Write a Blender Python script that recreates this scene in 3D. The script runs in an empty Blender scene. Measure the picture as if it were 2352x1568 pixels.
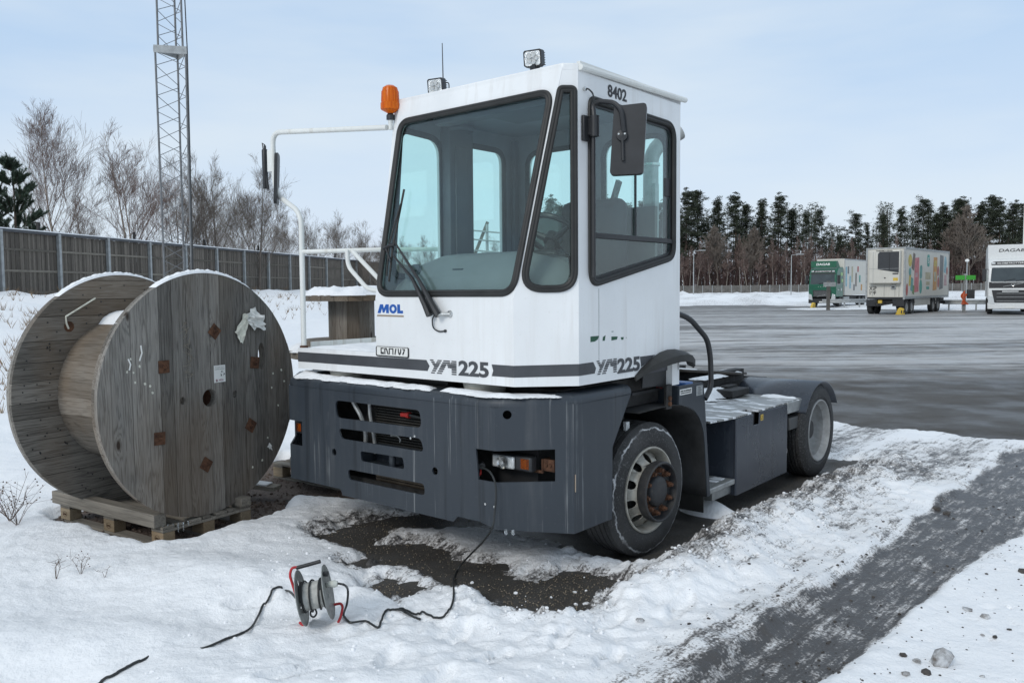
import bpy, bmesh, math, random
import numpy as np
from mathutils import Vector, Matrix
from mathutils.geometry import tessellate_polygon
R = math.radians
PI = math.pi
random.seed(11)
scene = bpy.context.scene
C = scene.collection

# ------------------------------------------------------------------ camera
EYE = Vector((0, 0, 1.9)); FPX = 1900.0; PIT = R(3.6); ROL = R(-0.5)
_r = Vector((1, 0, 0)); _f = Vector((0, math.cos(PIT), -math.sin(PIT))); _u = _r.cross(_f)
CR = _r * math.cos(ROL) + _u * math.sin(ROL); CU = -_r * math.sin(ROL) + _u * math.cos(ROL)
cam_d = bpy.data.cameras.new('camera'); cam = bpy.data.objects.new('camera', cam_d); C.objects.link(cam)
cam_d.sensor_width = 36; cam_d.lens = FPX / 2352 * 36; cam_d.clip_start = 0.05; cam_d.clip_end = 2500
m = Matrix((CR, CU, -_f)).transposed().to_4x4(); m.translation = EYE
cam.matrix_world = m
scene.camera = cam
scene.render.resolution_x = 1024; scene.render.resolution_y = 682

# ------------------------------------------------------------------ sky, sun, exposure
SUN_EL, SUN_AZ = R(32), R(215)      # low winter sun behind thin cloud, behind the camera to the left
world = bpy.data.worlds.new('World'); scene.world = world; world.use_nodes = True
nt = world.node_tree; nt.nodes.clear()
def _n(t, **k):
    n = nt.nodes.new(t)
    for a, b in k.items(): setattr(n, a, b)
    return n
sky = _n('ShaderNodeTexSky', sky_type='NISHITA'); sky.sun_disc = False
sky.sun_elevation = SUN_EL; sky.sun_rotation = SUN_AZ; sky.altitude = 100; sky.air_density = 1.0; sky.dust_density = 1.5
bg1 = _n('ShaderNodeBackground'); bg1.inputs[1].default_value = 0.085
nt.links.new(sky.outputs[0], bg1.inputs[0])
# thin high cloud: paler low down and in soft streaks
tc = _n('ShaderNodeTexCoord'); sx = _n('ShaderNodeSeparateXYZ'); nt.links.new(tc.outputs['Generated'], sx.inputs[0])
mp = _n('ShaderNodeMapping'); mp.inputs['Scale'].default_value = (1.0, 1.4, 5.0); mp.inputs['Rotation'].default_value = (0, R(12), 0); nt.links.new(tc.outputs['Generated'], mp.inputs[0])
nz = _n('ShaderNodeTexNoise'); nz.inputs['Scale'].default_value = 1.6; nz.inputs['Detail'].default_value = 5; nz.inputs['Roughness'].default_value = .5
nt.links.new(mp.outputs[0], nz.inputs[0])
rp = _n('ShaderNodeValToRGB'); nt.links.new(sx.outputs[2], rp.inputs[0])
rp.color_ramp.elements[0].position = 0.0; rp.color_ramp.elements[0].color = (.70, .775, .88, 1)
rp.color_ramp.elements[1].position = 1.0; rp.color_ramp.elements[1].color = (.62, .69, .76, 1)
for p_, c_ in ((.12, (.60, .72, .87, 1)), (.26, (.485, .64, .84, 1)), (.42, (.45, .605, .82, 1)), (.7, (.58, .68, .79, 1))):
    e_ = rp.color_ramp.elements.new(p_); e_.color = c_
nr = _n('ShaderNodeMapRange'); nr.inputs[1].default_value = .42; nr.inputs[2].default_value = .64; nt.links.new(nz.outputs[0], nr.inputs[0])
nr.inputs[3].default_value = 0; nr.inputs[4].default_value = .72
mx = _n('ShaderNodeMix', data_type='RGBA'); nt.links.new(nr.outputs[0], mx.inputs[0]); nt.links.new(rp.outputs[0], mx.inputs[6]); mx.inputs[7].default_value = (.70, .785, .86, 1)
bg2 = _n('ShaderNodeBackground'); nt.links.new(mx.outputs[2], bg2.inputs[0]); bg2.inputs[1].default_value = 0.93
ms = _n('ShaderNodeMixShader'); ms.inputs[0].default_value = .93
nt.links.new(bg1.outputs[0], ms.inputs[1]); nt.links.new(bg2.outputs[0], ms.inputs[2])
wo = _n('ShaderNodeOutputWorld'); nt.links.new(ms.outputs[0], wo.inputs[0])

sun_d = bpy.data.lights.new('sun', 'SUN'); sun_d.energy = 1.1; sun_d.angle = R(16); sun_d.color = (1, .965, .91)
sun = bpy.data.objects.new('sun', sun_d); C.objects.link(sun)
# direction towards the sun
sd = Vector((math.sin(SUN_AZ) * math.cos(SUN_EL), math.cos(SUN_AZ) * math.cos(SUN_EL), math.sin(SUN_EL)))
sun.rotation_euler = sd.to_track_quat('Z', 'Y').to_euler(); sun.location = sd * 50
vs = scene.view_settings; vs.view_transform = 'Standard'; vs.look = 'None'; vs.exposure = 0.24; vs.gamma = 1.0; vs.use_curve_mapping = False

# ------------------------------------------------------------------ helpers
def ray(u, v):
    return _f + CR * ((u - 1176) / FPX) + CU * ((784 - v) / FPX)
def G(u, v, z=0.0):                      # where a sight line meets the level z
    d = ray(u, v); return EYE + d * ((z - EYE.z) / d.z)
def D(u, v, y):                          # where a sight line reaches depth y
    d = ray(u, v); return EYE + d * (y / d.y)

def tag(o, label=None, cat=None, group=None, kind=None):
    if label: o['label'] = label
    if cat: o['category'] = cat
    if group: o['group'] = group
    if kind: o['kind'] = kind
    return o
def empty(name, loc=(0, 0, 0), rz=0, label=None, cat=None, group=None, parent=None):
    o = bpy.data.objects.new(name, None); C.objects.link(o); o.location = loc; o.rotation_euler = (0, 0, rz); o.empty_display_size = .2
    if parent: o.parent = parent
    return tag(o, label, cat, group)

class MB:
    def __init__(s): s.v = []; s.f = []; s.mi = []; s.cur = 0
    def add(s, vs_, fs):
        b = len(s.v); s.v += [tuple(p) for p in vs_]
        for f in fs: s.f.append(tuple(b + i for i in f)); s.mi.append(s.cur)
        return s
    def box(s, x0, x1, y0, y1, z0, z1, M=None):
        P = [Vector((x, y, z)) for z in (z0, z1) for x, y in ((x0, y0), (x1, y0), (x1, y1), (x0, y1))]
        if M is not None: P = [M @ p for p in P]
        return s.add(P, [(3, 2, 1, 0), (4, 5, 6, 7), (0, 1, 5, 4), (1, 2, 6, 5), (2, 3, 7, 6), (3, 0, 4, 7)])
    def bar(s, a, b, w, h, up=(0, 0, 1)):       # rectangular bar from a to b
        a = Vector(a); b = Vector(b); d = (b - a).normalized(); up = Vector(up)
        if abs(d.dot(up)) > .98: up = Vector((1, 0, 0))
        x = d.cross(up).normalized(); y = x.cross(d)
        P = [p + x * i * w / 2 + y * j * h / 2 for p in (a, b) for i, j in ((-1, -1), (1, -1), (1, 1), (-1, 1))]
        return s.add(P, [(3, 2, 1, 0), (4, 5, 6, 7), (0, 1, 5, 4), (1, 2, 6, 5), (2, 3, 7, 6), (3, 0, 4, 7)])
    def tube(s, pts, r, n=10, closed=False, caps=True):
        pts = [Vector(p) for p in pts]; m_ = len(pts); rs = r if isinstance(r, (list, tuple)) else [r] * m_
        prev = None; V = []
        for i, p in enumerate(pts):
            if closed: t = (pts[(i + 1) % m_] - pts[i - 1])
            else: t = (pts[min(i + 1, m_ - 1)] - pts[max(i - 1, 0)])
            t = t.normalized() if t.length > 1e-9 else Vector((0, 0, 1))
            if prev is None:
                a = Vector((0, 0, 1)) if abs(t.z) < .9 else Vector((1, 0, 0)); x = t.cross(a).normalized()
            else:
                x = (prev - t * prev.dot(t)); x = x.normalized() if x.length > 1e-6 else t.orthogonal().normalized()
            prev = x; y = t.cross(x)
            V += [p + (x * math.cos(k * 2 * PI / n) + y * math.sin(k * 2 * PI / n)) * rs[i] for k in range(n)]
        F = []
        for i in range(m_ if closed else m_ - 1):
            j = (i + 1) % m_
            for k in range(n):
                F.append((i * n + k, i * n + (k + 1) % n, j * n + (k + 1) % n, j * n + k))
        if caps and not closed: F.append(tuple(range(n - 1, -1, -1))); F.append(tuple((m_ - 1) * n + k for k in range(n)))
        return s.add(V, F)
    def cyl(s, a, b, r, n=16, r2=None): return s.tube([a, b], [r, r if r2 is None else r2], n)
    def lathe(s, prof, fr, n=48, a0=0, a1=2 * PI):      # prof (radius, along); fr=(origin,u,v,axis)
        o, u, v, ax = [Vector(q) for q in fr]; full = abs(a1 - a0 - 2 * PI) < 1e-6; m_ = n if full else n + 1
        V = []
        for i in range(m_):
            a = a0 + (a1 - a0) * i / n; d = u * math.cos(a) + v * math.sin(a)
            V += [o + d * r_ + ax * h for r_, h in prof]
        k = len(prof); F = []
        for i in range(n):
            j = (i + 1) % m_
            for q in range(k - 1): F.append((i * k + q, j * k + q, j * k + q + 1, i * k + q + 1))
        return s.add(V, F)
    def plate(s, outer, holes, fr, t, zf=None):         # flat sheet with holes, thickness t along fr normal
        o, u, v, nn = [Vector(q) for q in fr]
        loops = [[Vector((a, b, 0)) for a, b in L] for L in [outer] + list(holes)]
        tri = tessellate_polygon(loops); flat = [p for L in loops for p in L]; N = len(flat)
        P = [o + u * p.x + v * p.y + nn * (zf(p.x, p.y) if zf else 0) for p in flat]
        V = P + [p - nn * t for p in P]; F = []
        want = u.cross(v).dot(nn) > 0
        for a, b, c in tri:
            ar = (flat[b] - flat[a]).cross(flat[c] - flat[a]).z
            if abs(ar) < 1e-12: continue
            if (ar > 0) != want: b, c = c, b
            F.append((a, b, c)); F.append((N + c, N + b, N + a))
        k = 0
        for L in loops:
            n_ = len(L)
            for i in range(n_): F.append((k + i, k + (i + 1) % n_, N + k + (i + 1) % n_, N + k + i))
            k += n_
        return s.add(V, F)
    def build(s, name, mat, parent=None, bev=0, smooth=True, kind=None, sharp=35, recalc=True, seg=2):
        me = bpy.data.meshes.new(name); me.from_pydata(s.v, [], s.f)
        for mm in (mat if isinstance(mat, (list, tuple)) else [mat]): me.materials.append(mm)
        if isinstance(mat, (list, tuple)): me.polygons.foreach_set('material_index', s.mi)
        if recalc:
            b = bmesh.new(); b.from_mesh(me); bmesh.ops.recalc_face_normals(b, faces=b.faces); b.to_mesh(me); b.free()
        if smooth:
            me.polygons.foreach_set('use_smooth', [True] * len(me.polygons)); me.set_sharp_from_angle(angle=R(sharp))
        me.update()
        o = bpy.data.objects.new(name, me); C.objects.link(o)
        if parent: o.parent = parent
        if kind: o['kind'] = kind
        if bev:
            b = o.modifiers.new('bevel', 'BEVEL'); b.width = bev; b.segments = seg; b.limit_method = 'ANGLE'; b.angle_limit = R(40)
        return o

def copy_tree(o, parent=None):
    c = o.copy(); C.objects.link(c)
    if parent is not None: c.parent = parent
    for ch in list(o.children): copy_tree(ch, c)
    return c
def smooth_path(pts, n=6, closed=False):                # Catmull-Rom
    P = [Vector(p) for p in pts]; out = []; m_ = len(P)
    for i in range(m_ if closed else m_ - 1):
        p0 = P[i - 1] if (i > 0 or closed) else P[0] * 2 - P[1]; p1 = P[i]; p2 = P[(i + 1) % m_]
        p3 = P[(i + 2) % m_] if (i + 2 < m_ or closed) else P[-1] * 2 - P[-2]
        for k in range(n):
            t = k / n
            out.append(.5 * ((2 * p1) + (p2 - p0) * t + (2 * p0 - 5 * p1 + 4 * p2 - p3) * t * t + (3 * p1 - p0 - 3 * p2 + p3) * t ** 3))
    if not closed: out.append(P[-1])
    return out
def bend_path(pts, rad, n=5):                           # straight runs with rounded corners
    P = [Vector(p) for p in pts]; out = [P[0]]
    for i in range(1, len(P) - 1):
        a = (P[i - 1] - P[i]); b = (P[i + 1] - P[i]); r_ = min(rad, a.length * .45, b.length * .45)
        A = P[i] + a.normalized() * r_; B = P[i] + b.normalized() * r_
        for k in range(n + 1):
            t = k / n; out.append(A * (1 - t) ** 2 + P[i] * 2 * t * (1 - t) + B * t * t)
    out.append(P[-1]); return out
def rpoly(pts, rad, n=6):                               # rounded 2-D polygon
    out = []; m_ = len(pts); rr = rad if isinstance(rad, (list, tuple)) else [rad] * m_
    for i in range(m_):
        p = Vector(pts[i]); a = Vector(pts[i - 1]) - p; b = Vector(pts[(i + 1) % m_]) - p; r_ = rr[i]
        if r_ <= 0: out.append(tuple(p)); continue
        ang = a.angle(b); d = min(r_ / math.tan(ang / 2), a.length * .49, b.length * .49)
        A = p + a.normalized() * d; B = p + b.normalized() * d
        for k in range(n + 1):
            t = k / n; q = A * (1 - t) ** 2 + p * 2 * t * (1 - t) + B * t * t; 
            out.append((q.x, q.y))
    return out
def offset(poly, d):                                    # inward for d > 0 on a CCW loop
    out = []; n = len(poly)
    ar = sum(poly[i][0] * poly[(i + 1) % n][1] - poly[(i + 1) % n][0] * poly[i][1] for i in range(n))
    sg = 1 if ar > 0 else -1
    for i in range(n):
        a = Vector(poly[i - 1]); p = Vector(poly[i]); b = Vector(poly[(i + 1) % n])
        t = ((p - a).normalized() + (b - p).normalized())
        if t.length < 1e-9: t = b - p
        t.normalize(); nn = Vector((-t.y, t.x)) * sg; out.append(tuple(p + nn * d))
    return out
def circ(cx, cy, r, n=24, ry=None):
    ry = r if ry is None else ry
    return [(cx + r * math.cos(2 * PI * i / n), cy + ry * math.sin(2 * PI * i / n)) for i in range(n)]
def rect(x0, x1, y0, y1): return [(x0, y0), (x1, y0), (x1, y1), (x0, y1)]

_fonts = {}
def text(name, s_, fr, height, mat, parent, width=None, bold=0.0, shear=0.0, depth=.002, align='LEFT'):
    cu = bpy.data.curves.new(name, 'FONT'); cu.body = s_; cu.size = 1; cu.offset = bold; cu.shear = shear; cu.extrude = .5; cu.align_x = 'LEFT'; cu.resolution_u = 3
    ob = bpy.data.objects.new(name, cu); C.objects.link(ob)
    me = bpy.data.meshes.new_from_object(ob.evaluated_get(bpy.context.evaluated_depsgraph_get()))
    bpy.data.objects.remove(ob)
    co = np.array([v.co[:] for v in me.vertices]); lo = co.min(0); hi = co.max(0)
    sy = height / (hi[1] - lo[1]); sxx = (width / (hi[0] - lo[0])) if width else sy
    o, u, v, nn = [Vector(q) for q in fr]
    for vert in me.vertices:
        x = (vert.co.x - lo[0]) * sxx; y = (vert.co.y - lo[1]) * sy
        vert.co = o + u * x + v * y + nn * ((vert.co.z + .5) * depth)
    me.materials.clear(); me.materials.append(mat)
    t = bpy.data.objects.new(name, me); C.objects.link(t)
    if parent: t.parent = parent
    return t

# ------------------------------------------------------------------ numpy noise
_rs = np.random.RandomState(5); _lat = _rs.rand(256, 256)
def vnoise(x, y):
    xi = np.floor(x).astype(int); yi = np.floor(y).astype(int); fx = x - xi; fy = y - yi
    fx = fx * fx * (3 - 2 * fx); fy = fy * fy * (3 - 2 * fy)
    a = _lat[xi & 255, yi & 255]; b = _lat[(xi + 1) & 255, yi & 255]; c = _lat[xi & 255, (yi + 1) & 255]; d = _lat[(xi + 1) & 255, (yi + 1) & 255]
    return (a * (1 - fx) + b * fx) * (1 - fy) + (c * (1 - fx) + d * fx) * fy - .5
def fbm(x, y, oct=4, g=.5):
    s_ = 0; a = 1
    for i in range(oct): s_ = s_ + a * vnoise(x * 2 ** i + 17.3 * i, y * 2 ** i + 5.1 * i); a *= g
    return s_

# ------------------------------------------------------------------ materials
class NT:
    def __init__(s, name):
        s.m = bpy.data.materials.new(name); s.m.use_nodes = True; s.t = s.m.node_tree; s.t.nodes.clear()
        s.out = s.n('ShaderNodeOutputMaterial'); s.b = s.n('ShaderNodeBsdfPrincipled'); s.l(s.b.outputs[0], s.out.inputs[0])
        s.tc = s.n('ShaderNodeTexCoord'); s.co = s.tc.outputs['Object']
    def n(s, t, **k):
        q = s.t.nodes.new(t)
        for a, b in k.items(): setattr(q, a, b)
        return q
    def l(s, a, b): s.t.links.new(a, b)
    def map(s, scale=(1, 1, 1), rot=(0, 0, 0), src=None, rnd=False):
        q = s.n('ShaderNodeMapping'); q.inputs['Scale'].default_value = scale; q.inputs['Rotation'].default_value = rot; s.l(src or s.co, q.inputs[0])
        if rnd:
            oi = s.n('ShaderNodeObjectInfo'); mu = s.n('ShaderNodeMath', operation='MULTIPLY'); mu.inputs[1].default_value = 37; s.l(oi.outputs['Random'], mu.inputs[0])
            cb = s.n('ShaderNodeCombineXYZ'); s.l(mu.outputs[0], cb.inputs[0]); s.l(mu.outputs[0], cb.inputs[1]); s.l(mu.outputs[0], cb.inputs[2]); s.l(cb.outputs[0], q.inputs['Location'])
        return q.outputs[0]
    def noise(s, sc, co=None, det=4, ro=.55, dist=0):
        q = s.n('ShaderNodeTexNoise'); q.inputs['Scale'].default_value = sc; q.inputs['Detail'].default_value = det; q.inputs['Roughness'].default_value = ro; q.inputs['Distortion'].default_value = dist
        s.l(co or s.co, q.inputs[0]); return q.outputs[0]
    def rng(s, v, a, b, c=0, d=1):
        q = s.n('ShaderNodeMapRange'); q.inputs[1].default_value = a; q.inputs[2].default_value = b; q.inputs[3].default_value = c; q.inputs[4].default_value = d; s.l(v, q.inputs[0]); return q.outputs[0]
    def mix(s, f, a, b, mode='MIX'):
        q = s.n('ShaderNodeMix', data_type='RGBA', blend_type=mode)
        for k, v in ((0, f), (6, a), (7, b)):
            if isinstance(v, (int, float)): q.inputs[k].default_value = v
            elif isinstance(v, tuple): q.inputs[k].default_value = (v + (1,)) if len(v) == 3 else v
            else: s.l(v, q.inputs[k])
        return q.outputs[2]
    def mul(s, a, b, op='MULTIPLY'):
        q = s.n('ShaderNodeMath', operation=op)
        for k, v in ((0, a), (1, b)):
            if isinstance(v, (int, float)): q.inputs[k].default_value = v
            else: s.l(v, q.inputs[k])
        return q.outputs[0]
    def bump(s, h, st, dist=.01, prev=None):
        q = s.n('ShaderNodeBump'); q.inputs['Strength'].default_value = st; q.inputs['Distance'].default_value = dist; s.l(h, q.inputs['Height'])
        if prev: s.l(prev, q.inputs['Normal'])
        return q.outputs[0]
    def set(s, col=None, rough=None, metal=None, normal=None, spec=None, **k):
        for key, v in (('Base Color', col), ('Roughness', rough), ('Metallic', metal), ('Normal', normal), ('Specular IOR Level', spec)):
            if v is None: continue
            if isinstance(v, (int, float)): s.b.inputs[key].default_value = v
            elif isinstance(v, tuple): s.b.inputs[key].default_value = v + (1,)
            else: s.l(v, s.b.inputs[key])
        return s.m
def simple(name, col, rough=.5, metal=0, var=.12, sc=9, bump=0.0, spec=None):
    q = NT(name); n1 = q.noise(sc); lo = tuple(c * (1 - var) for c in col); hi = tuple(min(1, c * (1 + var)) for c in col)
    nb = q.bump(q.noise(sc * 8), bump, .004) if bump else None
    return q.set(q.mix(q.rng(n1, .3, .7), lo, hi), rough, metal, nb, spec)

def paint(name, col, dirt, rough=.35, streak=.5, scr=0.25, spec=.5, fine=.5, runs=0):
    q = NT(name)
    st = q.noise(1.0, q.map((14, 14, .9)), 6, .6)           # runs down the panel
    big = q.noise(1.7, None, 4, .6); f = q.rng(st, .50, .74); g = q.rng(big, .40, .68)
    msk = q.mul(q.mul(f, g), streak)
    c1 = q.mix(q.rng(big, .3, .7), tuple(c * .93 for c in col), tuple(min(1, c * 1.05) for c in col))
    c2 = q.mix(msk, c1, dirt)
    sc = q.rng(q.noise(1.0, q.map((3, 3, 16)), 8, .75), .66, .72)
    c3 = q.mix(q.mul(sc, scr), c2, tuple(min(1, c * 1.9 + .03) for c in col))
    sp = q.rng(q.noise(55, None, 3, .7), .62, .74)
    c4 = q.mix(q.mul(sp, fine), c3, dirt)
    if runs:                                                # dried salt runs and dark wet runs
        r1 = q.rng(q.noise(1, q.map((34, 34, .5)), 5, .62), .59, .64); r2 = q.rng(q.noise(2.1, None, 3), .46, .62); c4 = q.mix(q.mul(q.mul(r1, r2), runs * .9), c4, (.20, .21, .215))
        w1_ = q.rng(q.noise(1, q.map((11, 11, .35)), 4, .6), .60, .66); c4 = q.mix(q.mul(w1_, .55), c4, tuple(v * .45 for v in col))
    rg = q.rng(big, .3, .7, rough * .8, rough * 1.3)
    return q.set(c4, rg, 0, q.bump(q.noise(2.2, None, 3), .06, .02), spec)
def wood(name, axis, base=(.20, .175, .145), dark=(.085, .075, .066), pale=(.30, .275, .235), freq=26, knots=True, warm=0.0, snow=0.0, wx=0):
    q = NT(name); sc = [freq] * 3; sc['xyz'.index(axis)] = freq * .045
    co = q.map((1, 1, 1), rnd=True)
    if knots:                                               # knots bend the grain around them
        ks = [3.2] * 3; ks['xyz'.index(axis)] = 1.5
        vo = q.n('ShaderNodeTexVoronoi'); vo.inputs['Scale'].default_value = 1.0; q.l(q.map(tuple(ks), src=co), vo.inputs[0])
        kd = q.rng(vo.outputs['Distance'], 0.0, .32, 1, 0); kd2 = q.mul(kd, kd)
        kn = q.rng(vo.outputs['Distance'], .035, .075, 1, 0)
    g0 = q.noise(1.0, q.map(tuple(sc), src=co), 3, .5, .6)
    wv = q.mul(g0, 7.0 if knots else 5.0)
    if knots: wv = q.mul(wv, q.mul(kd2, 3.2), 'ADD')
    rings = q.mul(q.mul(wv, 6.283), 1.0, 'MULTIPLY'); sn = q.n('ShaderNodeMath', operation='SINE'); q.l(rings, sn.inputs[0])
    fine = q.noise(1.0, q.map(tuple(v * 5 for v in sc), src=co), 4, .6)
    gr = q.rng(sn.outputs[0], -.2, 1.0); gr = q.mul(gr, .62)
    col = q.mix(gr, base, dark); col = q.mix(q.rng(fine, .42, .72, 0, .55), col, pale)
    oi = q.n('ShaderNodeObjectInfo'); tone = q.rng(oi.outputs['Random'], 0, 1, .58, 1.22)
    cb = q.n('ShaderNodeCombineXYZ'); [q.l(tone, cb.inputs[i]) for i in range(3)]
    col = q.mix(1.0, col, cb.outputs[0], 'MULTIPLY')
    big = q.noise(1.3, None, 3); col = q.mix(q.rng(big, .45, .75, 0, .45), col, tuple(d * 1.1 for d in dark))
    if warm: col = q.mix(q.rng(q.noise(1.1, q.map((1, 1, .5)), 3), .45, .62, 0, warm), col, (.22, .135, .065))
    if knots: col = q.mix(kn, col, (.045, .032, .024))
    h = q.mul(q.rng(fine, .3, .7), .5); h = q.mul(h, q.mul(gr, -.8), 'ADD')
    return q.set(col, .85, 0, q.bump(h, .55, .003), .2)

M = {}
M['white'] = paint('white_cab_paint', (.77, .78, .78), (.42, .37, .31), .36, .42, .0, .5, .2)
M['white2'] = paint('white_deck_paint', (.72, .73, .70), (.35, .30, .22), .42, .75, .0, .5, .3)
M['blue'] = paint('slate_blue_paint', (.031, .039, .049), (.095, .10, .105), .40, .5, .35, .45, .3, runs=.8)
M['blue_clean'] = paint('slate_blue_tank_paint', (.038, .046, .060), (.09, .095, .10), .27, .25, .1, .5, .1, runs=.25)
M['stripe'] = simple('charcoal_vinyl', (.055, .058, .064), .45, var=.15)
M['black'] = simple('black_plastic', (.017, .018, .020), .42, var=.3, bump=.1)
M['rubber'] = simple('black_rubber_seal', (.016, .016, .015), .55, var=.35, bump=.15)
M['chassis'] = simple('greasy_black_chassis', (.020, .019, .018), .7, var=.6, sc=14, bump=.5)
M['gray_in'] = simple('grey_cab_lining', (.15, .153, .17), .65, var=.08)
M['gray_dark'] = simple('dark_grey_pillar_trim', (.075, .077, .088), .6, var=.1)
M['dash'] = simple('grey_dashboard_plastic', (.15, .153, .16), .6, var=.06)
M['chrome'] = simple('bright_steel', (.62, .62, .60), .25, 1, var=.1)
M['alu'] = simple('dull_aluminium', (.36, .37, .365), .5, .6, var=.18, sc=14, bump=.2)
M['galv'] = simple('galvanised_steel', (.35, .365, .365), .6, .3, var=.2, sc=6)
M['lampglass'] = simple('clear_lens', (.62, .64, .64), .12, .35, var=.2, sc=60, bump=.5)
M['mirror'] = simple('mirror_glass', (.5, .52, .55), .05, 1, var=.02)
M['red'] = simple('red_paint', (.42, .020, .025), .4, var=.2, sc=20)
M['redcap'] = simple('red_rubber_cap', (.45, .03, .025), .5, var=.15)
M['blueplastic'] = simple('blue_plastic', (.02, .09, .28), .4)
M['yellow'] = simple('yellow_plastic', (.62, .42, .06), .5, var=.15)
M['logo'] = simple('blue_vinyl', (.006, .085, .36), .4, var=.05)
M['tan'] = simple('tan_vinyl', (.30, .24, .18), .5)
M['green_v'] = simple('dark_green_vinyl', (.008, .07, .035), .45)
M['ink'] = simple('black_lettering', (.022, .022, .024), .5)
M['paper'] = simple('white_sheet', (.72, .72, .69), .8, var=.05)
M['papert'] = simple('weathered_paper', (.62, .61, .52), .9, var=.18, sc=20)
M['cable'] = simple('black_cable_sheath', (.020, .022, .022), .45, var=.2)
M['concretey'] = simple('grey_rubber_mount', (.36, .355, .32), .8, var=.15, sc=20, bump=.3)
def orange():
    q = NT('amber_lens'); q.b.inputs['Transmission Weight'].default_value = .35; q.b.inputs['IOR'].default_value = 1.3
    return q.set(q.mix(q.rng(q.noise(1, q.map((90, 90, .5)), 2), .4, .6), (.72, .12, .004), (.90, .20, .010)), .25)
M['amber'] = orange()
def rust():
    q = NT('rusty_steel'); a = q.noise(18, None, 6, .65)
    c = q.mix(q.rng(a, .35, .65), (.050, .028, .020), (.14, .070, .042)); return q.set(c, .92, 0, q.bump(a, .7, .004), .15)
M['rust'] = rust()
def tyre(name='frosted_tyre_rubber', ring=None):
    q = NT(name); a = q.noise(80, None, 6, .78); b = q.noise(3.5, None, 3)
    f = q.mul(q.rng(a, .53, .66), q.rng(b, .35, .65, .25, .95))
    c = q.mix(f, (.026, .026, .026), (.20, .20, .20))
    if ring:
        vd = q.n('ShaderNodeVectorMath', operation='DISTANCE'); mm_ = q.map((0, 1, 1)); q.l(mm_, vd.inputs[0]); vd.inputs[1].default_value = (0, ring[0], ring[1])
        dd = q.mul(vd.outputs['Value'], q.rng(q.noise(9, None, 5, .7), .3, .7, -.016, .016), 'ADD'); ab = q.n('ShaderNodeMath', operation='ABSOLUTE'); q.l(q.mul(dd, ring[2], 'SUBTRACT'), ab.inputs[0])
        rr = q.mul(q.rng(ab.outputs[0], .002, .008, 1, 0), q.rng(q.noise(5, None, 3), .38, .5, .15, 1)); c = q.mix(q.mul(rr, .85), c, (.55, .56, .57))
        gw = q.rng(q.noise(2.2, None, 3), .40, .62, 0, .45); c = q.mix(gw, c, (.085, .085, .085))
    return q.set(c, q.rng(a, .4, .7, .6, .85), 0, q.bump(a, .5, .004), .3)
M['tyre'] = tyre(); M['tyre_f'] = tyre('frost_ringed_tyre_rubber', (.142, .476, .437))
def rim(name, col, d):
    q = NT(name); a = q.noise(9, None, 6, .65); b = q.noise(40, None, 4, .7)
    c = q.mix(q.rng(a, .42, .68, 0, .8), col, d); c = q.mix(q.rng(b, .6, .75, 0, .6), c, (.13, .09, .06)); return q.set(c, .55, .15, q.bump(b, .2, .003), .4)
M['rim'] = rim('grimy_white_rim', (.40, .39, .35), (.20, .18, .145)); M['rim2'] = rim('dull_grey_rim', (.34, .345, .34), (.20, .20, .195))
M['hubp'] = rim('worn_black_hub', (.028, .029, .032), (.055, .054, .052))
def glass(name, tint, refl=1.0, haze=0.03):
    q = NT(name); q.t.nodes.remove(q.b)
    tr = q.n('ShaderNodeBsdfTransparent'); tr.inputs[0].default_value = tint + (1,)
    gl = q.n('ShaderNodeBsdfGlossy'); gl.inputs['Roughness'].default_value = .015; gl.inputs[0].default_value = (1, 1, 1, 1)
    df = q.n('ShaderNodeBsdfDiffuse'); df.inputs[0].default_value = (.5, .52, .52, 1)
    fr = q.n('ShaderNodeFresnel'); ge = q.n('ShaderNodeNewGeometry'); q.l(q.rng(ge.outputs['Backfacing'], 0, 1, 1.45, 1 / 1.45), fr.inputs[0])
    m1 = q.n('ShaderNodeMixShader'); q.l(q.mul(q.rng(q.noise(2.5, None, 5, .7), .4, .7), haze), m1.inputs[0]); q.l(tr.outputs[0], m1.inputs[1]); q.l(df.outputs[0], m1.inputs[2])
    m2 = q.n('ShaderNodeMixShader'); q.l(q.mul(fr.outputs[0], refl), m2.inputs[0]); q.l(m1.outputs[0], m2.inputs[1]); q.l(gl.outputs[0], m2.inputs[2])
    q.l(m2.outputs[0], q.out.inputs[0]); return q.m
M['glass'] = glass('tinted_cab_glass', (.905, .993, .977), 1.0, .008)
M['darkglass'] = simple('dark_windscreen', (.035, .045, .045), .08, 0, var=.3, sc=1.5, spec=.8)
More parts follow.
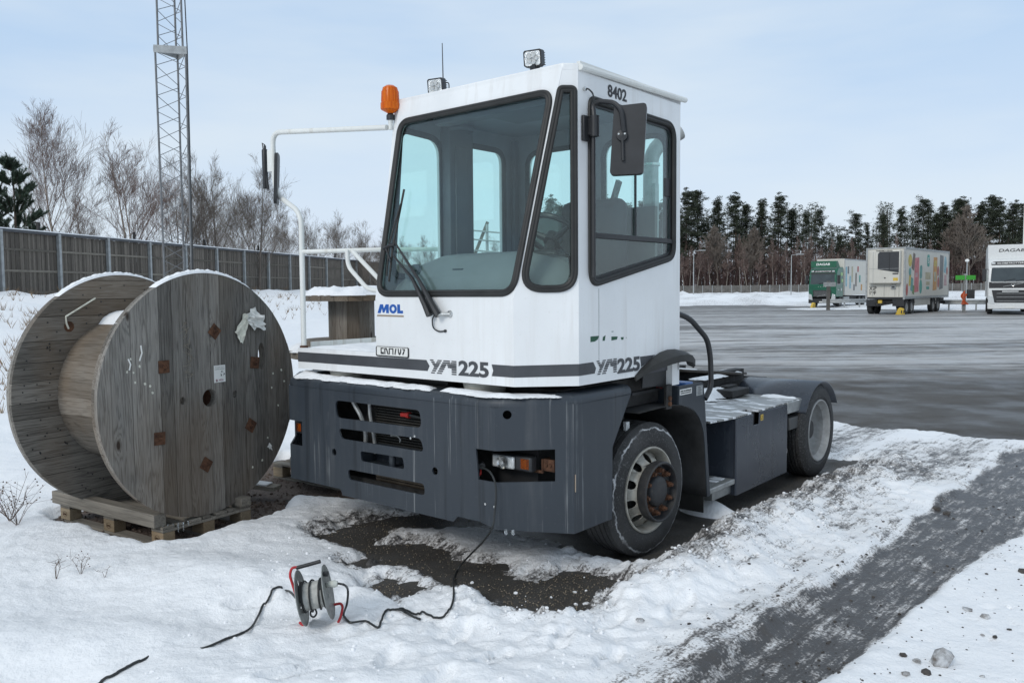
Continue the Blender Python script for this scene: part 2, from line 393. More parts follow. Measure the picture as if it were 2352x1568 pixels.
def snow(name, attr=False):
    q = NT(name)
    n1 = q.noise(7, None, 6, .62); n2 = q.noise(38, None, 5, .6); n3 = q.noise(210, None, 3, .6)
    c = q.mix(q.rng(n1, .3, .7), (.86, .87, .885), (.905, .91, .915))
    if attr:
        at = q.n('ShaderNodeAttribute', attribute_name='dirt'); dm = at.outputs['Fac']
        alng = q.map((1, 1, 1), (0, 0, R(42))); big_ = q.noise(1, q.map((20, 2.3, 5), src=alng), 8, .72); gran = q.noise(60, None, 3, .6); mid_ = q.noise(6, None, 4, .6)
        nz_ = q.mul(q.mul(q.mul(big_, .46), q.mul(gran, .30), 'ADD'), q.mul(mid_, .24), 'ADD')
        v_ = q.mul(q.mul(dm, .56), q.mul(q.mul(nz_, .5, 'SUBTRACT'), 3.4), 'ADD'); gate = q.rng(dm, .02, .14)
        c = q.mix(q.mul(q.mul(dm, .55), gate), c, (.46, .45, .435)); c = q.mix(q.mul(q.rng(v_, .20, .34, 0, .65), gate), c, (.22, .20, .185))
        c = q.mix(q.mul(q.rng(v_, .34, .52, 0, .92), gate), c, (.047, .044, .043)); wetr = q.mul(q.rng(v_, .34, .52), gate)
    n4 = q.noise(90, None, 5, .7); nb = q.bump(n2, .34, .03, q.bump(n1, .34, .06)); nb = q.bump(n4, .22, .008, nb); nb = q.bump(n3, .15, .003, nb)
    q.b.inputs['Subsurface Weight'].default_value = .0
    return q.set(c, q.rng(wetr, 0, 1, .62, .38) if attr else .62, 0, nb, .3)
M['snow'] = snow('fresh_snow'); M['snowg'] = snow('trodden_snow', True)
# ================================================================== GROUND
YAW = R(39.6); ORG = Vector((-0.0765, 6.4659, 0))
XL = Vector((math.cos(YAW), -math.sin(YAW), 0)); YL = Vector((math.sin(YAW), math.cos(YAW), 0))

def seg_dist(X, Y, pts):
    best = np.full(X.shape, 1e9)
    for (ax, ay), (bx, by) in zip(pts[:-1], pts[1:]):
        dx, dy = bx - ax, by - ay; t = np.clip(((X - ax) * dx + (Y - ay) * dy) / (dx * dx + dy * dy), 0, 1)
        best = np.minimum(best, np.hypot(X - ax - t * dx, Y - ay - t * dy))
    return best
def poly_sd(X, Y, P):                                  # signed distance, negative inside
    d = seg_dist(X, Y, P + [P[0]]); ins = np.zeros(X.shape, bool); n = len(P)
    for i in range(n):
        (x1, y1), (x2, y2) = P[i], P[(i + 1) % n]
        c_ = ((y1 > Y) != (y2 > Y)) & (X < (x2 - x1) * (Y - y1) / ((y2 - y1) + 1e-12) + x1); ins ^= c_
    return np.where(ins, -d, d)
def sst(x, a, b):
    t = np.clip((x - a) / (b - a), 0, 1); return t * t * (3 - 2 * t)
FENCE_A = Vector((-20.3, 33.0)); FENCE_D = Vector((.178, .984)).normalized(); FENCE_N = Vector((FENCE_D.y, -FENCE_D.x))
LANE = [(.3, 2.85), (1.22, 3.87), (1.54, 4.2), (2.15, 4.9), (2.93, 5.72), (3.98, 6.8), (5.95, 8.9), (6.9, 9.7)]
CREST = [(-.35, 4.72), (.25, 4.62), (1.08, 5.22), (1.55, 5.80), (2.36, 6.85), (3.15, 7.60), (4.1, 8.45)]
P1 = [(-1.60, 6.33), (-1.36, 6.72), (-1.02, 6.86), (-.45, 6.9), (.0, 6.6), (-.35, 6.5), (-.93, 6.47), (-1.02, 6.12), (-.77, 6.18), (-.57, 6.10), (-.35, 5.72), (-.16, 5.68), (-.04, 5.40), (-.08, 5.02), (-.27, 5.08), (-.56, 5.42), (-.90, 5.64), (-1.13, 5.90), (-1.36, 6.05)]
P2 = [(-.96, 5.19), (-.8, 5.31), (-.60, 5.14), (-.76, 4.96)]
P2b = [(-1.18, 5.62), (-1.0, 5.68), (-.98, 5.55), (-1.12, 5.5)]
P3 = [(-.12, 5.20), (.14, 5.32), (.40, 5.46), (.70, 5.30), (.68, 5.07), (.48, 4.74), (.12, 4.58), (-.06, 4.74)]
PGR = [(-3.62, 6.55), (-3.27, 6.25), (-2.63, 5.90), (-2.42, 5.99), (-2.12, 6.5), (-1.95, 7.0), (-2.1, 7.45), (-1.3, 7.35), (-.6, 7.6), (-.6, 8.8), (-2.6, 9.2), (-3.5, 7.6), (-3.85, 6.85)]

FEET = [(.46, 3.95, 1.1), (.25, 4.18, 1.3), (.52, 4.45, .9), (-.35, 3.62, 1.2), (-.10, 3.95, 1.0), (-.62, 3.95, 1.5), (-.30, 4.30, 1.3), (-1.55, 4.75, .4), (.95, 4.62, 1.0), (-1.05, 3.75, .7)]
def snow_h(X, Y):
    """height of the snow surface over the flat ground; negative where the ground is bare"""
    lx = (X - ORG.x) * XL.x + (Y - ORG.y) * XL.y; ly = (X - ORG.x) * YL.x + (Y - ORG.y) * YL.y
    sf = (X - FENCE_A.x) * FENCE_N.x + (Y - FENCE_A.y) * FENCE_N.y
    sy = (X - 4.43) * .676 + (Y - 11.31) * .737
    n1 = fbm(X * .8, Y * .8, 3); n2 = fbm(X * 3.1, Y * 3.1, 5); n3 = fbm(X * 12 + 3, Y * 12, 4, .6)
    rg = 1 - np.abs(fbm(X * 2.3 + 9, Y * 2.3 + 4, 4)) * 2.2
    n5 = fbm(X * 34 + 7, Y * 34, 3, .6); h = .060 + .045 * n1 + .022 * n2 + .010 * n3 + .0028 * n5
    # left: deeper, softer snow that climbs to the fence
    left = sst(-X, .9, 3.2); h = h + left * (.05 + .05 * n1)
    mound = lambda cx, cy, a, sx, sy_, r=0: a * np.exp(-(((X - cx) * math.cos(r) + (Y - cy) * math.sin(r)) / sx) ** 2 - ((-(X - cx) * math.sin(r) + (Y - cy) * math.cos(r)) / sy_) ** 2)
    h = h + mound(-1.65, 5.15, .10, .9, .34, -.2) + mound(-2.2, 4.3, .05, .7, .25, .2) + mound(-.6, 3.6, .06, .9, .4) + mound(-3.0, 6.35, .03, .5, .2)
    h = h - mound(-1.55, 4.55, .055, .42, .20, .25) - mound(-.9, 3.35, .05, .30, .16, .5) - mound(-2.3, 3.85, .04, .35, .15, -.3)
    churn = sst(-np.hypot(X + .1, Y - 4.1), -2.2, -.8); h = h + churn * (.026 * np.clip(rg, -1, 1) + .014 * n2 + .006 * n3)
    bank = sst(-sf, -14.5, -1.5); h = h + bank * (1.72 + .28 * n1) + .05 * bank * n2
    behind = sst(-sf, 0.5, 6.0); h = h - behind * .4
    # front of the truck: lumps between bare patches
    thinz = np.exp(-((X + .15) / 1.15) ** 4 - ((Y - 5.7) / .95) ** 4); h = h - thinz * .045; h = h + mound(.42, 5.75, .07, .42, .24, .5) + mound(-.45, 6.25, .03, .32, .18, .6)
    # ploughed ridge along the driver's side
    dc = seg_dist(X, Y, CREST); h = h + (.105 + .09 * n1 + .05 * rg * .5) * (.22 + .78 * sst(X, .45, 1.2)) * np.exp(-(dc / .30) ** 2) + .03 * np.exp(-(dc / .55) ** 2) * (n2 + n3 * .8)
    nn = .065 * n2 + .050 * n3 + .018 * n5
    def cut(hh, sd, w=.13, deep=.028, jag=1.0):
        return hh - (hh + deep) * (1 - sst(sd + jag * 1.6 * nn, -w, w * 1.3))
    for P_, j in ((P1, 1.0), (P2, 1.5), (P2b, 1.8), (P3, 1.0)): h = cut(h, poly_sd(X, Y, P_), jag=j)
    gsd = poly_sd(X, Y, PGR); h = h - (h + .05) * (1 - sst(gsd + .06 * n2, -.05, .12))
    # bare strip under the chassis
    und = np.maximum(np.maximum(-1.55 - lx, lx - 1.46 - .08 * n1), np.maximum(-.15 - ly + (lx < .6) * .1, ly - 4.3)); h = cut(h, und, .10)
    h = h + .14 * np.exp(-((lx - 1.06) / .22) ** 2 - ((ly - 1.45) / .14) ** 2)
    for fx_, fy_, fa_ in FEET:
        u_ = (X - fx_) * math.cos(fa_) + (Y - fy_) * math.sin(fa_); w_ = -(X - fx_) * math.sin(fa_) + (Y - fy_) * math.cos(fa_); e_ = np.minimum((u_ / .15) ** 2 + (w_ / .052) ** 2, 9); h = h - .030 * (1 - sst(e_, .75, 1.15)) * (1 + .25 * np.sin(u_ * 210)) + .008 * np.exp(-((e_ - 1.5) / .4) ** 2)
    # wheel lane and tyre marks
    dl = seg_dist(X, Y, LANE); hw = np.clip(.17 + .050 * (Y - 4), .16, .42); lane = 1 - sst(dl + .06 * n1 + .05 * n2, hw, hw + .12)
    latl = (X - 1.22) * .69 - (Y - 3.87) * .724; rut = np.exp(-((latl + .10 + .03 * n1) / .016) ** 2) + np.exp(-((latl - .13 + .02 * n1) / .013) ** 2); rib = np.sin(lx * 46) * .004 + .013 * rut * (n2 > -.25)
    thin = .012 + .005 * n2 + .004 * n3 + rib * .7; h = h * (1 - lane) + thin * lane
    tr = 1 - sst(np.abs(lx - 2.15) + .1 * n1, .16, .34); tr = tr * sst(ly, 3.2, 4.4) * .6; h = h * (1 - tr * .75) + thin * tr * .75
    tr2 = (1 - sst(np.abs(lx - .9) + .12 * n1, .22, .45)) * sst(ly, 3.9, 4.6); h = h * (1 - tr2 * .8) + thin * tr2 * .8
    right = sst(lx, 3.0, 3.3) * (1 - lane); h = h * (1 - right) + right * (.045 + .010 * n1 + .005 * n2 + .003 * n5 - .02 * np.clip(n3 - .30, 0, 1) * 3)
    # cleared yard
    far = np.where(X < 27, 88.0, np.where(X > 33, 63.0, 88 - (X - 27) / 6 * 25)) + 3 * n1
    yard = np.minimum(sst(sy + .25 * n1 + .10 * n2, -.05, .12), sst(sf + 2 * n1, 20.2, 21.5)); yard = np.minimum(yard, 1 - sst(Y, far - .6, far + .6))
    yard = np.minimum(yard, 1 - sst(X, 75, 78))
    h = h * (1 - yard) - .06 * yard
    isl = np.exp(-((X - 27.6) / 4.2) ** 4 - ((Y - 70.5) / 2.9) ** 4); h = h + isl * (.14 + .05 * n1)
    farb = sst(Y, 92, 105) * sst(sf, 18, 24); h = h + farb * (.25 + .9 * np.abs(n1) + .5 * np.abs(fbm(X * .25, Y * .12, 3)))
    h = h + .5 * np.exp(-((Y - 97) / 3.5) ** 2) * sst(sf, 20, 26) * (X < 31) * (.6 + np.abs(n1))
    return h
def dirt_f(X, Y):
    lx = (X - ORG.x) * XL.x + (Y - ORG.y) * XL.y; ly = (X - ORG.x) * YL.x + (Y - ORG.y) * YL.y
    n1 = fbm(X * 1.1 + 40, Y * 1.1, 4); dl = seg_dist(X, Y, LANE); dc = seg_dist(X, Y, CREST)
    hw = np.clip(.17 + .050 * (Y - 4), .16, .42); lft = (X - 1.22) * .7 - (Y - 3.87) * .7 < 0; d = 1.05 * (1 - sst(dl + .12 * n1, hw, hw + .08)) + .55 * (1 - sst(dl + .3 * n1, hw, hw + .38)) * lft * (1 - sst(Y, 4.6, 5.8)) + .22 * np.exp(-(dc / .30) ** 2) * (.5 + n1)
    edge = np.exp(-((lx - 1.62) / .16) ** 2) * sst(ly, -.8, .2) * (1 - sst(ly, 5.2, 6)); d = d + .6 * edge
    d = d + .35 * sst(lx, 1.6, 1.9) * (1 - sst(lx, 2.9, 3.4)) * sst(ly + 2 * n1, -.5, 2.5) * np.clip(.55 + 1.4 * n1, 0, 1)
    tr = np.exp(-((lx - 2.15) / .26) ** 2) * sst(ly, 2.6, 3.8); d = d + .35 * tr
    tr2 = np.exp(-((lx - .9) / .36) ** 2) * sst(ly, 3.9, 4.6); d = d + .65 * tr2
    d = d * (1 - sst(lx, 3.0, 3.35) * (dl > .5) * .9)
    for P_ in (P1, P2, P2b, P3): d = d + .75 * np.exp(-((poly_sd(X, Y, P_) + .02) / .10) ** 2)
    far = sst(Y, 60, 90); d = d * (1 - far) + far * .42 * np.clip(.35 + 2 * fbm(X * .3, Y * .3, 4), 0, 1)
    isl = (X > 20) & (Y > 50) & (Y < 92); d = np.where(isl, .25 + .3 * n1, d)
    return np.clip(d, 0, 1)
def axis_pts(a, b, step, lo, hi, grow):
    c_ = list(np.arange(a, b, step)); s_ = step; x = c_[-1]
    while x < hi: s_ *= grow; x += s_; c_.append(x)
    s_ = step; x = a; pre = []
    while x > lo: s_ *= grow; x -= s_; pre.append(x)
    return np.array(pre[::-1] + c_)
def make_snow():
    xs = axis_pts(-4.2, 4.6, .022, -150, 190, 1.045); ys = axis_pts(2.9, 8.2, .020, -6, 260, 1.030)
    X, Y = np.meshgrid(xs, ys); H = snow_h(X, Y); Dm = dirt_f(X, Y)
    nx, ny = len(xs), len(ys); idx = np.arange(nx * ny).reshape(ny, nx)
    q = np.stack([idx[:-1, :-1], idx[:-1, 1:], idx[1:, 1:], idx[1:, :-1]], -1).reshape(-1, 4)
    hf = H.ravel(); keep = (hf[q] > -.022).any(1); q = q[keep]
    used = np.zeros(nx * ny, bool); used[q] = True; rem = np.cumsum(used) - 1; q = rem[q]
    co = np.stack([X.ravel(), Y.ravel(), hf], -1)[used]
    me = bpy.data.meshes.new('snow_cover'); me.vertices.add(len(co)); me.vertices.foreach_set('co', co.ravel().astype(np.float32))
    me.loops.add(q.size); me.loops.foreach_set('vertex_index', q.ravel().astype(np.int32))
    me.polygons.add(len(q)); me.polygons.foreach_set('loop_start', np.arange(0, q.size, 4, dtype=np.int32)); me.polygons.foreach_set('use_smooth', np.ones(len(q), bool))
    at = me.attributes.new('dirt', 'FLOAT', 'POINT'); at.data.foreach_set('value', Dm.ravel()[used].astype(np.float32))
    me.update(calc_edges=True); me.validate(); me.materials.append(M['snowg'])
    o = bpy.data.objects.new('snow_cover', me); C.objects.link(o); o['kind'] = 'structure'; return o
make_snow()
def hz(x, y): return max(0.0, float(snow_h(np.array([float(x)]), np.array([float(y)]))[0]))

def asphalt():
    q = NT('frosty_asphalt'); co = q.tc.outputs['Object']
    sp = q.n('ShaderNodeSeparateXYZ'); q.l(co, sp.inputs[0])
    gr = q.noise(170, None, 4, .8); gr2 = q.noise(45, None, 4, .7)
    base = q.mix(q.rng(gr, .35, .62), (.014, .013, .012), (.085, .078, .070))
    base = q.mix(q.rng(q.noise(62, None, 3, .6), .58, .63, 0, .8), base, (.15, .12, .08)); base = q.mix(q.rng(q.noise(3.5, None, 6, .75), .45, .62, 0, .7), base, (.075, .072, .068))       # grit
    # worn-in frost: long streaks left by turning trucks
    wob = q.noise(.05, None, 2); wc = q.n('ShaderNodeCombineXYZ'); q.l(q.mul(q.rng(wob, .3, .7, -1.2, 1.2), 1.0), wc.inputs[1])
    va = q.n('ShaderNodeVectorMath', operation='ADD'); q.l(co, va.inputs[0]); q.l(wc.outputs[0], va.inputs[1])
    s1 = q.noise(1, q.map((.16, 1.9, 1), (0, 0, R(5)), src=va.outputs[0]), 9, .74); s2 = q.noise(1, q.map((.7, 6.5, 1), (0, 0, R(-4)), src=va.outputs[0]), 7, .75)
    yb = q.n('ShaderNodeValToRGB'); q.l(q.rng(sp.outputs[1], 0, 120), yb.inputs[0])
    els = [(0, .30), (.09, .05), (.135, .07), (.165, .85), (.22, 1.0), (.36, 1.0), (.46, .85), (.58, .55), (.75, .4)]
    cr = yb.color_ramp; cr.elements[0].position, cr.elements[0].color = els[0][0], (els[0][1],) * 3 + (1,); cr.elements[1].position, cr.elements[1].color = els[-1][0], (els[-1][1],) * 3 + (1,)
    for p_, v_ in els[1:-1]: cr.elements.new(p_).color = (v_, v_, v_, 1)
    t = q.mul(q.rng(s1, .30, .60), q.rng(s2, .30, .62, .55, 1.15)); t = q.mul(t, q.rng(gr2, .3, .7, .75, 1.15)); s0 = q.noise(1, q.map((.03, .22, 1), (0, 0, R(3)), src=va.outputs[0]), 6, .68); t = q.mul(t, q.rng(s0, .40, .58, .35, 1.15)); s3 = q.noise(1, q.map((1.6, 5.5, 1)), 4, .7); t = q.mul(t, q.rng(s3, .36, .62, .62, 1.25))
    f = q.rng(q.mul(t, 1.0), .08, .55); f = q.mul(f, yb.outputs[0])
    near = q.rng(sp.outputs[1], 10.5, 11.5); f = q.mul(f, near)
    col = q.mix(f, base, (.47, .465, .46))
    # dark turning tracks
    vd = q.n('ShaderNodeVectorMath', operation='DISTANCE'); q.l(co, vd.inputs[0]); vd.inputs[1].default_value = (16, 4, 0)
    for rr, w, st in ((44, 1.1, .8), (50.5, .6, .7), (37, .5, .5), (56, 1.2, .7), (31, .35, .4)):
        dd = q.mul(q.mul(q.mul(vd.outputs['Value'], rr, 'SUBTRACT'), 1.0), 1.0); ab = q.n('ShaderNodeMath', operation='ABSOLUTE'); q.l(dd, ab.inputs[0])
        ln = q.mul(q.rng(ab.outputs[0], w * .2, w * .7, st, 0), q.rng(s2, .3, .6, .4, 1)); col = q.mix(q.mul(ln, .85), col, (.085, .083, .085))
    lane = q.noise(14, None, 7, .75); nf = q.rng(sp.outputs[1], 10.0, 9.2); nx_ = q.rng(sp.outputs[0], .75, 1.3)
    rime = q.mul(q.mul(nf, nx_), q.rng(lane, .46, .62)); col = q.mix(q.mul(rime, .0), col, (.34, .335, .33))
    wet = q.rng(q.noise(.9, None, 4), .4, .62, .42, .85)
    return q.set(col, wet, 0, q.bump(gr, .5, .006, q.bump(gr2, .3, .012)), .35)
M['asphalt'] = asphalt()
g = MB(); g.add([(-160, -8, 0), (200, -8, 0), (200, 270, 0), (-160, 270, 0)], [(0, 1, 2, 3)]); o = g.build('asphalt_yard', M['asphalt'], smooth=False, recalc=False); o['kind'] = 'structure'
g = MB(); g.add([(-1800, -300, -.1), (1800, -300, -.1), (1800, 2200, -.1), (-1800, 2200, -.1)], [(0, 1, 2, 3)]); o = g.build('distant_ground', M['snow'], smooth=False, recalc=False); o['kind'] = 'structure'
# gravel round the pallets: a bed and loose stones
M['gravel'] = simple('brown_gravel', (.115, .085, .068), .85, var=.6, sc=60, bump=.8)
g = MB(); g.add([(x, y, .004) for x, y in PGR], [tuple(range(len(PGR)))]); g.build('gravel_bed', M['gravel'], smooth=False, kind='structure', recalc=False)
def blob(mb, c, r, seed=0, flat=.7, n=1):
    rnd = random.Random(seed); b = bmesh.new(); bmesh.ops.create_icosphere(b, subdivisions=n, radius=1)
    k = [Vector((rnd.uniform(-1, 1), rnd.uniform(-1, 1), rnd.uniform(-1, 1))).normalized() for _ in range(5)]; q_ = [rnd.uniform(.42, .85) for _ in range(5)]
    P = []
    for v in b.verts:
        p = v.co.copy()
        for a, d_ in zip(k, q_):
            e = p.dot(a) - d_
            if e > 0: p -= a * e
        P.append(Vector(c) + Vector((p.x * r, p.y * r * .85, p.z * r * flat)))
    F = [tuple(v.index for v in f.verts) for f in b.faces]; b.free(); mb.add(P, F)
g = MB()
rnd = random.Random(4)
xs_ = np.array([rnd.uniform(-3.9, -.6) for _ in range(5200)]); ys_ = np.array([rnd.uniform(5.85, 8.9) for _ in range(5200)])
sd_ = poly_sd(xs_, ys_, PGR)
for i in range(5200):
    if sd_[i] < .02 and (ys_[i] < 7.4 or i % 3 == 0):
        s_ = rnd.choice([.006, .008, .01, .013, .02]); blob(g, (xs_[i], ys_[i], .008), s_, i, .8, 0)
tag(g.build('gravel_stones', M['gravel'], smooth=False), 'loose brown gravel lying bare around the wooden pallets', 'gravel', kind='stuff')

# ================================================================== LEFT FENCE
WF = wood('fence_board_wood', 'z', (.155, .135, .115), (.075, .066, .058), (.23, .21, .18), 30, False)
WR = wood('fence_rail_wood', 'y', (.20, .18, .15), (.09, .08, .07), (.29, .27, .23), 26, False)
FH = 2.62; SP = 3.25
fang = math.atan2(-FENCE_D.x, FENCE_D.y)      # local y runs along the fence, local x towards the yard
fe = empty('noise_fence', (FENCE_A.x, FENCE_A.y, 1.9), fang, 'long weathered wooden board fence on galvanised posts climbing behind the cable drums', 'fence')
fe.location.z = 1.88
pm = None; stub = None; rl = None; bd = None; k_b = 0; rest = MB(); rs_ = random.Random(8)
for i in range(-3, 34):
    y0 = i * SP
    if pm is None: pm = MB().box(-.02, .12, -.07, .07, -.9, FH - .04).build('post', M['galv'], fe)
    else: q_ = pm.copy(); C.objects.link(q_)
    (pm if i == -3 else q_).location = (0, y0, 0)
    for zz in (.95, 1.82, .08):
        if rl is None: rl = MB().box(-.045, .0, .08, SP - .08, -.045, .045).build('rail', WR, fe); q2 = rl
        else: q2 = rl.copy(); C.objects.link(q2)
        q2.location = (0, y0, zz)
    n_ = 27; w = (SP - .02) / n_
    for j in range(n_):
        y = y0 + .01 + j * w; dx = -.055 + (j % 2) * .016 + rs_.uniform(-.004, .004); dz = rs_.uniform(-.02, .01)
        if -1 <= i < 10:
            if bd is None: bd = MB().box(-.011, .011, .003, w - .003, 0, FH - .06).build('board', WF, fe, smooth=False); q3 = bd
            else: q3 = bd.copy(); C.objects.link(q3)
            q3.location = (dx, y, dz - .05); k_b += 1
        else: rest.box(dx - .011, dx + .011, y + .003, y + w - .003, dz - .05, FH - .11)
for i in range(-3, 34, 1):
    if i % 2 == 0:
        if stub is None: stub = MB().box(-.22, -.12, -.05, .05, FH - .6, FH + .42).build('stub_post', M['chassis'], fe); q_ = stub
        else: q_ = stub.copy(); C.objects.link(q_)
        q_.location = (0, i * SP + SP * .72, 0)
rest.build('far_boards', WF, fe, smooth=False, kind='stuff')
MB().box(-.14, .07, -3 * SP, 34 * SP, FH - .11, FH + .0).build('cap_rail', M['stripe'], fe, smooth=False)
MB().box(-.13, .06, -3 * SP, 34 * SP, FH + .003, FH + .045).build('snow_on_cap', M['snow'], fe, smooth=False)

# far fence across the back of the yard
ff = empty('yard_fence', (0, 190, .2), 0, 'far grey board fence with pale posts below the pine wood', 'fence')
WG = simple('weathered_grey_boards', (.125, .118, .108), .85, var=.35, sc=.9)
fp = None; g = MB()
for i in range(58):
    x = 2 + 2.2 * i
    if fp is None: fp = MB().box(-.06, .06, -.1, .02, -.2, 2.25).build('post', M['galv'], ff); q_ = fp
    else: q_ = fp.copy(); C.objects.link(q_)
    q_.location = (x, 0, 0)
    for k in range(7): g.box(x + .06, x + 2.14, .03 + (k % 2) * .015, .06 + (k % 2) * .015, .04 + k * .305, .33 + k * .305)
g.build('board_infill', WG, ff, smooth=False, kind='stuff')

# ================================================================== TREES
BARK = simple('pale_birch_bark', (.30, .255, .215), .85, var=.5, sc=5)
TWIG = simple('reddish_twigs', (.155, .11, .095), .9, var=.3, sc=2)
TWIG2 = simple('grey_brown_twigs', (.15, .125, .105), .9, var=.3, sc=2)
def grow(mb, p, d, L, r, depth, rnd, up=.12, spread=.5, n=3, kids=4, tw=None, minr=.006):
    pts = [Vector(p)]; d = Vector(d).normalized(); seg = 4 if depth > 0 else 3; q = Vector(p)
    for i in range(seg):
        d = (d + Vector((rnd.gauss(0, .05), rnd.gauss(0, .05), rnd.gauss(0, .03) + up * .5))).normalized(); q = q + d * L / seg; pts.append(q.copy())
    rs = [max(minr, r * (1 - .75 * i / seg)) for i in range(seg + 1)]
    (mb if depth > 1 or tw is None else tw).tube(pts, rs, 5 if r > .03 else n, caps=False)
    if depth == 0: return
    for k in range(kids):
        t = rnd.uniform(.25, 1.0); i = min(seg - 1, int(t * seg)); f = t * seg - i; b = pts[i].lerp(pts[i + 1], f)
        ax = (pts[i + 1] - pts[i]).normalized(); o_ = ax.orthogonal().normalized(); o_.rotate(Matrix.Rotation(rnd.uniform(0, 2 * PI), 3, ax))
        nd = (ax * (1 - spread) + o_ * spread).normalized()
        grow(mb, b, nd, L * rnd.uniform(.45, .72), max(minr, r * .40), depth - 1, rnd, up, spread, n, kids, tw, minr)
def bare_tree(name, seed, H, rb, label, cat, group, loc, nb=26, spread=.36, low=.18, wide=.30, minr=.0042, kids=5, twm=None, stems=1, bark=None, droop=.16, bare=None):
    rnd = random.Random(seed); root = empty(name, loc, rnd.uniform(0, 6), label, cat, group)
    tk = MB(); cr = MB()
    for s_ in range(stems):
        lean = Vector((rnd.gauss(0, .10), rnd.gauss(0, .10), 1)) if stems > 1 else Vector((rnd.gauss(0, .02), rnd.gauss(0, .02), 1))
        pts = [Vector((0, 0, -.4))]; q = Vector((rnd.gauss(0, .12) * (stems > 1), rnd.gauss(0, .12) * (stems > 1), 0)); d = lean.normalized(); n_ = 12; hh = H * (1 if s_ == 0 else rnd.uniform(.7, .95))
        pts.append(q.copy())
        for i in range(n_): d = (d + Vector((rnd.gauss(0, .03), rnd.gauss(0, .03), .05))).normalized(); q = q + d * hh / n_; pts.append(q.copy())
        rs = [rb * 1.15] + [max(.012, rb * (1 - (i / n_) ** .8)) for i in range(n_ + 1)]; tk.tube(pts, rs, 7, caps=False)
        for k in range(nb // stems):
            t = low + (1 - low) * (k + rnd.random()) / (nb // stems); i = min(n_ - 1, int(t * n_)); b = pts[i + 1].lerp(pts[i + 2] if i + 2 < len(pts) else pts[-1], t * n_ - i)
            a = rnd.uniform(0, 2 * PI); L = H * wide * (1.12 - t) * rnd.uniform(.75, 1.2) + .35
            grow(cr, b, (math.cos(a) * .62, math.sin(a) * .62, .85 + .5 * t), L, max(minr, rb * .33 * (1.1 - t)), 3 if L > 1.2 else 2, rnd, droop, spread, 3, kids, cr, minr)
    tk.build('trunk', bark or BARK, root, recalc=False); cr.build('crown', twm or TWIG, root, recalc=False)
    return root
GB = 'bare trees behind the board fence'
def onl(u, dist, z=1.6): p = D(u, 660, dist); return (p.x, p.y, z)
b1 = bare_tree('birch_tree', 3, 9.6, .10, 'tall bare birch with one straight pale trunk, beside the pine left of the mast', 'tree', GB, onl(133, 44), 34, low=.12, wide=.34)
b2 = bare_tree('birch_tree', 7, 9.0, .10, 'bare birch with forked golden stem directly left of the mast', 'tree', GB, onl(312, 45), 34, low=.10, wide=.33, stems=2)
b3 = bare_tree('alder_tree', 12, 8.4, .085, 'bare many-stemmed tree seen through the lattice of the mast', 'tree', GB, onl(408, 50), 28, low=.05, wide=.33, stems=3, twm=TWIG2, bark=TWIG2)
b4 = bare_tree('alder_tree', 19, 8.3, .09, 'dense bare tree just right of the mast', 'tree', GB, onl(505, 52), 30, low=.08, wide=.34, stems=2, twm=TWIG2, bark=TWIG2)
b5 = bare_tree('alder_tree', 23, 8.2, .09, 'spreading bare tree behind the white mirror tube', 'tree', GB, onl(590, 54), 32, low=.08, wide=.36, stems=2, twm=TWIG2, bark=TWIG2)
for src, u, d_, s_, lb in ((b4, 462, 60, .95, 'thin bare tree between the mast and the dense bare tree'), (b5, 650, 66, .8, 'small bare tree right behind the bend of the mirror tube'),
                           (b3, 715, 70, .82, 'slim upright bare tree between mirror tube and cab, left one of two'), (b4, 770, 74, .84, 'slim upright bare tree between mirror tube and cab, right one of two'),
                           (b3, 835, 72, .72, 'low bare tree against the left edge of the cab'), (b5, 868, 62, .55, 'low twiggy tree touching the wiper pivot in view'),
                           (b4, 560, 75, 1.0, 'faint bare tree standing behind the spreading one'), (b3, 985, 78, .62, 'bare tree seen low through the windscreen, left of the pillar'), (b5, 1120, 80, .6, 'bare tree seen low through the windscreen, right of the pillar'), (b4, 930, 76, .6, 'bare tree seen low at the lower left of the windscreen'),
                           (b3, 205, 58, .8, 'smaller bare tree in the gap between the two birches'), (b5, 50, 60, .75, 'bare tree partly hidden by the pine at the left edge')):
    t = copy_tree(src); t.location = onl(u, d_); t.scale = (s_,) * 3; t.rotation_euler.z = u * .37; t['label'] = lb
# undergrowth behind the fence
def brush(name, x0, x1, dfun, H, n, mat, seed, lab, z=1.2, thick=.012, branch=5):
    rnd = random.Random(seed); g = MB()
    for i in range(n):
        u = rnd.uniform(x0, x1); d_ = dfun(u) + rnd.uniform(0, 10); p = D(u, 660, d_); h_ = H * rnd.uniform(.5, 1.0)
        top = Vector((p.x + rnd.gauss(0, .12) * h_, p.y, z + h_)); bt = Vector((p.x, p.y, z - .5)); g.tube([bt, bt.lerp(top, .5) + Vector((rnd.gauss(0, .1), 0, 0)), top], [thick, thick * .8, thick * .3], 3, caps=False)
        for k in range(branch):
            a = bt.lerp(top, rnd.uniform(.3, .95)); e = a + Vector((rnd.gauss(0, .2) * h_, rnd.gauss(0, .1), rnd.uniform(.1, .3) * h_)); g.tube([a, e], [thick * .6, thick * .2], 3, caps=False)
    return tag(g.build(name, mat, recalc=False), lab, 'undergrowth', kind='stuff')
brush('fence_brush', -40, 1130, lambda u: 46 + 22 * max(0, u) / 800, 4.0, 1100, TWIG2, 31, 'thicket of bare twigs along the back of the board fence')

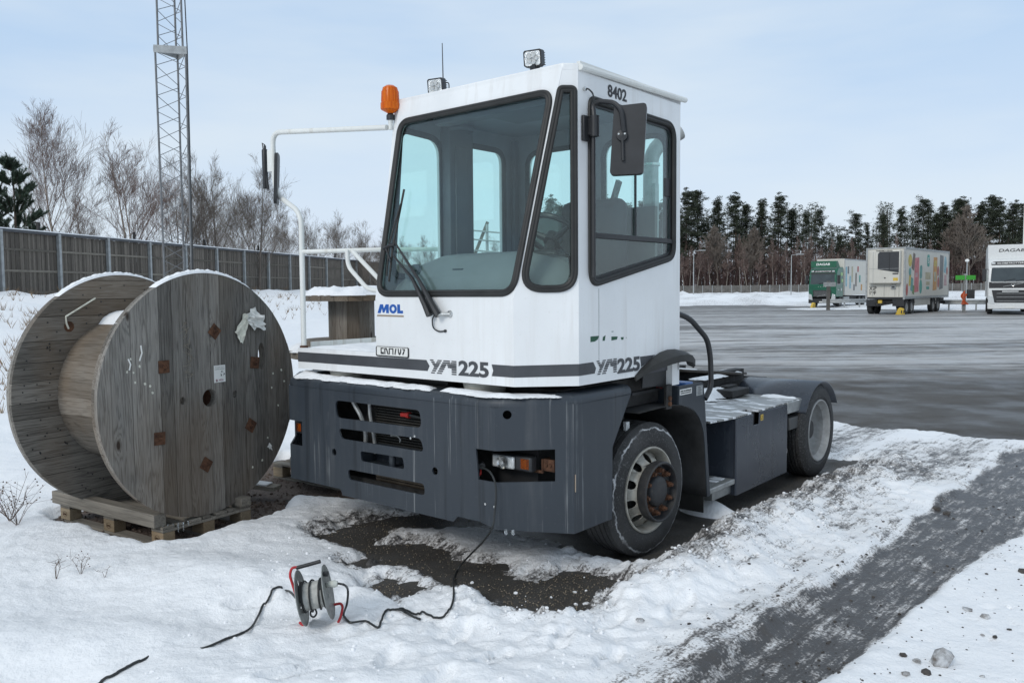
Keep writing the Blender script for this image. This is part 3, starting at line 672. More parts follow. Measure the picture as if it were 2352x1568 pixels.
NEED = simple('dark_pine_needles', (.040, .050, .029), .8, var=.45, sc=1.2); NEED2 = simple('near_pine_needles', (.050, .078, .050), .7, var=.4, sc=3)
PBARK = simple('brown_pine_bark', (.075, .055, .042), .9, var=.4, sc=3)
def near_pine(loc, H, seed, label):
    rnd = random.Random(seed); root = empty('young_pine', loc, 0, label, 'tree'); tk = MB().tube([(0, 0, -.4), (.05, 0, H * .5), (0, .05, H)], [.09, .06, .015], 7, caps=False); nd = MB()
    def brushy(a, b):
        a = Vector(a); b = Vector(b); L = (b - a).length; ax = (b - a).normalized(); tk.tube([a, b], [.014, .006], 4, caps=False)
        for k in range(int(L * 260)):
            p = a.lerp(b, rnd.uniform(.15, 1.04)); o_ = ax.orthogonal().normalized(); o_.rotate(Matrix.Rotation(rnd.uniform(0, 2 * PI), 3, ax))
            e = p + (ax * .75 + o_ * .7).normalized() * rnd.uniform(.10, .17); s_ = ax.cross(o_) * .012
            nd.add([p - s_, p + s_, e], [(0, 1, 2)])
    for w in range(9):
        z = H * (.12 + .86 * w / 8); n_ = 8; Lb = (H - z) * .34 + .45
        for k in range(n_):
            a = rnd.uniform(0, 2 * PI); d = Vector((math.cos(a), math.sin(a), .35 + .6 * w / 8)).normalized(); b = Vector((0, 0, z)); e = b + d * Lb * rnd.uniform(.8, 1.15); e.z += Lb * .12
            brushy(b.lerp(e, .35), e)
            for j in range(9):
                q = b.lerp(e, rnd.uniform(.2, .9)); dd = (d + Vector((rnd.gauss(0, .5), rnd.gauss(0, .5), .35))).normalized(); brushy(q, q + dd * rnd.uniform(.25, .5))
    brushy((0, 0, H * .86), (0, 0, H + .25))
    tk.build('trunk', PBARK, root, recalc=False); nd.build('crown', NEED2, root, smooth=False, recalc=False); return root
near_pine(onl(40, 37.5, 1.2), 6.2, 5, 'dense green young pine over the fence at the left edge')
t = near_pine(onl(-14, 40, 1.2), 5.2, 9, 'young pine cut by the left edge of the picture')
near_pine(onl(132, 41, 1.0), 2.9, 14, 'small young pine in front of the tall birch trunk')

def pine_mesh(seed, H, bare=.40, w=3.0, n=30, cone=False):
    rnd = random.Random(seed); tk = MB(); nd = MB(); lean = rnd.gauss(0, .3)
    tk.tube([(0, 0, -1), (lean * .3, 0, H * .5), (lean, 0, H * .97)], [.20, .13, .03], 6, caps=False)
    for i in range(n):
        t = (i + rnd.random() * .8) / n; z = H * (bare + (1 - bare) * t); a = rnd.uniform(0, 2 * PI)
        prof = (1 - t) ** .8 * 1.15 + .12 if cone else (math.sin(min(1, t * 1.1 + .12) * PI) ** .6 * .9 + .18)
        L = w * prof * rnd.uniform(.35, 1.2) * (1 + .35 * math.cos(a - seed)); b = Vector((lean * z / H, 0, z)); e = b + Vector((math.cos(a) * L, math.sin(a) * L, L * rnd.uniform(.05, .4) - (.3 * L if cone else 0)))
        tk.tube([b, e], [.07, .02], 3, caps=False)
        for c_ in range(5):
            p = b.lerp(e, rnd.uniform(.3, 1.08)) + Vector((rnd.gauss(0, .35), rnd.gauss(0, .35), rnd.gauss(0, .35)))
            rr = rnd.uniform(.35, 1.05)
            for k in range(30):
                d = Vector((rnd.gauss(0, 1), rnd.gauss(0, 1), rnd.gauss(0, .62))); d = d.normalized() * rnd.random() ** .5 * rr; d.z *= .62; q = p + d
                s1 = Vector((rnd.gauss(0, 1), rnd.gauss(0, 1), rnd.gauss(0, .5))).normalized() * rnd.uniform(.20, .38); s2 = Vector((rnd.gauss(0, 1), rnd.gauss(0, 1), rnd.gauss(0, .5))).normalized() * rnd.uniform(.10, .19)
                nd.add([q - s1, q + s2, q + s1], [(0, 1, 2)])
    return tk, nd
protos = []
for sd_i, (H, ba, w, n_, cn) in enumerate([(22, .36, 3.0, 50, False), (22, .28, 3.0, 58, True), (22, .46, 3.2, 42, False), (22, .20, 3.1, 66, True), (22, .34, 2.6, 46, False)]):
    tk, nd = pine_mesh(50 + sd_i, H, ba, w, n_, cn)
    protos.append((tk, nd))
pm_done = {}
def pine(u, v, dist, k, sx, label, group='pines at the edge of the wood behind the yard'):
    p = D(u, 660, dist); z0 = .3; top = D(u, v, dist).z; s_ = (top - z0) / 22.0; root_tilt = ((u * 13) % 7 - 3) * .012
    root = empty('pine_tree', (p.x, p.y, z0), (u * 1.7) % 6, label, 'tree', group); root.scale = (s_ * sx, s_ * sx, s_); root.rotation_euler.y = root_tilt
    if k not in pm_done:
        a = protos[k][0].build('trunk', PBARK, root, recalc=False); b = protos[k][1].build('crown', NEED, root, smooth=False, recalc=False); pm_done[k] = (a.data, b.data)
    else:
        for nm, me in zip(('trunk', 'crown'), pm_done[k]):
            q = bpy.data.objects.new(nm, me); C.objects.link(q); q.parent = root
    return root
NB = ['first', 'second', 'third', 'fourth', 'fifth', 'sixth', 'seventh', 'eighth', 'ninth', 'tenth', 'eleventh', 'twelfth', 'thirteenth', 'fourteenth', 'fifteenth', 'sixteenth']
PL = [(1575, 441, 3, 1.3), (1603, 439, 1, 1.3), (1643, 458, 0, 1.0), (1690, 448, 3, 1.25), (1712, 470, 1, 1.2), (1748, 460, 4, 1.1), (1787, 450, 3, 1.1), (1818, 481, 1, 1.25), (1853, 487, 0, .9), (1880, 482, 2, .9)]
for i, (u, v, k, sx) in enumerate(PL):
    pine(u, v, 205 + (i * 7) % 18, k, sx, '%s dark pine in the wood%s, counted from the rear edge of the cab' % (NB[i], ', broad crown' if sx > 1.2 else ', slender crown' if sx < 1 else ''))
PR = [(1928, 541, 4, 1.3), (1963, 490, 2, 1.2), (1996, 513, 4, .8), (2027, 492, 1, 1.0), (2067, 480, 0, 1.0), (2118, 457, 2, 1.15), (2150, 490, 1, 1.2), (2164, 472, 3, 1.1), (2192, 457, 1, 1.2), (2216, 457, 3, 1.35), (2243, 470, 3, 1.3), (2268, 450, 1, 1.3), (2290, 460, 3, 1.25), (2321, 466, 3, 1.3), (2350, 466, 1, 1.3)]
for i, (u, v, k, sx) in enumerate(PR):
    pine(u, v, 200 + (i * 7) % 20, k, sx, '%s pine right of the low gap above the green lorry%s' % (NB[i], ', broad crown' if sx > 1.2 else ', thin crown' if sx < 1 else ''))
for i, (u, v, k, sx) in enumerate([(1262, 455, 3, 1.2), (1290, 470, 1, 1.2), (1330, 480, 0, 1), (1378, 455, 3, 1.2), (1400, 462, 1, 1.1), (1440, 470, 4, 1.1), (1478, 462, 3, 1.2), (1520, 466, 2, 1.2), (1546, 455, 1, 1.1)]):
    pine(u, v, 208 + (i * 7) % 15, k, sx, 'pine seen through the side glass of the cab, %s from the narrow corner window' % NB[i])
# the wood behind
def woodmass():
    rnd = random.Random(77); nd = MB(); tk = MB()
    for i in range(230):
        u = rnd.uniform(1180, 2400); dist = rnd.uniform(222, 262); p = D(u, 660, dist)
        v = rnd.uniform(515, 575) if 1890 < u < 2010 else rnd.uniform(462, 515); H = D(u, v, dist).z
        tk.tube([(p.x, p.y, 0), (p.x + rnd.gauss(0, .3), p.y, H * .95)], [.2, .05], 4, caps=False)
        for k in range(300):
            t = rnd.random() ** .7; z = H * (.22 + .78 * t); w = 3.4 * (1 - t) ** .55 + .5; q = Vector((p.x + rnd.gauss(0, .5) * w, p.y + rnd.gauss(0, .4) * w, z))
            s1 = Vector((rnd.gauss(0, 1), rnd.gauss(0, .6), rnd.gauss(0, .45))).normalized() * rnd.uniform(.3, .62); s2 = Vector((rnd.gauss(0, 1), rnd.gauss(0, 1), rnd.gauss(0, .5))).normalized() * rnd.uniform(.15, .3)
            nd.add([q - s1, q + s2, q + s1], [(0, 1, 2)])
    tag(nd.build('wood_foliage', NEED, smooth=False, recalc=False), 'dark mass of pine foliage deeper in the wood', 'woodland', kind='stuff')
    tag(tk.build('wood_trunks', PBARK, recalc=False), 'brown trunks deeper in the pine wood', 'woodland', kind='stuff')
woodmass()
tag(brush('wood_brush', 1180, 2400, lambda u: 196, 11.0, 1700, simple('red_brown_brush', (.085, .052, .048), .9, var=.35, sc=.3), 41, 'reddish brown undergrowth of bare birch twigs below the pines', z=.2, thick=.05, branch=7), None, None)
brush('wood_brush_low', 1180, 2400, lambda u: 222, 9.0, 900, PBARK, 43, 'dark brown brush deeper in the wood', z=.1, thick=.13, branch=6)
# birches in front of the wood
fb = bare_tree('birch_tree', 61, 13, .10, 'x', 'tree', 'slim birches in front of the pine wood', (0, 194, .2), 22, low=.35, wide=.16, minr=.02, kids=4, bark=simple('white_birch_stem', (.30, .27, .23), .8, var=.4, sc=2), twm=TWIG)
ob = bare_tree('oak_tree', 64, 19, .22, 'tall bare broadleaf tree with grey trunk and fan of twigs, right of the trailer', 'tree', None, tuple(D(2228, 660, 192)[:2]) + (.2,), 34, low=.25, wide=.30, minr=.035, kids=5, bark=TWIG2, twm=TWIG2)
t = copy_tree(ob); p = D(2188, 660, 197); t.location = (p.x, p.y, .2); t.scale = (.85,) * 3; t.rotation_euler.z = 2; t['label'] = 'bare broadleaf tree behind the rear end of the trailer'
t = copy_tree(ob); p = D(1650, 660, 196); t.location = (p.x, p.y, .2); t.scale = (.8,) * 3; t.rotation_euler.z = 4; t['label'] = 'bare spreading tree rising in front of the pines right of the cab'
t = copy_tree(ob); p = D(1722, 660, 196); t.location = (p.x, p.y, .2); t.scale = (.78,) * 3; t.rotation_euler.z = 1; t['label'] = 'bare spreading tree left of the second light pole'
t = copy_tree(ob); p = D(1318, 660, 60); t.location = (p.x, p.y, .1); t.scale = (.01,) * 3
for c_ in list(t.children): bpy.data.objects.remove(c_)
bpy.data.objects.remove(t)
us = [1572, 1584, 1601, 1618, 1633, 1651, 1668, 1684, 1699, 1716, 1733, 1741, 1759, 1776, 1790, 1806, 1823, 1839, 1851, 1869, 1884, 1902, 1921, 1944, 1962, 1978, 2010, 2056, 2104, 2140, 2170, 2205, 2248, 2262, 1340, 1385, 1430, 1470, 1500, 1540]
for i, u in enumerate(us):
    t = fb if i == 0 else copy_tree(fb); p = D(u, 660, 192 + (i * 5) % 9); t.location = (p.x, p.y, .2); s_ = .72 + ((i * 37) % 11) / 30; t.scale = (1, 1, s_); t.rotation_euler.z = i * 1.3
    t['label'] = 'slim pale birch stem in the row in front of the dark pine wood'

# ================================================================== LATTICE MAST
ma = D(412, 668, 25); mast = empty('lattice_mast', (ma.x, ma.y, .6), R(14), 'tall triangular steel lattice mast with a bolted joint high up, in front of the fence', 'mast')
MS = simple('weathered_mast_steel', (.17, .175, .18), .6, .4, var=.25, sc=4)
def tri(h, z): return [(-h * .5, -h * .2, z), (h * .5, -h * .2, z), (h * .12, h * .62, z)]
def mast_part(z0, z1, h0, h1, n_, first=[None]):
    A = tri(h0, z0); B = tri(h1, z1)
    for a, b in zip(A, B): MB().cyl(a, b, .030, 8).build('leg', MS, mast)
    for i in range(n_):
        for k in range(3):
            a0, b0 = Vector(A[k]), Vector(B[k]); a1, b1 = Vector(A[(k + 1) % 3]), Vector(B[(k + 1) % 3])
            p = a0.lerp(b0, i / n_); q = a1.lerp(b1, (i + .46) / n_); r_ = a0.lerp(b0, (i + .92) / n_)
            MB().cyl(p, q, .010, 5).build('brace', MS, mast); MB().cyl(q, r_, .010, 5).build('brace', MS, mast)
zt = 8.42; mast_part(-.3, zt, .74, .84, 10); mast_part(zt + .05, zt + 6.0, .68, .64, 8)
pts_ = tri(.92, zt); MB().bar(pts_[0], pts_[1], .03, .22).bar(pts_[1], pts_[2], .03, .20).bar(pts_[2], pts_[0], .03, .14).build('joint_plate', M['galv'], mast)
MB().tube([Vector(p) + Vector((.04, -.02, 0)) for p in ((.37, -.15, -.3), (.40, -.17, 3.5), (.43, -.17, zt), (.33, -.12, zt + 6))], .018, 6).build('feeder_cable', M['cable'], mast)

# ================================================================== LIGHT POLES, RAILS, SIGNS
LG = 'slim light poles round the yard'
def lamp(u, vt, vb, lab, d_):
    b = D(u, 660, d_); H = D(u, vt, d_).z
    r_ = empty('light_pole', (b.x, b.y, 0), 0, lab, 'lamp post', LG); MB().tube([(0, 0, 0), (0, 0, H)], [.10, .05], 8).build('pole', M['galv'], r_)
    MB().cyl((0, 0, H), (1.1, -.2, H + .12), .04, 6).build('arm', M['galv'], r_); MB().box(.8, 1.9, -.32, -.05, H + .06, H + .2).build('lamp_head', M['galv'], r_, bev=.03)
lamp(1593, 577, 687, 'light pole closest to the rear edge of the cab', 138); lamp(1817, 586, 686, 'light pole just left of the green lorry', 133)
b = D(2220, 660, 105); r_ = empty('light_pole', (b.x, b.y, 0), 0, 'white light pole with round head behind the green signs', 'lamp post', LG)
MB().tube([(0, 0, 0), (0, 0, 4.9)], [.09, .06], 8).build('pole', M['galv'], r_); MB().lathe([(.02, 5.25), (.22, 5.15), (.24, 4.95), (.08, 4.85)], ((0, 0, 0), (1, 0, 0), (0, 1, 0), (0, 0, 1)), 12).build('lamp_head', M['paper'], r_)
b = D(2348, 660, 76); r_ = empty('flag_pole', (b.x, b.y, 0), 0, 'tall white pole rising at the right edge of the picture', 'pole')
MB().tube([(0, 0, 0), (0, 0, 10.4)], [.075, .045], 8).build('shaft', M['paper'], r_)
MB().lathe([(.001, 10.62), (.07, 10.55), (.07, 10.45), (.03, 10.38)], ((0, 0, 0), (1, 0, 0), (0, 1, 0), (0, 0, 1)), 10).build('finial', M['paper'], r_)
def guard(a, b, lab, n_):
    a = Vector((a.x, a.y, 0)); b = Vector((b.x, b.y, 0)); L = (b - a).length; an = math.atan2(b.y - a.y, b.x - a.x)
    r_ = empty('guard_rail', a, an, lab, 'crash barrier', 'crash barriers at the truck bays'); prof = [(.0, .45), (.06, .50), (.06, .56), (.0, .60), (.0, .63), (.06, .68), (.06, .75), (0, .80)]
    g = MB(); V = [(x, -p, z) for x in (0, L) for p, z in prof]; n2 = len(prof); g.add(V, [(i, i + 1, n2 + i + 1, n2 + i) for i in range(n2 - 1)]); ob = g.build('beam', M['galv'], r_); s_ = ob.modifiers.new('s', 'SOLIDIFY'); s_.thickness = .02
    for i in range(n_): MB().box(L * (i + .5) / n_ - .05, L * (i + .5) / n_ + .05, .02, .12, 0, .72).build('post', M['galv'], r_)
guard(G(1888, 708), G(1992, 707), 'grey crash barrier on the snow island in front of the green lorry', 3); guard(G(2164, 712), G(2290, 712), 'grey crash barrier between the trailer and the white lorry', 4)
p = G(1902, 712); r_ = empty('wooden_post', p, 0, 'grey wooden post with a small metal plate beside the crash barrier', 'post')
MB().box(-.12, .12, -.1, .1, 0, 2.35).build('shaft', WG, r_); MB().box(-.45, .55, -.14, -.11, 1.9, 2.25).build('plate', M['galv'], r_)
p = G(2214, 716); r_ = empty('socket_post', p, 0, 'post with green signs and grey socket box between the trailer and the white lorry', 'charging post')
MB().box(-.08, .08, -.08, .08, 0, 2.75).build('shaft', M['galv'], r_); GS = simple('bright_green_sign', (.07, .42, .06), .5)
MB().box(-.72, -.05, -.12, -.09, 2.3, 2.62).build('sign', GS, r_); MB().box(.05, .72, -.12, -.09, 2.3, 2.62).build('sign', GS, r_); MB().box(.15, .62, -.25, .0, .95, 1.6).build('socket_box', M['stripe'], r_, bev=.02)
g = MB(); rnd = random.Random(6)
for k in range(5): g.tube(smooth_path([(-.05, -.15, 1.5), (-.15 - .05 * k, -.2, 1.1), (-.3 + .12 * k, -.22, .55), (-.1, -.2, .75), (-.05 + .03 * k, -.2, 1.3)], 5), .03, 5)
g.build('orange_cable', simple('orange_cable', (.55, .10, .03), .5), r_)
def chock(u, v, rz, lab):
    r_ = empty('wheel_chock', G(u, v), rz, lab, 'wheel chock', 'yellow wheel chocks')
    MB().plate([(-.28, 0), (.28, 0), (.20, .42), (.0, .48), (-.12, .40)], [], ((0, .1, 0), (1, 0, 0), (0, 0, 1), (0, -1, 0)), .22).build('wedge', M['yellow'], r_, bev=.02)
    MB().box(-.1, -.04, -.13, -.10, .1, .3).box(.06, .12, -.13, -.10, .1, .3).build('marking', M['ink'], r_)
chock(2071, 723, 0, 'yellow wheel chock lying by the front axle of the trailer'); chock(1872, 707, .6, 'yellow wheel chock on the snow beside the wooden post')
# ================================================================== TERMINAL TRACTOR
TR = empty('terminal_tractor', ORG, -YAW, 'white and slate blue terminal tractor with a tall single cab, parked in the snow', 'truck')
X3, Y3, Z3 = (1, 0, 0), (0, 1, 0), (0, 0, 1)
def P(mb, name, mat, bev=0, parent=TR, **k): return mb.build(name, mat, parent, bev, **k)
BC = -.17
# ---- bumper: bent sheet with openings, built facet by facet
YB = -1.12; Z0, Z1 = .448, 1.175
bump_fr = ((0, YB, 0), X3, Z3, (0, -1, 0))
slots = [rpoly([(-.666, 1.102), (.223, 1.105), (.241, .985), (-.645, .974)][::-1], .045), rpoly([(-.632, .899), (.229, .915), (.262, .828), (-.60, .824)][::-1], .05),
         rpoly([(-.391, .758), (.052, .765), (.067, .686), (-.379, .687)][::-1], .02), rpoly([(-.536, .608), (.254, .613), (.263, .536), (-.52, .534)][::-1], .03),
         circ(-.686, .715, .026, 14), circ(.359, .714, .026, 14)]
FX = .885; FXL = 2 * BC - FX
outer = [(-1.07, .715), (FXL, .715), (FXL, Z0), (-.62, Z0), (-.60, .405), (.52, .405), (.56, .445), (.75, .445), (FX, .418), (FX, .712), (.742, .712), (.722, .905), (FX, .908), (FX, Z1), (FXL, Z1), (FXL, .905), (-1.07, .905)]
bumper = P(MB().plate(outer, slots, bump_fr, .012), 'bumper', M['blue'])
cd = Vector((1.25 - FX, -.80 - YB, 0)); cl = cd.length; cu = cd.normalized(); cn = Vector((cu.y, -cu.x, 0))
out2 = [(0, .418), (cl, .382), (cl, Z1 + .02), (0, Z1), (0, .908), (cl * .76, .914), (cl * .76, .714), (0, .712)]
P(MB().plate(out2, [circ(.075, 1.142 - .01, .028, 14)], ((FX, YB, 0), cu, Z3, cn), .012), 'bumper_corner', M['blue'])
cu2 = Vector((-cu.x, cu.y, 0)); cn2 = Vector((-cn.x, cn.y, 0))
P(MB().plate([(0, Z0), (cl, .42), (cl, Z1 + .02), (0, Z1), (0, .905), (cl * .76, .905), (cl * .76, .715), (0, .715)], [], ((FXL, YB, 0), cu2, Z3, cn2), .012), 'bumper_corner', M['blue'])
sidep = [(-.80, .382), (-.368, .381), (-.362, .86), (-.13, 1.19), (-.8, 1.19)]
P(MB().plate(sidep, [], ((1.25, 0, 0), Y3, Z3, X3), .012), 'bumper_side', M['blue'])
P(MB().plate(sidep, [], ((2 * BC - 1.25, 0, 0), Y3, Z3, (-1, 0, 0)), .012), 'bumper_side', M['blue'])
# rounded top lip going inward
def lip(path, name, depth=.20):
    prof = [(0, -.004), (0.0, .02), (.008, .042), (.028, .058), (.06, .064), (depth, .064), (depth, .052), (.06, .052), (.035, .045), (.016, .02), (.012, -.004)]
    V = []; F = []; n = len(prof)
    for i, (p, inw, z) in enumerate(path):
        for a, b in prof: V.append(Vector((p[0], p[1], z + b)) + Vector((inw[0], inw[1], 0)) * a)
    for i in range(len(path) - 1):
        for k in range(n): F.append((i * n + k, i * n + (k + 1) % n, (i + 1) * n + (k + 1) % n, (i + 1) * n + k))
    F.append(tuple(range(n))); F.append(tuple(range((len(path) - 1) * n, len(path) * n))[::-1])
    return P(MB().add(V, F), name, M['blue'])
zt_ = Z1
lip([((1.25, -.13), (-1, 0), zt_ + .012), ((1.25, -.74), (-1, .02), zt_ + .014), ((1.225, -.822), (-.8, .55), zt_ + .014), ((FX + .05, YB + .045), (-.30, 1.0), zt_ + .002), ((FX - .06, YB), (-.1, 1.0), zt_), ((.0, YB), (0, 1), zt_), ((FXL + .06, YB), (.1, 1), zt_), ((FXL - .05, YB + .045), (.35, 1), zt_), ((2 * BC - 1.25, -.78), (1, .3), zt_), ((2 * BC - 1.25, -.2), (1, 0), zt_)], 'bumper_lip')
P(MB().plate(rpoly([(-.61, .40), (.50, .40), (.56, .44), (-.61, .455)], .01), [], ((0, YB + .03, 0), X3, Z3, (0, -1, 0)), .01), 'skid_lip', M['blue'])
# tow pocket, radiator behind the slots
g = MB().box(-.40, .08, YB + .16, YB + .17, .66, .79).box(-.40, .08, YB + .012, YB + .17, .655, .665).box(-.41, -.40, YB + .012, YB + .17, .66, .79).box(.07, .08, YB + .012, YB + .17, .66, .79).box(-.40, .08, YB + .012, YB + .17, .785, .795)
P(g, 'tow_pocket', M['blue']); P(MB().cyl((-.13, YB + .07, .66), (-.13, YB + .07, .79), .026, 14), 'tow_pin', M['blue'])
RADM = simple('dusty_radiator', (.045, .043, .038), .6, .3, var=.35)
FIN = simple('bronze_intercooler', (.16, .125, .09), .5, .5, var=.3)
P(MB().box(-.42, .36, -.93, -.88, .5, 1.25), 'radiator', simple('black_core', (.006, .006, .006), .8))
fin0 = P(MB().box(-.42, .36, -.955, -.931, -.004, .004), 'radiator_fin', RADM, smooth=False); fin0.location.z = .62
for i in range(1, 26):
    f_ = fin0.copy(); C.objects.link(f_); f_.location.z = .62 + i * .0195
for i in range(6):
    f_ = P(MB().box(-.40, .36, -.97, -.94, -.007, .007), 'intercooler_tube', FIN, smooth=False); f_.location.z = .515 + i * .019
P(MB().tube(smooth_path([(-.60, -1.03, 1.14), (-.55, -1.03, 1.07), (-.49, -1.02, .98), (-.47, -1.0, .86), (-.48, -1.0, .74)]), .017, 8).tube(smooth_path([(-.42, -1.0, 1.14), (-.415, -1.0, 1.0), (-.39, -.99, .84), (-.385, -.98, .72)]), .014, 8), 'coolant_hose', M['alu'])
P(MB().cyl((-.08, -1.0, 1.034), (-.03, -1.0, 1.036), .017, 8).cyl((-.03, -1, 1.036), (.0, -1, 1.036), .022, 8), 'jump_start_cap', M['redcap']); P(MB().cyl((.0, -1, 1.036), (.14, -.98, 1.02), .012, 8), 'battery_lead', M['cable'])
P(MB().tube([(.14, -1.0, .955), (.17, -1.0, .985), (.185, -1.0, 1.01)], .022, 8), 'jump_start_cap', M['redcap'])
P(MB().tube(smooth_path([(-.20, -1.0, .872), (-.13, -1.0, .875), (-.10, -1.0, .855), (-.105, -1.0, .835)]), .006, 6), 'vent_hose', M['alu'])
for x, z in ((.175, .925), (.135, .908), (.80, .565), (.875, .56)): P(MB().cyl((x, YB - .004, z), (x, YB + .01, z), .008, 8), 'rivet', M['chrome'])
# inner dark mass: engine bay, frame
P(MB().box(-1.0, 1.0, -.84, .1, .55, 1.18).box(-1.15, 1.1, -.74, .5, 1.06, 1.26), 'engine_bay', M['chassis'])
P(MB().box(-1.2, .80, -.98, -.80, .40, .52), 'front_crossmember', M['chassis'])
P(MB().box(-.44, -.34, -.8, 3.95, .62, .90).box(.34, .44, -.8, 3.95, .62, .90).box(-.34, .34, 1.2, 1.35, .6, .8).box(-.34, .34, 2.55, 2.7, .6, .8).box(-.5, .5, 3.9, 3.98, .55, .9), 'chassis_frame', M['chassis'])
P(MB().box(-.32, .32, .0, 1.1, .38, 1.0), 'engine_block', M['chassis']); P(MB().cyl((-1.0, .145, .478), (1.0, .145, .478), .07, 12), 'front_axle', M['chassis']); P(MB().cyl((-1.0, 3.37, .46), (1.0, 3.37, .46), .10, 12).lathe([(.05, -.18), (.22, -.1), (.24, .1), (.05, .2)], ((0, 3.37, .46), X3, Z3, Y3), 16), 'rear_axle', M['chassis'])
for x0, x1 in ((-.965, -.73), (.40, .70)):
    P(MB().lathe([(.02, 1.19), (.12, 1.20), (.135, 1.22), (.15, 1.29), (.02, 1.29)], (((x0 + x1) / 2, -.83, 0), X3, Y3, Z3), 20), 'cab_mount', M['concretey'])
g = MB()
for i in range(6): g.box(-.67, .23, -.87, -.85, 1.19 + i * .019, 1.197 + i * .019)
P(g.box(-.69, .25, -.84, -.83, 1.18, 1.31).box(.22, .25, -.875, -.84, 1.18, 1.3), 'upper_grille', M['alu'] if False else simple('dark_grille_bars', (.06, .06, .06), .4, .6))
# ---- headlight clusters
def lights(sx):
    def q(x): return x if sx > 0 else 2 * BC - x
    bx = lambda a, b, *r: (min(q(a), q(b)), max(q(a), q(b))) + r
    h = P(MB().box(*bx(.712, 1.04, -.965, -.90, .764, .862)), 'lamp_housing', M['black'], .012)
    P(MB().box(*bx(.738, .915, -.985, -.96, .772, .852)), 'headlight', M['lampglass'], .010); P(MB().lathe([(.001, .0), (.035, .004), (.042, .014)], ((q(.835), -.9875, .813), X3, Z3, (0, -1, 0)), 18), 'reflector_bulb', M['chrome'])
    P(MB().box(*bx(.945, 1.038, -.965, -.90, .768, .860)), 'indicator_lamp', M['amber'], .014)
    P(MB().box(*bx(1.058, 1.15, -.87, -.858, .768, .842)).box(*bx(1.058, 1.066, -.88, -.80, .768, .842)).box(*bx(.98, 1.07, -.882, -.87, .752, .768)), 'lamp_bracket', M['rust'])
    for x in (1.09, 1.12): P(MB().cyl((q(x), -.88, .806), (q(x), -.86, .806), .012, 6), 'nut', M['rust'])
    P(MB().box(*bx(.70, 1.02, -.87, -.85, .6, .98)), 'lamp_recess', simple('dark_recess_%d' % sx, (.01, .01, .011), .8))
lights(1); lights(-1)
P(MB().tube([(.675, -1.03, .775), (.70, -1.05, .79), (.73, -1.07, .785)], [.022, .026, .022], 10), 'engine_heater_socket', M['black'])
P(MB().tube(smooth_path([(.70, -1.05, .76), (.715, -1.07, .735), (.69, -1.06, .715), (.66, -1.05, .705)]), .006, 6), 'cap_strap', M['redcap'])
P(MB().cyl((1.252, -.789, .644), (1.252, -.789, .753), .004, 6), 'scrape_mark', M['tan'])
ICE = NT('clear_ice'); ICE.b.inputs['Transmission Weight'].default_value = .85; ICE.b.inputs['IOR'].default_value = 1.31; ICE = ICE.set((.85, .9, .93), .15)
for x, y in ((.935, -1.085), (.975, -1.065)): P(MB().tube([(x, y, .42), (x, y, .395), (x + .004, y, .385)], [.008, .010, .004], 8), 'ice_drop', ICE)
# ---- cab shell
FL = -.31; ZB = 1.30; ZW = 1.84; LS = .152           # belt height, lean of the windscreen plane
def fy(z): return -1.022 + LS * (z - ZW)             # front plane above the belt
fn = Vector((0, -1, LS)).normalized(); fv = Vector((0, LS, 1)).normalized()
ZT = 3.235
lowf = [(-1.232, ZB), (.957, ZB), (.957, ZW), (FL, ZW), (FL, 1.46), (-1.232, 1.46)]
P(MB().plate(lowf, [], ((0, -1.022, 0), X3, Z3, (0, -1, 0)), .03), 'front_panel', M['white'])
Lz = (ZT - ZW) / fv.z
def fp(x, z): return (x, (z - ZW) / fv.z)
ws_out = rpoly([fp(-.30, 1.868), fp(.90, 1.868), fp(.998, 1.95), fp(1.121, 3.02), fp(1.02, 3.115), fp(-.19, 3.10), fp(-.245, 3.02)], [.10, .12, .10, .06, .10, .10, .05])
ws_out = rpoly([fp(-.300, 1.862), fp(.965, 1.862), fp(1.135, 3.112), fp(-.232, 3.105)], [.12, .13, .10, .11], 10)
TRX = 1.183
P(MB().plate([(FL, 0), (.957, 0), (TRX, Lz), (-.262, Lz)], [offset(ws_out, .012)], ((0, -1.022, ZW), X3, fv, fn), .03), 'windscreen_surround', M['white'])
# corner facet
fa = Vector((.957, -1.022, 0)); fb_ = Vector((1.25, -.743, 0)); fu = (fb_ - fa).normalized(); FLN = (fb_ - fa).length; fcn = Vector((fu.y, -fu.x, 0))
def fe_x(z): return 0 if z < ZW else (TRX - .957) / fu.x * (z - ZW) / (ZT - ZW)
sw = rpoly([(.175 + .0, 1.888), (.275, 1.888), (FLN - .012, 2.0), (FLN - .012, 3.06), (FLN - .06, 3.118), (.291, 3.09), (.062, 2.02)], [.10, .08, .13, .05, .03, .05, .10], 8)
sw = rpoly([(.036, 1.886), (FLN - .012, 1.886), (FLN - .012, 3.12), (.286, 3.12)], [.125, .13, .035, .035], 10)
P(MB().plate([(0, ZB), (FLN, ZB), (FLN, ZT + .01), (fe_x(ZT), ZT), (0, ZW)], [offset(sw, .012)], (fa, fu, Z3, fcn), .03), 'corner_panel', M['white'])
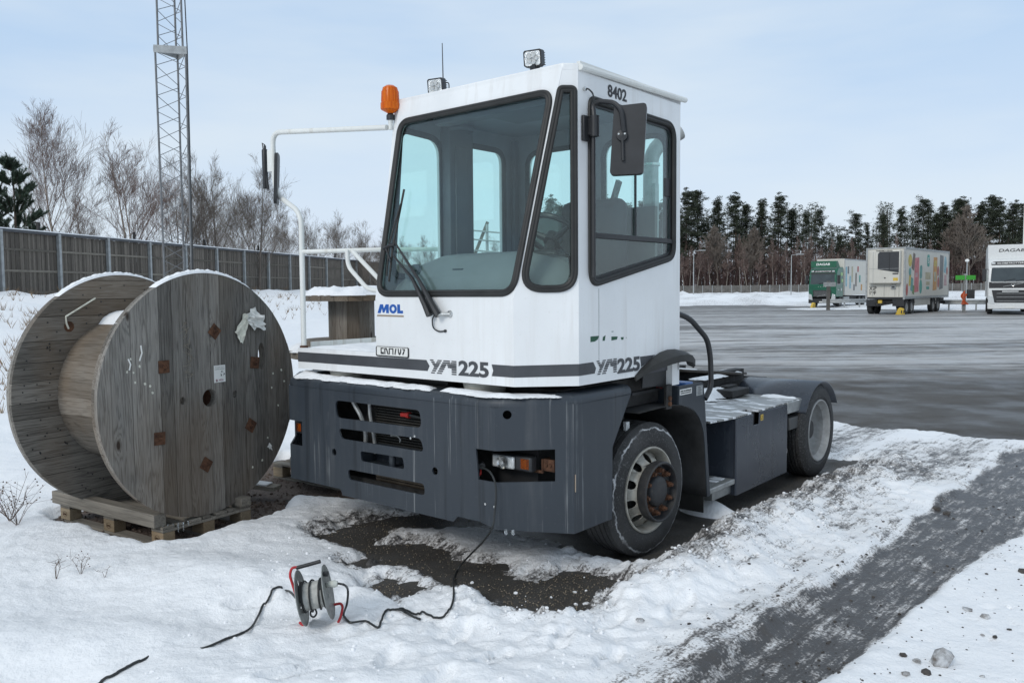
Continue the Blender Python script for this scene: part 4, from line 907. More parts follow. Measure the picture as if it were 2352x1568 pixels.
# side
SY0, SY1 = -.743, .548
dw = rpoly([(-.630, 1.905), (.462, 2.105), (.462, 3.045), (.30, 3.075), (-.60, 3.085), (-.632, 3.06)], [.10, .12, .13, .05, .02, .03], 8)
dw = rpoly([(-.632, 1.905), (.462, 2.110), (.462, 3.075), (-.632, 3.085)], [.10, .12, .13, .07], 10)
arch = [(SY1, 1.428), (.36, 1.432), (.14, 1.40), (-.05, 1.315), (-.07, ZB)]
P(MB().plate([(SY0, ZB), (-.075, ZB), (.03, 1.36), (.13, 1.40), (.25, 1.432), (.36, 1.445), (SY1, 1.435), (SY1, 3.245), (SY0, 3.245)], [offset(dw, .012)], ((1.25, 0, 0), Y3, Z3, X3), .03), 'door_side_panel', M['white'])
P(MB().box(1.195, 1.249, .44, .547, 1.19, 1.435), 'sill_corner', M['white'])
P(MB().box(1.2505, 1.2515, -.524, -.520, 1.445, 1.90), 'panel_seam', M['galv'], smooth=False)
# left wall with two windows, rear wall
w1 = rpoly([(-.90, 2.0), (-.385, 2.0), (-.385, 3.03), (-.80, 3.05)], [.08, .08, .14, .08]); w2 = rpoly([(-.125, 2.0), (.345, 2.0), (.345, 3.03), (-.125, 3.03)], .11)
lw = [(-1.0, ZB), (.548, ZB), (.548, 3.24), (-.80, 3.24), (-1.0, ZW)]
P(MB().plate(lw, [w1, w2], ((FL, 0, 0), Y3, Z3, (-1, 0, 0)), .03), 'left_wall', [M['white']])
P(MB().plate([(-.985, 1.5), (.51, 1.5), (.51, 3.2), (-.79, 3.2), (-.985, ZW)], [offset(w1, .0), offset(w2, .0)], ((FL + .045, 0, 0), Y3, Z3, (1, 0, 0)), .012), 'left_wall_lining', M['gray_in'])
for w_ in (w1, w2):
    P(MB().plate(offset(w_, -.022), [offset(w_, .022)], ((FL + .058, 0, 0), Y3, Z3, X3), .012), 'window_seal', M['rubber'])
    P(MB().plate(offset(w_, .004), [], ((FL + .01, 0, 0), Y3, Z3, X3), .005), 'side_glass', M['glass'], smooth=False)
wr = rpoly([(-.13, 2.02), (.45, 2.02), (.45, 3.02), (-.13, 3.02)], .12); wr2 = rpoly([(.62, 2.02), (1.16, 2.02), (1.16, 3.02), (.62, 3.02)], .12)
P(MB().plate([(FL, ZB), (1.249, ZB), (1.249, 3.24), (FL, 3.24)], [wr, wr2], ((0, .548, 0), X3, Z3, Y3), .03), 'rear_wall', M['white'])
P(MB().plate([(FL + .05, 1.5), (1.2, 1.5), (1.2, 3.2), (FL + .05, 3.2)], [wr, wr2], ((0, .505, 0), X3, Z3, (0, -1, 0)), .010), 'rear_wall_lining', M['gray_in'])
for w_ in (wr, wr2):
    P(MB().plate(offset(w_, -.02), [offset(w_, .02)], ((0, .492, 0), X3, Z3, (0, -1, 0)), .012), 'window_seal', M['rubber']); P(MB().plate(offset(w_, .004), [], ((0, .53, 0), X3, Z3, Y3), .005), 'rear_glass', M['glass'], smooth=False)
P(MB().box(FL + .03, FL + .135, -.385, -.118, 1.9, 3.14), 'cab_pillar', M['gray_dark'], .01); P(MB().box(FL + .136, FL + .150, -.33, -.20, 1.92, 2.98), 'pillar_cover', M['gray_dark'], .003)
P(MB().box(FL + .05, FL + .09, .43, .495, 1.9, 3.13), 'corner_trim', M['gray_dark'], .01)
# roof
roof = [(-.262, -.81), (TRX, -.81), (1.25, -.743), (1.25, .56), (FL, .56), (FL, -.80)]
P(MB().plate(roof, [], ((0, 0, ZT + .028), X3, Y3, Z3), .05), 'roof', M['white'], .012)
P(MB().tube([(1.262, -.735, 3.238), (1.262, .60, 3.262)], .019, 10).box(1.235, 1.262, -.735, .60, 3.252, 3.274), 'roof_gutter', M['white2'])
P(MB().box(FL + .03, 1.2, -.73, .52, 3.165, 3.185), 'headliner', M['gray_in']); P(MB().box(-.02, .98, -.70, -.60, 3.06, 3.15), 'overhead_console', M['gray_dark'], .01)
P(MB().box(.25, 1.1, -.5, -.1, 3.12, 3.16), 'roof_hatch_frame', M['gray_dark'], .01)
P(MB().lathe([(.001, .0), (.10, .005), (.11, .03), (.10, .05)], ((-.16, -.28, 3.14), X3, Y3, (0, 0, -1)), 20), 'dome_vent', M['gray_dark'])
P(MB().box(.02, .10, -.62, -.60, 3.10, 3.13).box(.50, .52, -.62, -.60, 3.09, 3.11).box(.72, .735, -.62, -.60, 3.09, 3.105), 'console_clips', M['paper'])
P(MB().plate([(FL + .03, -.98), (.94, -.98), (1.21, -.73), (1.21, .53), (FL + .03, .53)], [], ((0, 0, 1.34), X3, Y3, Z3), .04), 'cab_floor', M['gray_dark'])
# seals and glass
def seal(poly, fr, name='rubber_seal', w=.026, t=.022):
    o, u, v, nn = [Vector(a) for a in fr]; L = offset(poly, .006); 
    pts = [o + u * a + v * b + nn * .004 for a, b in L]; return P(MB().tube(pts, .0145, 8, closed=True), name, M['rubber'])
frW = ((0, -1.022, ZW), X3, fv, fn); seal(ws_out, frW); seal(offset(ws_out, .018), frW); P(MB().plate(offset(ws_out, .02), [], (Vector(frW[0]) - fn * .008, X3, fv, fn), .006), 'windscreen', M['glass'], smooth=False)
frS = (fa, fu, Z3, fcn); seal(sw, frS); seal(offset(sw, .018), frS); P(MB().plate(offset(sw, .02), [], (fa - fcn * .008, fu, Z3, fcn), .006), 'corner_window', M['glass'], smooth=False)
frD = ((1.25, 0, 0), Y3, Z3, X3); seal(dw, frD); seal(offset(dw, .018), frD)
dg = offset(dw, .052)
P(MB().plate(offset(dw, .026), [dg], ((1.246, 0, 0), Y3, Z3, X3), .02), 'door_window_frame', M['black'])
P(MB().plate(offset(dw, .03), [], ((1.238, 0, 0), Y3, Z3, X3), .006), 'door_window', M['glass'], smooth=False)
P(MB().box(1.235, 1.256, -.60, .43, 2.218, 2.252), 'window_rail', M['black'], .004); P(MB().box(1.237, 1.250, -.072, -.060, 2.25, 3.04), 'window_divider', M['black'])
P(MB().box(1.222, 1.236, -.585, -.545, 2.60, 2.70), 'window_catch', M['black'], .004); P(MB().box(1.225, 1.243, .34, .43, 2.55, 2.68), 'window_catch', M['black'], .004)
P(MB().box(1.257, 1.259, -.56, -.46, 2.233, 2.237).box(1.257, 1.259, .36, .42, 2.233, 2.237), 'rail_slots', M['ink'], smooth=False)
# dash
dash = [(-.985, 1.62), (-.975, 1.96), (-.86, 2.10), (-.70, 2.12), (-.62, 1.98), (-.66, 1.6)]
g = MB(); xs2 = [(-.255, -.16), (.0, -.02), (.2, .0), (.80, .0), (1.16, -.02)]
V = []; n_ = len(dash)
for x, dz in xs2: V += [(x, max(y, -.99) + (max(0, x - .9) * .9 if y < -.8 else 0), z + dz + (.03 if 0.15 < x < .9 else 0) * (z > 1.9)) for y, z in dash]
F = [(i * n_ + k, i * n_ + (k + 1) % n_, (i + 1) * n_ + (k + 1) % n_, (i + 1) * n_ + k) for i in range(len(xs2) - 1) for k in range(n_)] + [tuple(range(n_)), tuple(range(4 * n_, 5 * n_))]
P(g.add(V, F), 'dashboard', M['dash'], .012)
for x in (-.03, .42):
    P(MB().lathe([(.02, .0), (.058, .004), (.062, -.01), (.07, -.01)], ((x, -.925, 2.035), X3, (0, .62, .78), (0, -.78, .62)), 24), 'air_vent', M['gray_dark']); P(MB().box(x - .045, x + .045, -.945, -.925, 2.03, 2.04), 'vent_fin', M['black'])
# steering wheel
sc_ = Vector((.86, -.46, 2.25)); sa = Vector((0, .62, .78)).normalized(); su = Vector((1, 0, 0)); sv = sa.cross(su).normalized()
ring = [sc_ + (su * math.cos(2 * PI * i / 40) + sv * math.sin(2 * PI * i / 40)) * .21 for i in range(40)]
P(MB().tube(ring, .019, 10, closed=True), 'steering_wheel', M['black']); g = MB()
for a in (90, 210, 330): g.tube([sc_ - sa * .04, sc_ - sa * .015 + (su * math.cos(R(a)) + sv * math.sin(R(a))) * .2], [.028, .013], 8)
P(g.cyl(sc_ - sa * .06, sc_, .06, 16).cyl(sc_ - sa * .4, sc_ - sa * .05, .035, 12), 'steering_column', M['black'])
P(MB().box(.72, .99, -.62, -.50, 1.9, 2.16), 'instrument_pod', M['black'], .03)
# seat
SEAT = simple('dark_seat_cloth', (.028, .028, .032), .9, var=.2)
P(MB().box(.38, .98, -.25, .30, 1.70, 1.84), 'seat', SEAT, .05, seg=3); P(MB().box(.40, .96, .20, .34, 1.80, 2.56), 'backrest', SEAT, .07, seg=3); P(MB().box(.46, .90, -.05, .2, 1.34, 1.7), 'seat_base', M['black'])
P(MB().box(.02, .34, -.1, .36, 1.34, 1.95), 'side_console', M['gray_dark'], .03)
# ---- exhaust and rear frame behind the cab (seen through the glass)
P(MB().tube(bend_path([(.86, .80, 1.15), (.86, .80, 2.98), (1.02, .98, 3.12)], .16), .060, 16), 'exhaust_stack', M['alu']); P(MB().lathe([(.062, -.012), (.072, -.01), (.072, .01), (.062, .012)], ((.86, .80, 2.86), X3, Y3, Z3), 20), 'exhaust_clamp', M['chrome'])
P(MB().cyl((.86, .8, 1.5), (.86, .8, 2.42), .105, 20), 'silencer', M['chassis']); P(MB().box(.93, .955, .70, .76, 2.25, 2.7), 'perforated_strip', M['alu'])
P(MB().bar((.30, .85, 2.1), (.62, .72, 2.75), .03, .05), 'stack_brace', M['chassis'])
P(MB().box(-.2, 1.0, .62, .66, 1.3, 2.52), 'rear_guard_panel', simple('grey_brown_guard', (.10, .095, .088), .6))
# ---- graphics
fr0 = lambda x, z, d=.0015: ((x, -1.022 - d, z), X3, Z3, (0, -1, 0))
STz = (1.357, 1.430)
def strip(pts, fr, name='side_stripe', mat='stripe', t=.0012): return P(MB().plate(pts, [], fr, t), name, M[mat], smooth=False)
strip([(-1.232, 1.352), (.205, 1.357), (.225, 1.392), (.195, 1.431), (-1.232, 1.427)], fr0(0, 0)); strip([(.778, 1.357), (.957, 1.358), (.957, 1.431), (.778, 1.431), (.79, 1.392)], fr0(0, 0))
strip([(0, 1.358), (FLN, 1.362), (FLN, 1.436), (0, 1.431)], (fa + fcn * .0015, fu, Z3, fcn)); frs = ((1.2515, 0, 0), Y3, Z3, X3)
strip([(SY0, 1.362), (-.572, 1.363), (-.556, 1.396), (-.588, 1.437), (SY0, 1.436)], frs); strip([(-.016, 1.432), (.0, 1.36), (.045, 1.375), (.135, 1.41), (.19, 1.432)], frs)
def clip_band(poly, z0, z1):
    def half(P_, z, up):
        out = []
        for i in range(len(P_)):
            a, b = P_[i - 1], P_[i]; ia = (a[1] >= z) == up or a[1] == z; ib = (b[1] >= z) == up or b[1] == z
            if ia != ib: t = (z - a[1]) / (b[1] - a[1]); out.append((a[0] + (b[0] - a[0]) * t, z))
            if ib: out.append(b)
        return out
    q = half(poly, z0, True)
    return half(q, z1, False) if q else []
def ym(org, w, h, nf):
    # striped Y and M, letters as convex strokes, cut into slanting bars
    K = [[(.0, 1), (.14, 1), (.30, .45), (.24, .30)], [(.34, 1), (.50, 1), (.20, 0), (.06, 0)], [(.56, 1), (.74, 1), (.46, 0), (.28, 0)], [(.62, 1), (.76, 1), (.80, .52), (.70, .42)], [(.86, 1), (1.0, 1), (.82, .40), (.72, .46)], [(.83, .99), (1.0, 1), (1.0, 0), (.83, 0)]]
    g = MB(); nb = 7; lev = 0
    for j, s_ in enumerate(K):
        for i in range(nb):
            z0 = i / nb; z1 = z0 + (.078 + .05 * (1 - abs(i - 3) / 3.0)) ; z1 = min(z1, (i + 1) / nb - .020)
            c_ = clip_band(s_, z0, z1)
            if len(c_) > 2:
                o, u, v, nn = nf; g.add([Vector(o) + Vector(u) * (org[0] + a * w) + Vector(v) * (org[1] + b * h) + Vector(nn) * (.0006 + .0002 * j) for a, b in c_], [tuple(range(len(c_)))])
    return P(g, 'striped_emblem', M['stripe'], smooth=False, recalc=False)
ym((.222, 1.345), .252, .098, fr0(0, 0)); text('model_number', '225', fr0(.492, 1.343, .001), .100, M['stripe'], TR, width=.262, bold=.035)
ym((-.558, 1.352), .245, .096, frs); text('model_number', '225', ((1.2515, -.305, 1.338), Y3, Z3, X3), .100, M['stripe'], TR, width=.285, bold=.035)
P(MB().plate([(-.288 + a * .118, 1.741 + b * .062) for a, b in ((0, 0), (.24, 1), (.50, 1), (.56, .52), (.74, 1), (1, 1), (1, 0), (.77, 0), (.76, .50), (.60, .06), (.46, .06), (.40, .56), (.27, 0))], [], fr0(0, 0), .0012), 'maker_badge', M['logo'], smooth=False)
badge_ = MB().plate(circ(-.126, 1.772, .038, 28, .032), [circ(-.126, 1.772, .016, 20, .015)], fr0(0, 0), .0012).plate([(-.083, 1.741), (-.083, 1.803), (-.056, 1.803), (-.054, 1.760), (-.026, 1.760), (-.026, 1.741)], [], fr0(0, 0), .0012); P(badge_, 'maker_badge', M['logo'], smooth=False); strip([(-.295, 1.718), (-.02, 1.716), (-.02, 1.728), (-.29, 1.730)], fr0(0, 0), 'badge_underline', 'tan')
text('fleet_number', '8402', ((1.2515, -.415, 3.118), Y3, (0, -.02, 1), X3), .078, M['ink'], TR, width=.225, bold=.02)
plt_ = P(MB().plate(rpoly([(-.303, 1.440), (.025, 1.438), (.025, 1.503), (-.303, 1.503)], .012), [], fr0(0, 0, .006), .005), 'number_plate', M['paper']); P(MB().plate(offset(rpoly([(-.303, 1.440), (.025, 1.438), (.025, 1.503), (-.303, 1.503)], .012), -.004), [rpoly([(-.298, 1.445), (.020, 1.443), (.020, 1.505), (-.298, 1.505)], .01)], fr0(0, 0, .007), .006), 'plate_frame', M['black'])
# only the lower half of the characters is legible
t = text('plate_lettering', 'ERH709', fr0(-.255, 1.452, .0065), .090, M['ink'], TR, width=.25, bold=.01)
b = bmesh.new(); b.from_mesh(t.data); bmesh.ops.bisect_plane(b, geom=b.verts[:] + b.edges[:] + b.faces[:], plane_co=(0, 0, 1.497), plane_no=(0, 0, 1), clear_outer=True); b.to_mesh(t.data); b.free()
g = MB()                                              # remains of a torn green sticker
for poly in ([(-.617, 1.60), (-.52, 1.60), (-.535, 1.578), (-.57, 1.566), (-.617, 1.565)], [(-.475, 1.59), (-.445, 1.60), (-.455, 1.565), (-.48, 1.566)], [(-.375, 1.588), (-.30, 1.585), (-.31, 1.566), (-.375, 1.562)], [(-.262, 1.578), (-.225, 1.577), (-.232, 1.560), (-.255, 1.561)], [(-.375, 1.622), (-.35, 1.622), (-.352, 1.618), (-.372, 1.618)], [(-.20, 1.572), (-.19, 1.574), (-.192, 1.568)]):
    g.plate(poly, [], frs, .0012)
P(g, 'torn_sticker', M['green_v'], smooth=False)
# ---- wheel arch lip on the cab
V = []; path = [(-.085, 1.305), (.0, 1.355), (.139, 1.413), (.25, 1.444), (.36, 1.458), (.47, 1.455), (.56, 1.436), (.64, 1.39), (.675, 1.345)]
outw = [.01, .05, .085, .10, .11, .11, .10, .08, .05]; drop = [.0, .0, .03, .045, .05, .05, .045, .03, .005]
g = MB()
for (y, z), o_, d_ in zip(path, outw, drop): V += [(1.253, y, z), (1.253 + o_ * .5, y, z - d_ * .15), (1.253 + o_, y, z - d_ * .7), (1.253 + o_, y, z - d_ - .035), (1.247 + o_, y, z - d_ - .035), (1.247, y, z - .02)]
F = [(i * 6 + k, i * 6 + (k + 1) % 6, (i + 1) * 6 + (k + 1) % 6, (i + 1) * 6 + k) for i in range(8) for k in range(6)] + [tuple(range(6)), tuple(range(48, 54))]
P(g.add(V, F), 'arch_flap', M['rubber'])
P(MB().plate([(a, b) for a, b in path[:7]] + [(.548, 1.415), (.36, 1.43), (.139, 1.39), (.0, 1.33)], [], ((1.256, 0, 0), Y3, Z3, X3), .004), 'arch_strip', M['black'])
for y, z in ((.02, 1.352), (.12, 1.392), (.22, 1.420), (.33, 1.440), (.44, 1.443), (.53, 1.43)): P(MB().cyl((1.254, y, z), (1.262, y, z), .007, 8), 'screw', M['chrome'])
P(MB().plate([(.10, 1.20), (.548, 1.19), (.548, 1.34), (.3, 1.37), (.12, 1.36)], [], ((1.20, 0, 0), Y3, Z3, X3), .01), 'inner_arch', M['black'])
# ---- deck on the far side with rail
P(MB().box(-1.232, FL, -.99, .545, 1.435, 1.455).box(-1.232, -1.20, -.99, .545, 1.30, 1.435), 'side_deck', M['white2']); P(MB().box(-1.232, FL, .52, .545, 1.46, 1.53).box(-1.235, -1.225, -.9, .545, 1.457, 1.50), 'deck_upstand', M['white2'])
TB = .0205
P(MB().tube(bend_path([(-1.205, -.985, 1.45), (-1.20, -.985, 2.45), (-1.25, -.985, 2.53), (-1.49, -.985, 2.66), (-1.535, -.985, 2.76), (-1.55, -.985, 3.165), (-.336, -.86, 3.065)], .10, 6), TB, 12), 'mirror_tube', M['white2'])
P(MB().lathe([(.02, .0), (.032, .0), (.032, .016), (.02, .02)], ((-1.205, -.985, 1.457), X3, Y3, Z3), 16), 'tube_foot', M['rust'])
P(MB().tube([(-1.19, -.985, 2.205), (-.62, -.70, 2.21), (-.335, -.33, 2.215)], TB * .85, 10), 'hand_rail', M['white2'])
P(MB().tube(bend_path([(-.66, -.98, 2.20), (-.655, -.98, 2.08), (-.44, -.98, 1.91), (-.31, -.98, 1.895)], .06), TB * .8, 10).cyl((-.60, -.98, 2.19), (-.315, -.98, 1.98), TB * .8, 10), 'grab_loop', M['white2'])
# far mirrors
P(MB().box(-1.615, -1.56, -.995, -.975, 2.86, 3.03), 'mirror_bracket', M['white2']); P(MB().tube([(-1.665, -.98, 3.075), (-1.655, -.98, 2.85), (-1.635, -.98, 2.72)], .010, 8).tube([(-1.665, -.98, 3.08), (-1.70, -.98, 3.10), (-1.69, -.98, 3.05), (-1.665, -.98, 3.02)], .005, 6), 'mirror_arm', M['black'])
def mirror(c, n, up, w, h, t, name='rear_view_mirror'):
    c = Vector(c); n = Vector(n).normalized(); up = (Vector(up) - n * Vector(up).dot(n)).normalized(); r_ = up.cross(n)
    ob = P(MB().plate(rpoly(rect(-w / 2, w / 2, -h / 2, h / 2), min(w, h) * .18), [], (c, r_, up, n), t), name, M['black'], .012)
    MB().plate(rpoly(rect(-w / 2 + .015, w / 2 - .015, -h / 2 + .015, h / 2 - .015), min(w, h) * .14), [], (c - n * (t + .001), r_, up, -n), .003).build('mirror_glass', M['mirror'], ob); return ob
P(MB().box(-1.69, -1.65, -1.0, -.96, 2.73, 3.05), 'wide_angle_mirror', M['black'], .012)
P(MB().plate(rpoly(rect(-.10, .10, -.20, .20), .05), [], ((-1.485, -.985, 2.79), (-.76, .64, 0), (.08, .0, .99), (.64, .76, .0)), .025), 'rear_view_mirror', M['black'], .010)
# near mirror
P(MB().box(1.253, 1.275, -.716, -.655, 2.80, 2.955), 'mirror_mount', M['black'], .005); P(MB().cyl((1.30, -.64, 2.83), (1.30, -.64, 2.955), .030, 16).box(1.27, 1.30, -.67, -.62, 2.84, 2.94), 'mirror_hinge', M['black'])
arm = bend_path([(1.30, -.64, 2.2), (1.30, -.64, 2.98), (1.31, -.63, 3.055), (1.36, -.56, 3.085), (1.45, -.44, 3.075), (1.47, -.41, 2.86)], .07, 6)
P(MB().tube(arm[12:] if False else bend_path([(1.30, -.64, 2.93), (1.285, -.635, 3.025), (1.33, -.63, 3.04), (1.43, -.62, 3.02), (1.475, -.61, 2.97), (1.485, -.60, 2.84)], .04, 6), .0155, 10), 'mirror_arm', M['black']); P(MB().cyl((1.29, -.638, 1.97), (1.29, -.638, 2.84), .014, 8), 'mirror_stay', M['black'])
# mirror back faces the camera: sits out from the cab
mc = Vector((1.50, -.575, 2.80)); mn = Vector((.46, -.885, .0)).normalized(); mup = Vector((0, 0, 1)); mr = Vector((.885, .46, 0)).normalized()
P(MB().plate(rpoly([(-.112, -.212), (.088, -.210), (.112, .212), (-.085, .200)], .026), [], (mc, mr, mup, mn), .07), 'rear_view_mirror', M['black'], .018, seg=3)
P(MB().plate(rpoly(rect(-.08, .08, -.18, .18), .03), [], (mc - mn * .071, mr, mup, -mn), .003), 'mirror_glass', M['mirror'])
P(MB().lathe([(.001, .025), (.032, .022), (.036, .0)], (mc + mr * -.035 + mup * .02 + mn * .0, mr, mup, mn), 18).tube([mc + mn * .014 + mr * -.035 + mup * .02, mc + mn * .014 + mr * -.03 - mup * .13], .010, 8), 'mirror_clamp', M['black'])
for dx in (-.055, -.018): P(MB().cyl(mc + mn * .02 + mr * dx + mup * .028, mc + mn * .028 + mr * dx + mup * .028, .006, 8), 'screw', M['chrome'])
P(MB().tube(smooth_path([(1.253, -.683, 3.116), (1.275, -.67, 3.115), (1.285, -.635, 3.09), (1.285, -.62, 3.04), (1.30, -.63, 3.02)], 5), .005, 6), 'mirror_wire', M['cable']); P(MB().cyl((1.25, -.683, 3.116), (1.268, -.683, 3.116), .013, 10), 'wire_gland', M['chrome'])
# ---- roof equipment
P(MB().tube([(-.318, -.84, 3.05), (-.318, -.84, 3.12)], .016, 10).tube(bend_path([(-.13, -.82, 3.0)] , 1) if False else [(-.318, -.84, 3.10), (-.318, -.84, 3.13)], .018, 8), 'beacon_stem', M['white2'])
bc = (-.318, -.84, 0)
P(MB().lathe([(.012, 3.115), (.030, 3.12), (.030, 3.15), (.018, 3.165)], (bc, X3, Y3, Z3), 18), 'beacon_socket', M['black'])
bcn = P(MB().lathe([(.02, 3.165), (.066, 3.19), (.070, 3.20), (.070, 3.235), (.064, 3.24), (.062, 3.31), (.052, 3.345), (.03, 3.36), (.001, 3.364)], (bc, X3, Y3, Z3), 32), 'beacon', M['amber'])
MB().lathe([(.001, 3.225), (.030, 3.225), (.032, 3.33), (.001, 3.335)], (bc, X3, Y3, Z3), 16).build('beacon_reflector', simple('beacon_core', (.10, .03, .006), .4), bcn)
g = MB()
for k in range(28): a = 2 * PI * k / 28; g.cyl((bc[0] + .0635 * math.cos(a), bc[1] + .0635 * math.sin(a), 3.245), (bc[0] + .0605 * math.cos(a), bc[1] + .0605 * math.sin(a), 3.318), .0022, 4)
g.build('beacon_ribs', M['amber'], bcn)
def work_lamp(x, y, z, w, h, yaw):
    c = Vector((x, y, z)); n = Vector((math.sin(yaw), -math.cos(yaw), -.12)).normalized(); r_ = Vector((math.cos(yaw), math.sin(yaw), 0)); up = n.cross(r_) * -1
    up = r_.cross(n) * -1 if r_.cross(n).z < 0 else r_.cross(n)
    L = P(MB().plate(rpoly([(-w / 2, -h * .38), (-w * .36, -h / 2), (w * .36, -h / 2), (w / 2, -h * .38), (w / 2, h * .42), (w * .42, h / 2), (-w * .42, h / 2), (-w / 2, h * .42)], .008), [], (c, r_, up, n), .045), 'work_lamp', M['black'], .004)
    MB().plate(rpoly(rect(-w * .42, w * .42, -h * .41, h * .41), .015), [], (c + n * .003, r_, up, n), .004).build('lens', M['lampglass'], L)
    for a in range(5):
        q = c + n * .0045 + r_ * math.cos(a * 2 * PI / 5) * w * .2 + up * math.sin(a * 2 * PI / 5) * h * .2; MB().lathe([(.001, .0), (.015, .001), (.018, .004)], (q, r_, up, n), 12).build('led', M['chrome'], L)
    g = MB()
    for k in range(6): g.box(-w * .44, w * .44, 0, .03, -h * .38 + k * h * .14, -h * .38 + k * h * .14 + .005, Matrix((r_, -n, up)).transposed().to_4x4() if False else (Matrix.Translation(c - n * .045) @ Matrix((r_, -n, up)).transposed().to_4x4()))
    g.build('cooling_fin', M['black'], L); P(MB().box(x - .02, x + .02, y + .0, y + .05, ZT + .02, z - h * .35), 'lamp_foot', M['black'])
work_lamp(.055, -.76, 3.312, .125, .105, .22); work_lamp(.915, -.76, 3.345, .125, .105, .22)
P(MB().cyl((.036, -.66, 3.26), (.036, -.66, 3.38), .006, 8).tube([(.036, -.66, 3.36), (.032, -.66, 3.63)], [.0045, .003], 6), 'antenna', M['black'])
P(MB().tube(smooth_path([(.12, -.73, 3.33), (.145, -.72, 3.325), (.15, -.72, 3.29), (.125, -.70, 3.27)]), .004, 6), 'lamp_wire', M['cable'])
# ---- wipers
wp = Vector((.31, -1.06, 1.765))
P(MB().cyl((.42, -1.02, 1.742), (.34, -1.075, 1.742), .013, 12).lathe([(.001, .006), (.022, .006), (.026, .0)], ((.42, -1.023, 1.742), X3, Z3, (0, -1, 0)), 16), 'wiper_spindle', M['chrome'])
def wpt(x, z, o=.05): return Vector((x, fy(z) - o if z > ZW else -1.022 - o, z))
P(MB().tube([wpt(.285, 1.735), wpt(.245, 1.80), wpt(.10, 1.98), wpt(-.11, 2.14)], [.026, .022, .011, .007], 8).tube([wpt(.36, 1.735), wpt(.31, 1.80), wpt(.165, 1.97), wpt(-.075, 2.2), wpt(-.105, 2.235)], [.026, .022, .011, .007, .006], 8), 'wiper_arm', M['black'])
P(MB().tube([wpt(-.22, 2.19), wpt(-.16, 2.21), wpt(-.10, 2.215)], [.009, .014, .009], 8).cyl(wpt(-.19, 2.19), wpt(-.13, 2.10), .008, 6), 'wiper_link', M['black'])
P(MB().tube([wpt(-.16, 1.96, .022), wpt(-.145, 2.2, .03), wpt(-.095, 2.60, .022)], .008, 6).tube([wpt(-.175, 2.0, .035), wpt(-.165, 2.22, .05), wpt(-.10, 2.5, .035)], .006, 6), 'wiper_blade', M['rubber'])
P(MB().tube(smooth_path([(.30, -1.05, 1.73), (.275, -1.04, 1.70), (.28, -1.035, 1.65), (.325, -1.03, 1.627), (.38, -1.028, 1.631)], 6), .005, 6).cyl((.38, -1.022, 1.631), (.38, -1.032, 1.631), .010, 10), 'washer_hose', M['cable'])

# ---- wheels
def tyre_prof(Rr, w, rb, grooves=4):
    pr = [(rb - .005, .015), (rb + .02, .0), (Rr * .72, -.012), (Rr * .86, -.010), (Rr * .945, .008), (Rr * .985, .028)]
    n_ = grooves; a0, a1 = .034, w - .034; seg = (a1 - a0) / (n_ + 1)
    for k in range(n_ + 1):
        s_ = a0 + k * seg; pr += [(Rr, s_ + (.006 if k else 0)), (Rr, s_ + seg - .006 * (k < n_))]
        if k < n_: pr += [(Rr - .014, s_ + seg - .003), (Rr - .014, s_ + seg + .003)]
    pr += [(Rr * .985, w - .028), (Rr * .945, w - .008), (Rr * .72, w), (rb, w - .02), (rb - .005, w - .05)]; return pr
def front_wheel(x, y, z, s, steer=0):
    # s=+1 outer face looks to +x
    ax = Vector((-s, 0, 0)); A = Matrix.Rotation(steer, 3, 'Z'); ax = A @ ax; u_ = A @ Vector((0, 1, 0)); o = Vector((x, y, z)); fr = (o, u_, Z3, ax)
    W = empty('front_wheel', (0, 0, 0), 0, parent=TR)
    MB().lathe(tyre_prof(.476, .29, .292), fr, 72).build('tyre', M['tyre_f'], W, recalc=True)
    MB().lathe([(.308, .004), (.306, -.006), (.296, -.008), (.288, .0), (.282, .03), (.274, .06), (.268, .10), (.262, .18), (.29, .2)], fr, 64).build('rim', M['rim'], W)
    holes = [circ(.222 * math.cos(a), .222 * math.sin(a), .031, 14) for a in [2 * PI * (k + .5) / 10 for k in range(10)]]
    def zf(a, b):
        r_ = math.hypot(a, b); return -.085 + .085 * max(0, min(1, (.262 - r_) / .055)) if r_ > .207 else .0 + .015
    n3 = -ax; vv = Vector((0, 0, 1)); 
    def zf2(a, b):
        r_ = math.hypot(a, b); t = max(0, min(1, (.268 - r_) / (.268 - .165))); return -.075 + .115 * t ** .85
    MB().plate(circ(0, 0, .268, 64), [circ(0, 0, .165, 48)] + holes, (o, u_, vv, n3), .008, zf2).build('wheel_disc', M['rim'], W, sharp=50)
    fr2 = (o, u_, vv, n3)
    MB().lathe([(.168, .0), (.206, .030), (.214, .05), (.212, .100), (.204, .106), (.195, .102), (.188, .045), (.10, .045)], fr2, 48).build('hub_ring', M['hubp'], W)
    MB().lathe([(.001, .092), (.07, .090), (.098, .082), (.108, .070), (.112, .043)], fr2, 36).build('hub_cap', M['hubp'], W)
    MB().lathe([(.110, .047), (.118, .053), (.122, .045)], fr2, 40).build('hub_rust_ring', M['rust'], W)
    nut = None
    for k in range(10):
        a = 2 * PI * (k + .25) / 10
        c_ = o + (u_ * math.cos(a) + Vector((0, 0, 1)) * math.sin(a)) * .150
        if nut is None:
            nut = MB().cyl((0, 0, 0), -ax * .034, .0205, 6).cyl(-ax * .03, -ax * .052, .0125, 8).cyl((0, 0, 0), -ax * .008, .026, 12).build('wheel_nut', M['rust'], W); q = nut
        else: q = nut.copy(); C.objects.link(q)
        q.location = c_ - ax * .045
    MB().cyl(o + ax * .05, o + ax * .2, .19, 32).build('brake_drum', M['chassis'], W)
    return W
front_wheel(1.238, .142, .476, 1, R(-3)); front_wheel(-1.238, .142, .476, -1, R(-3))
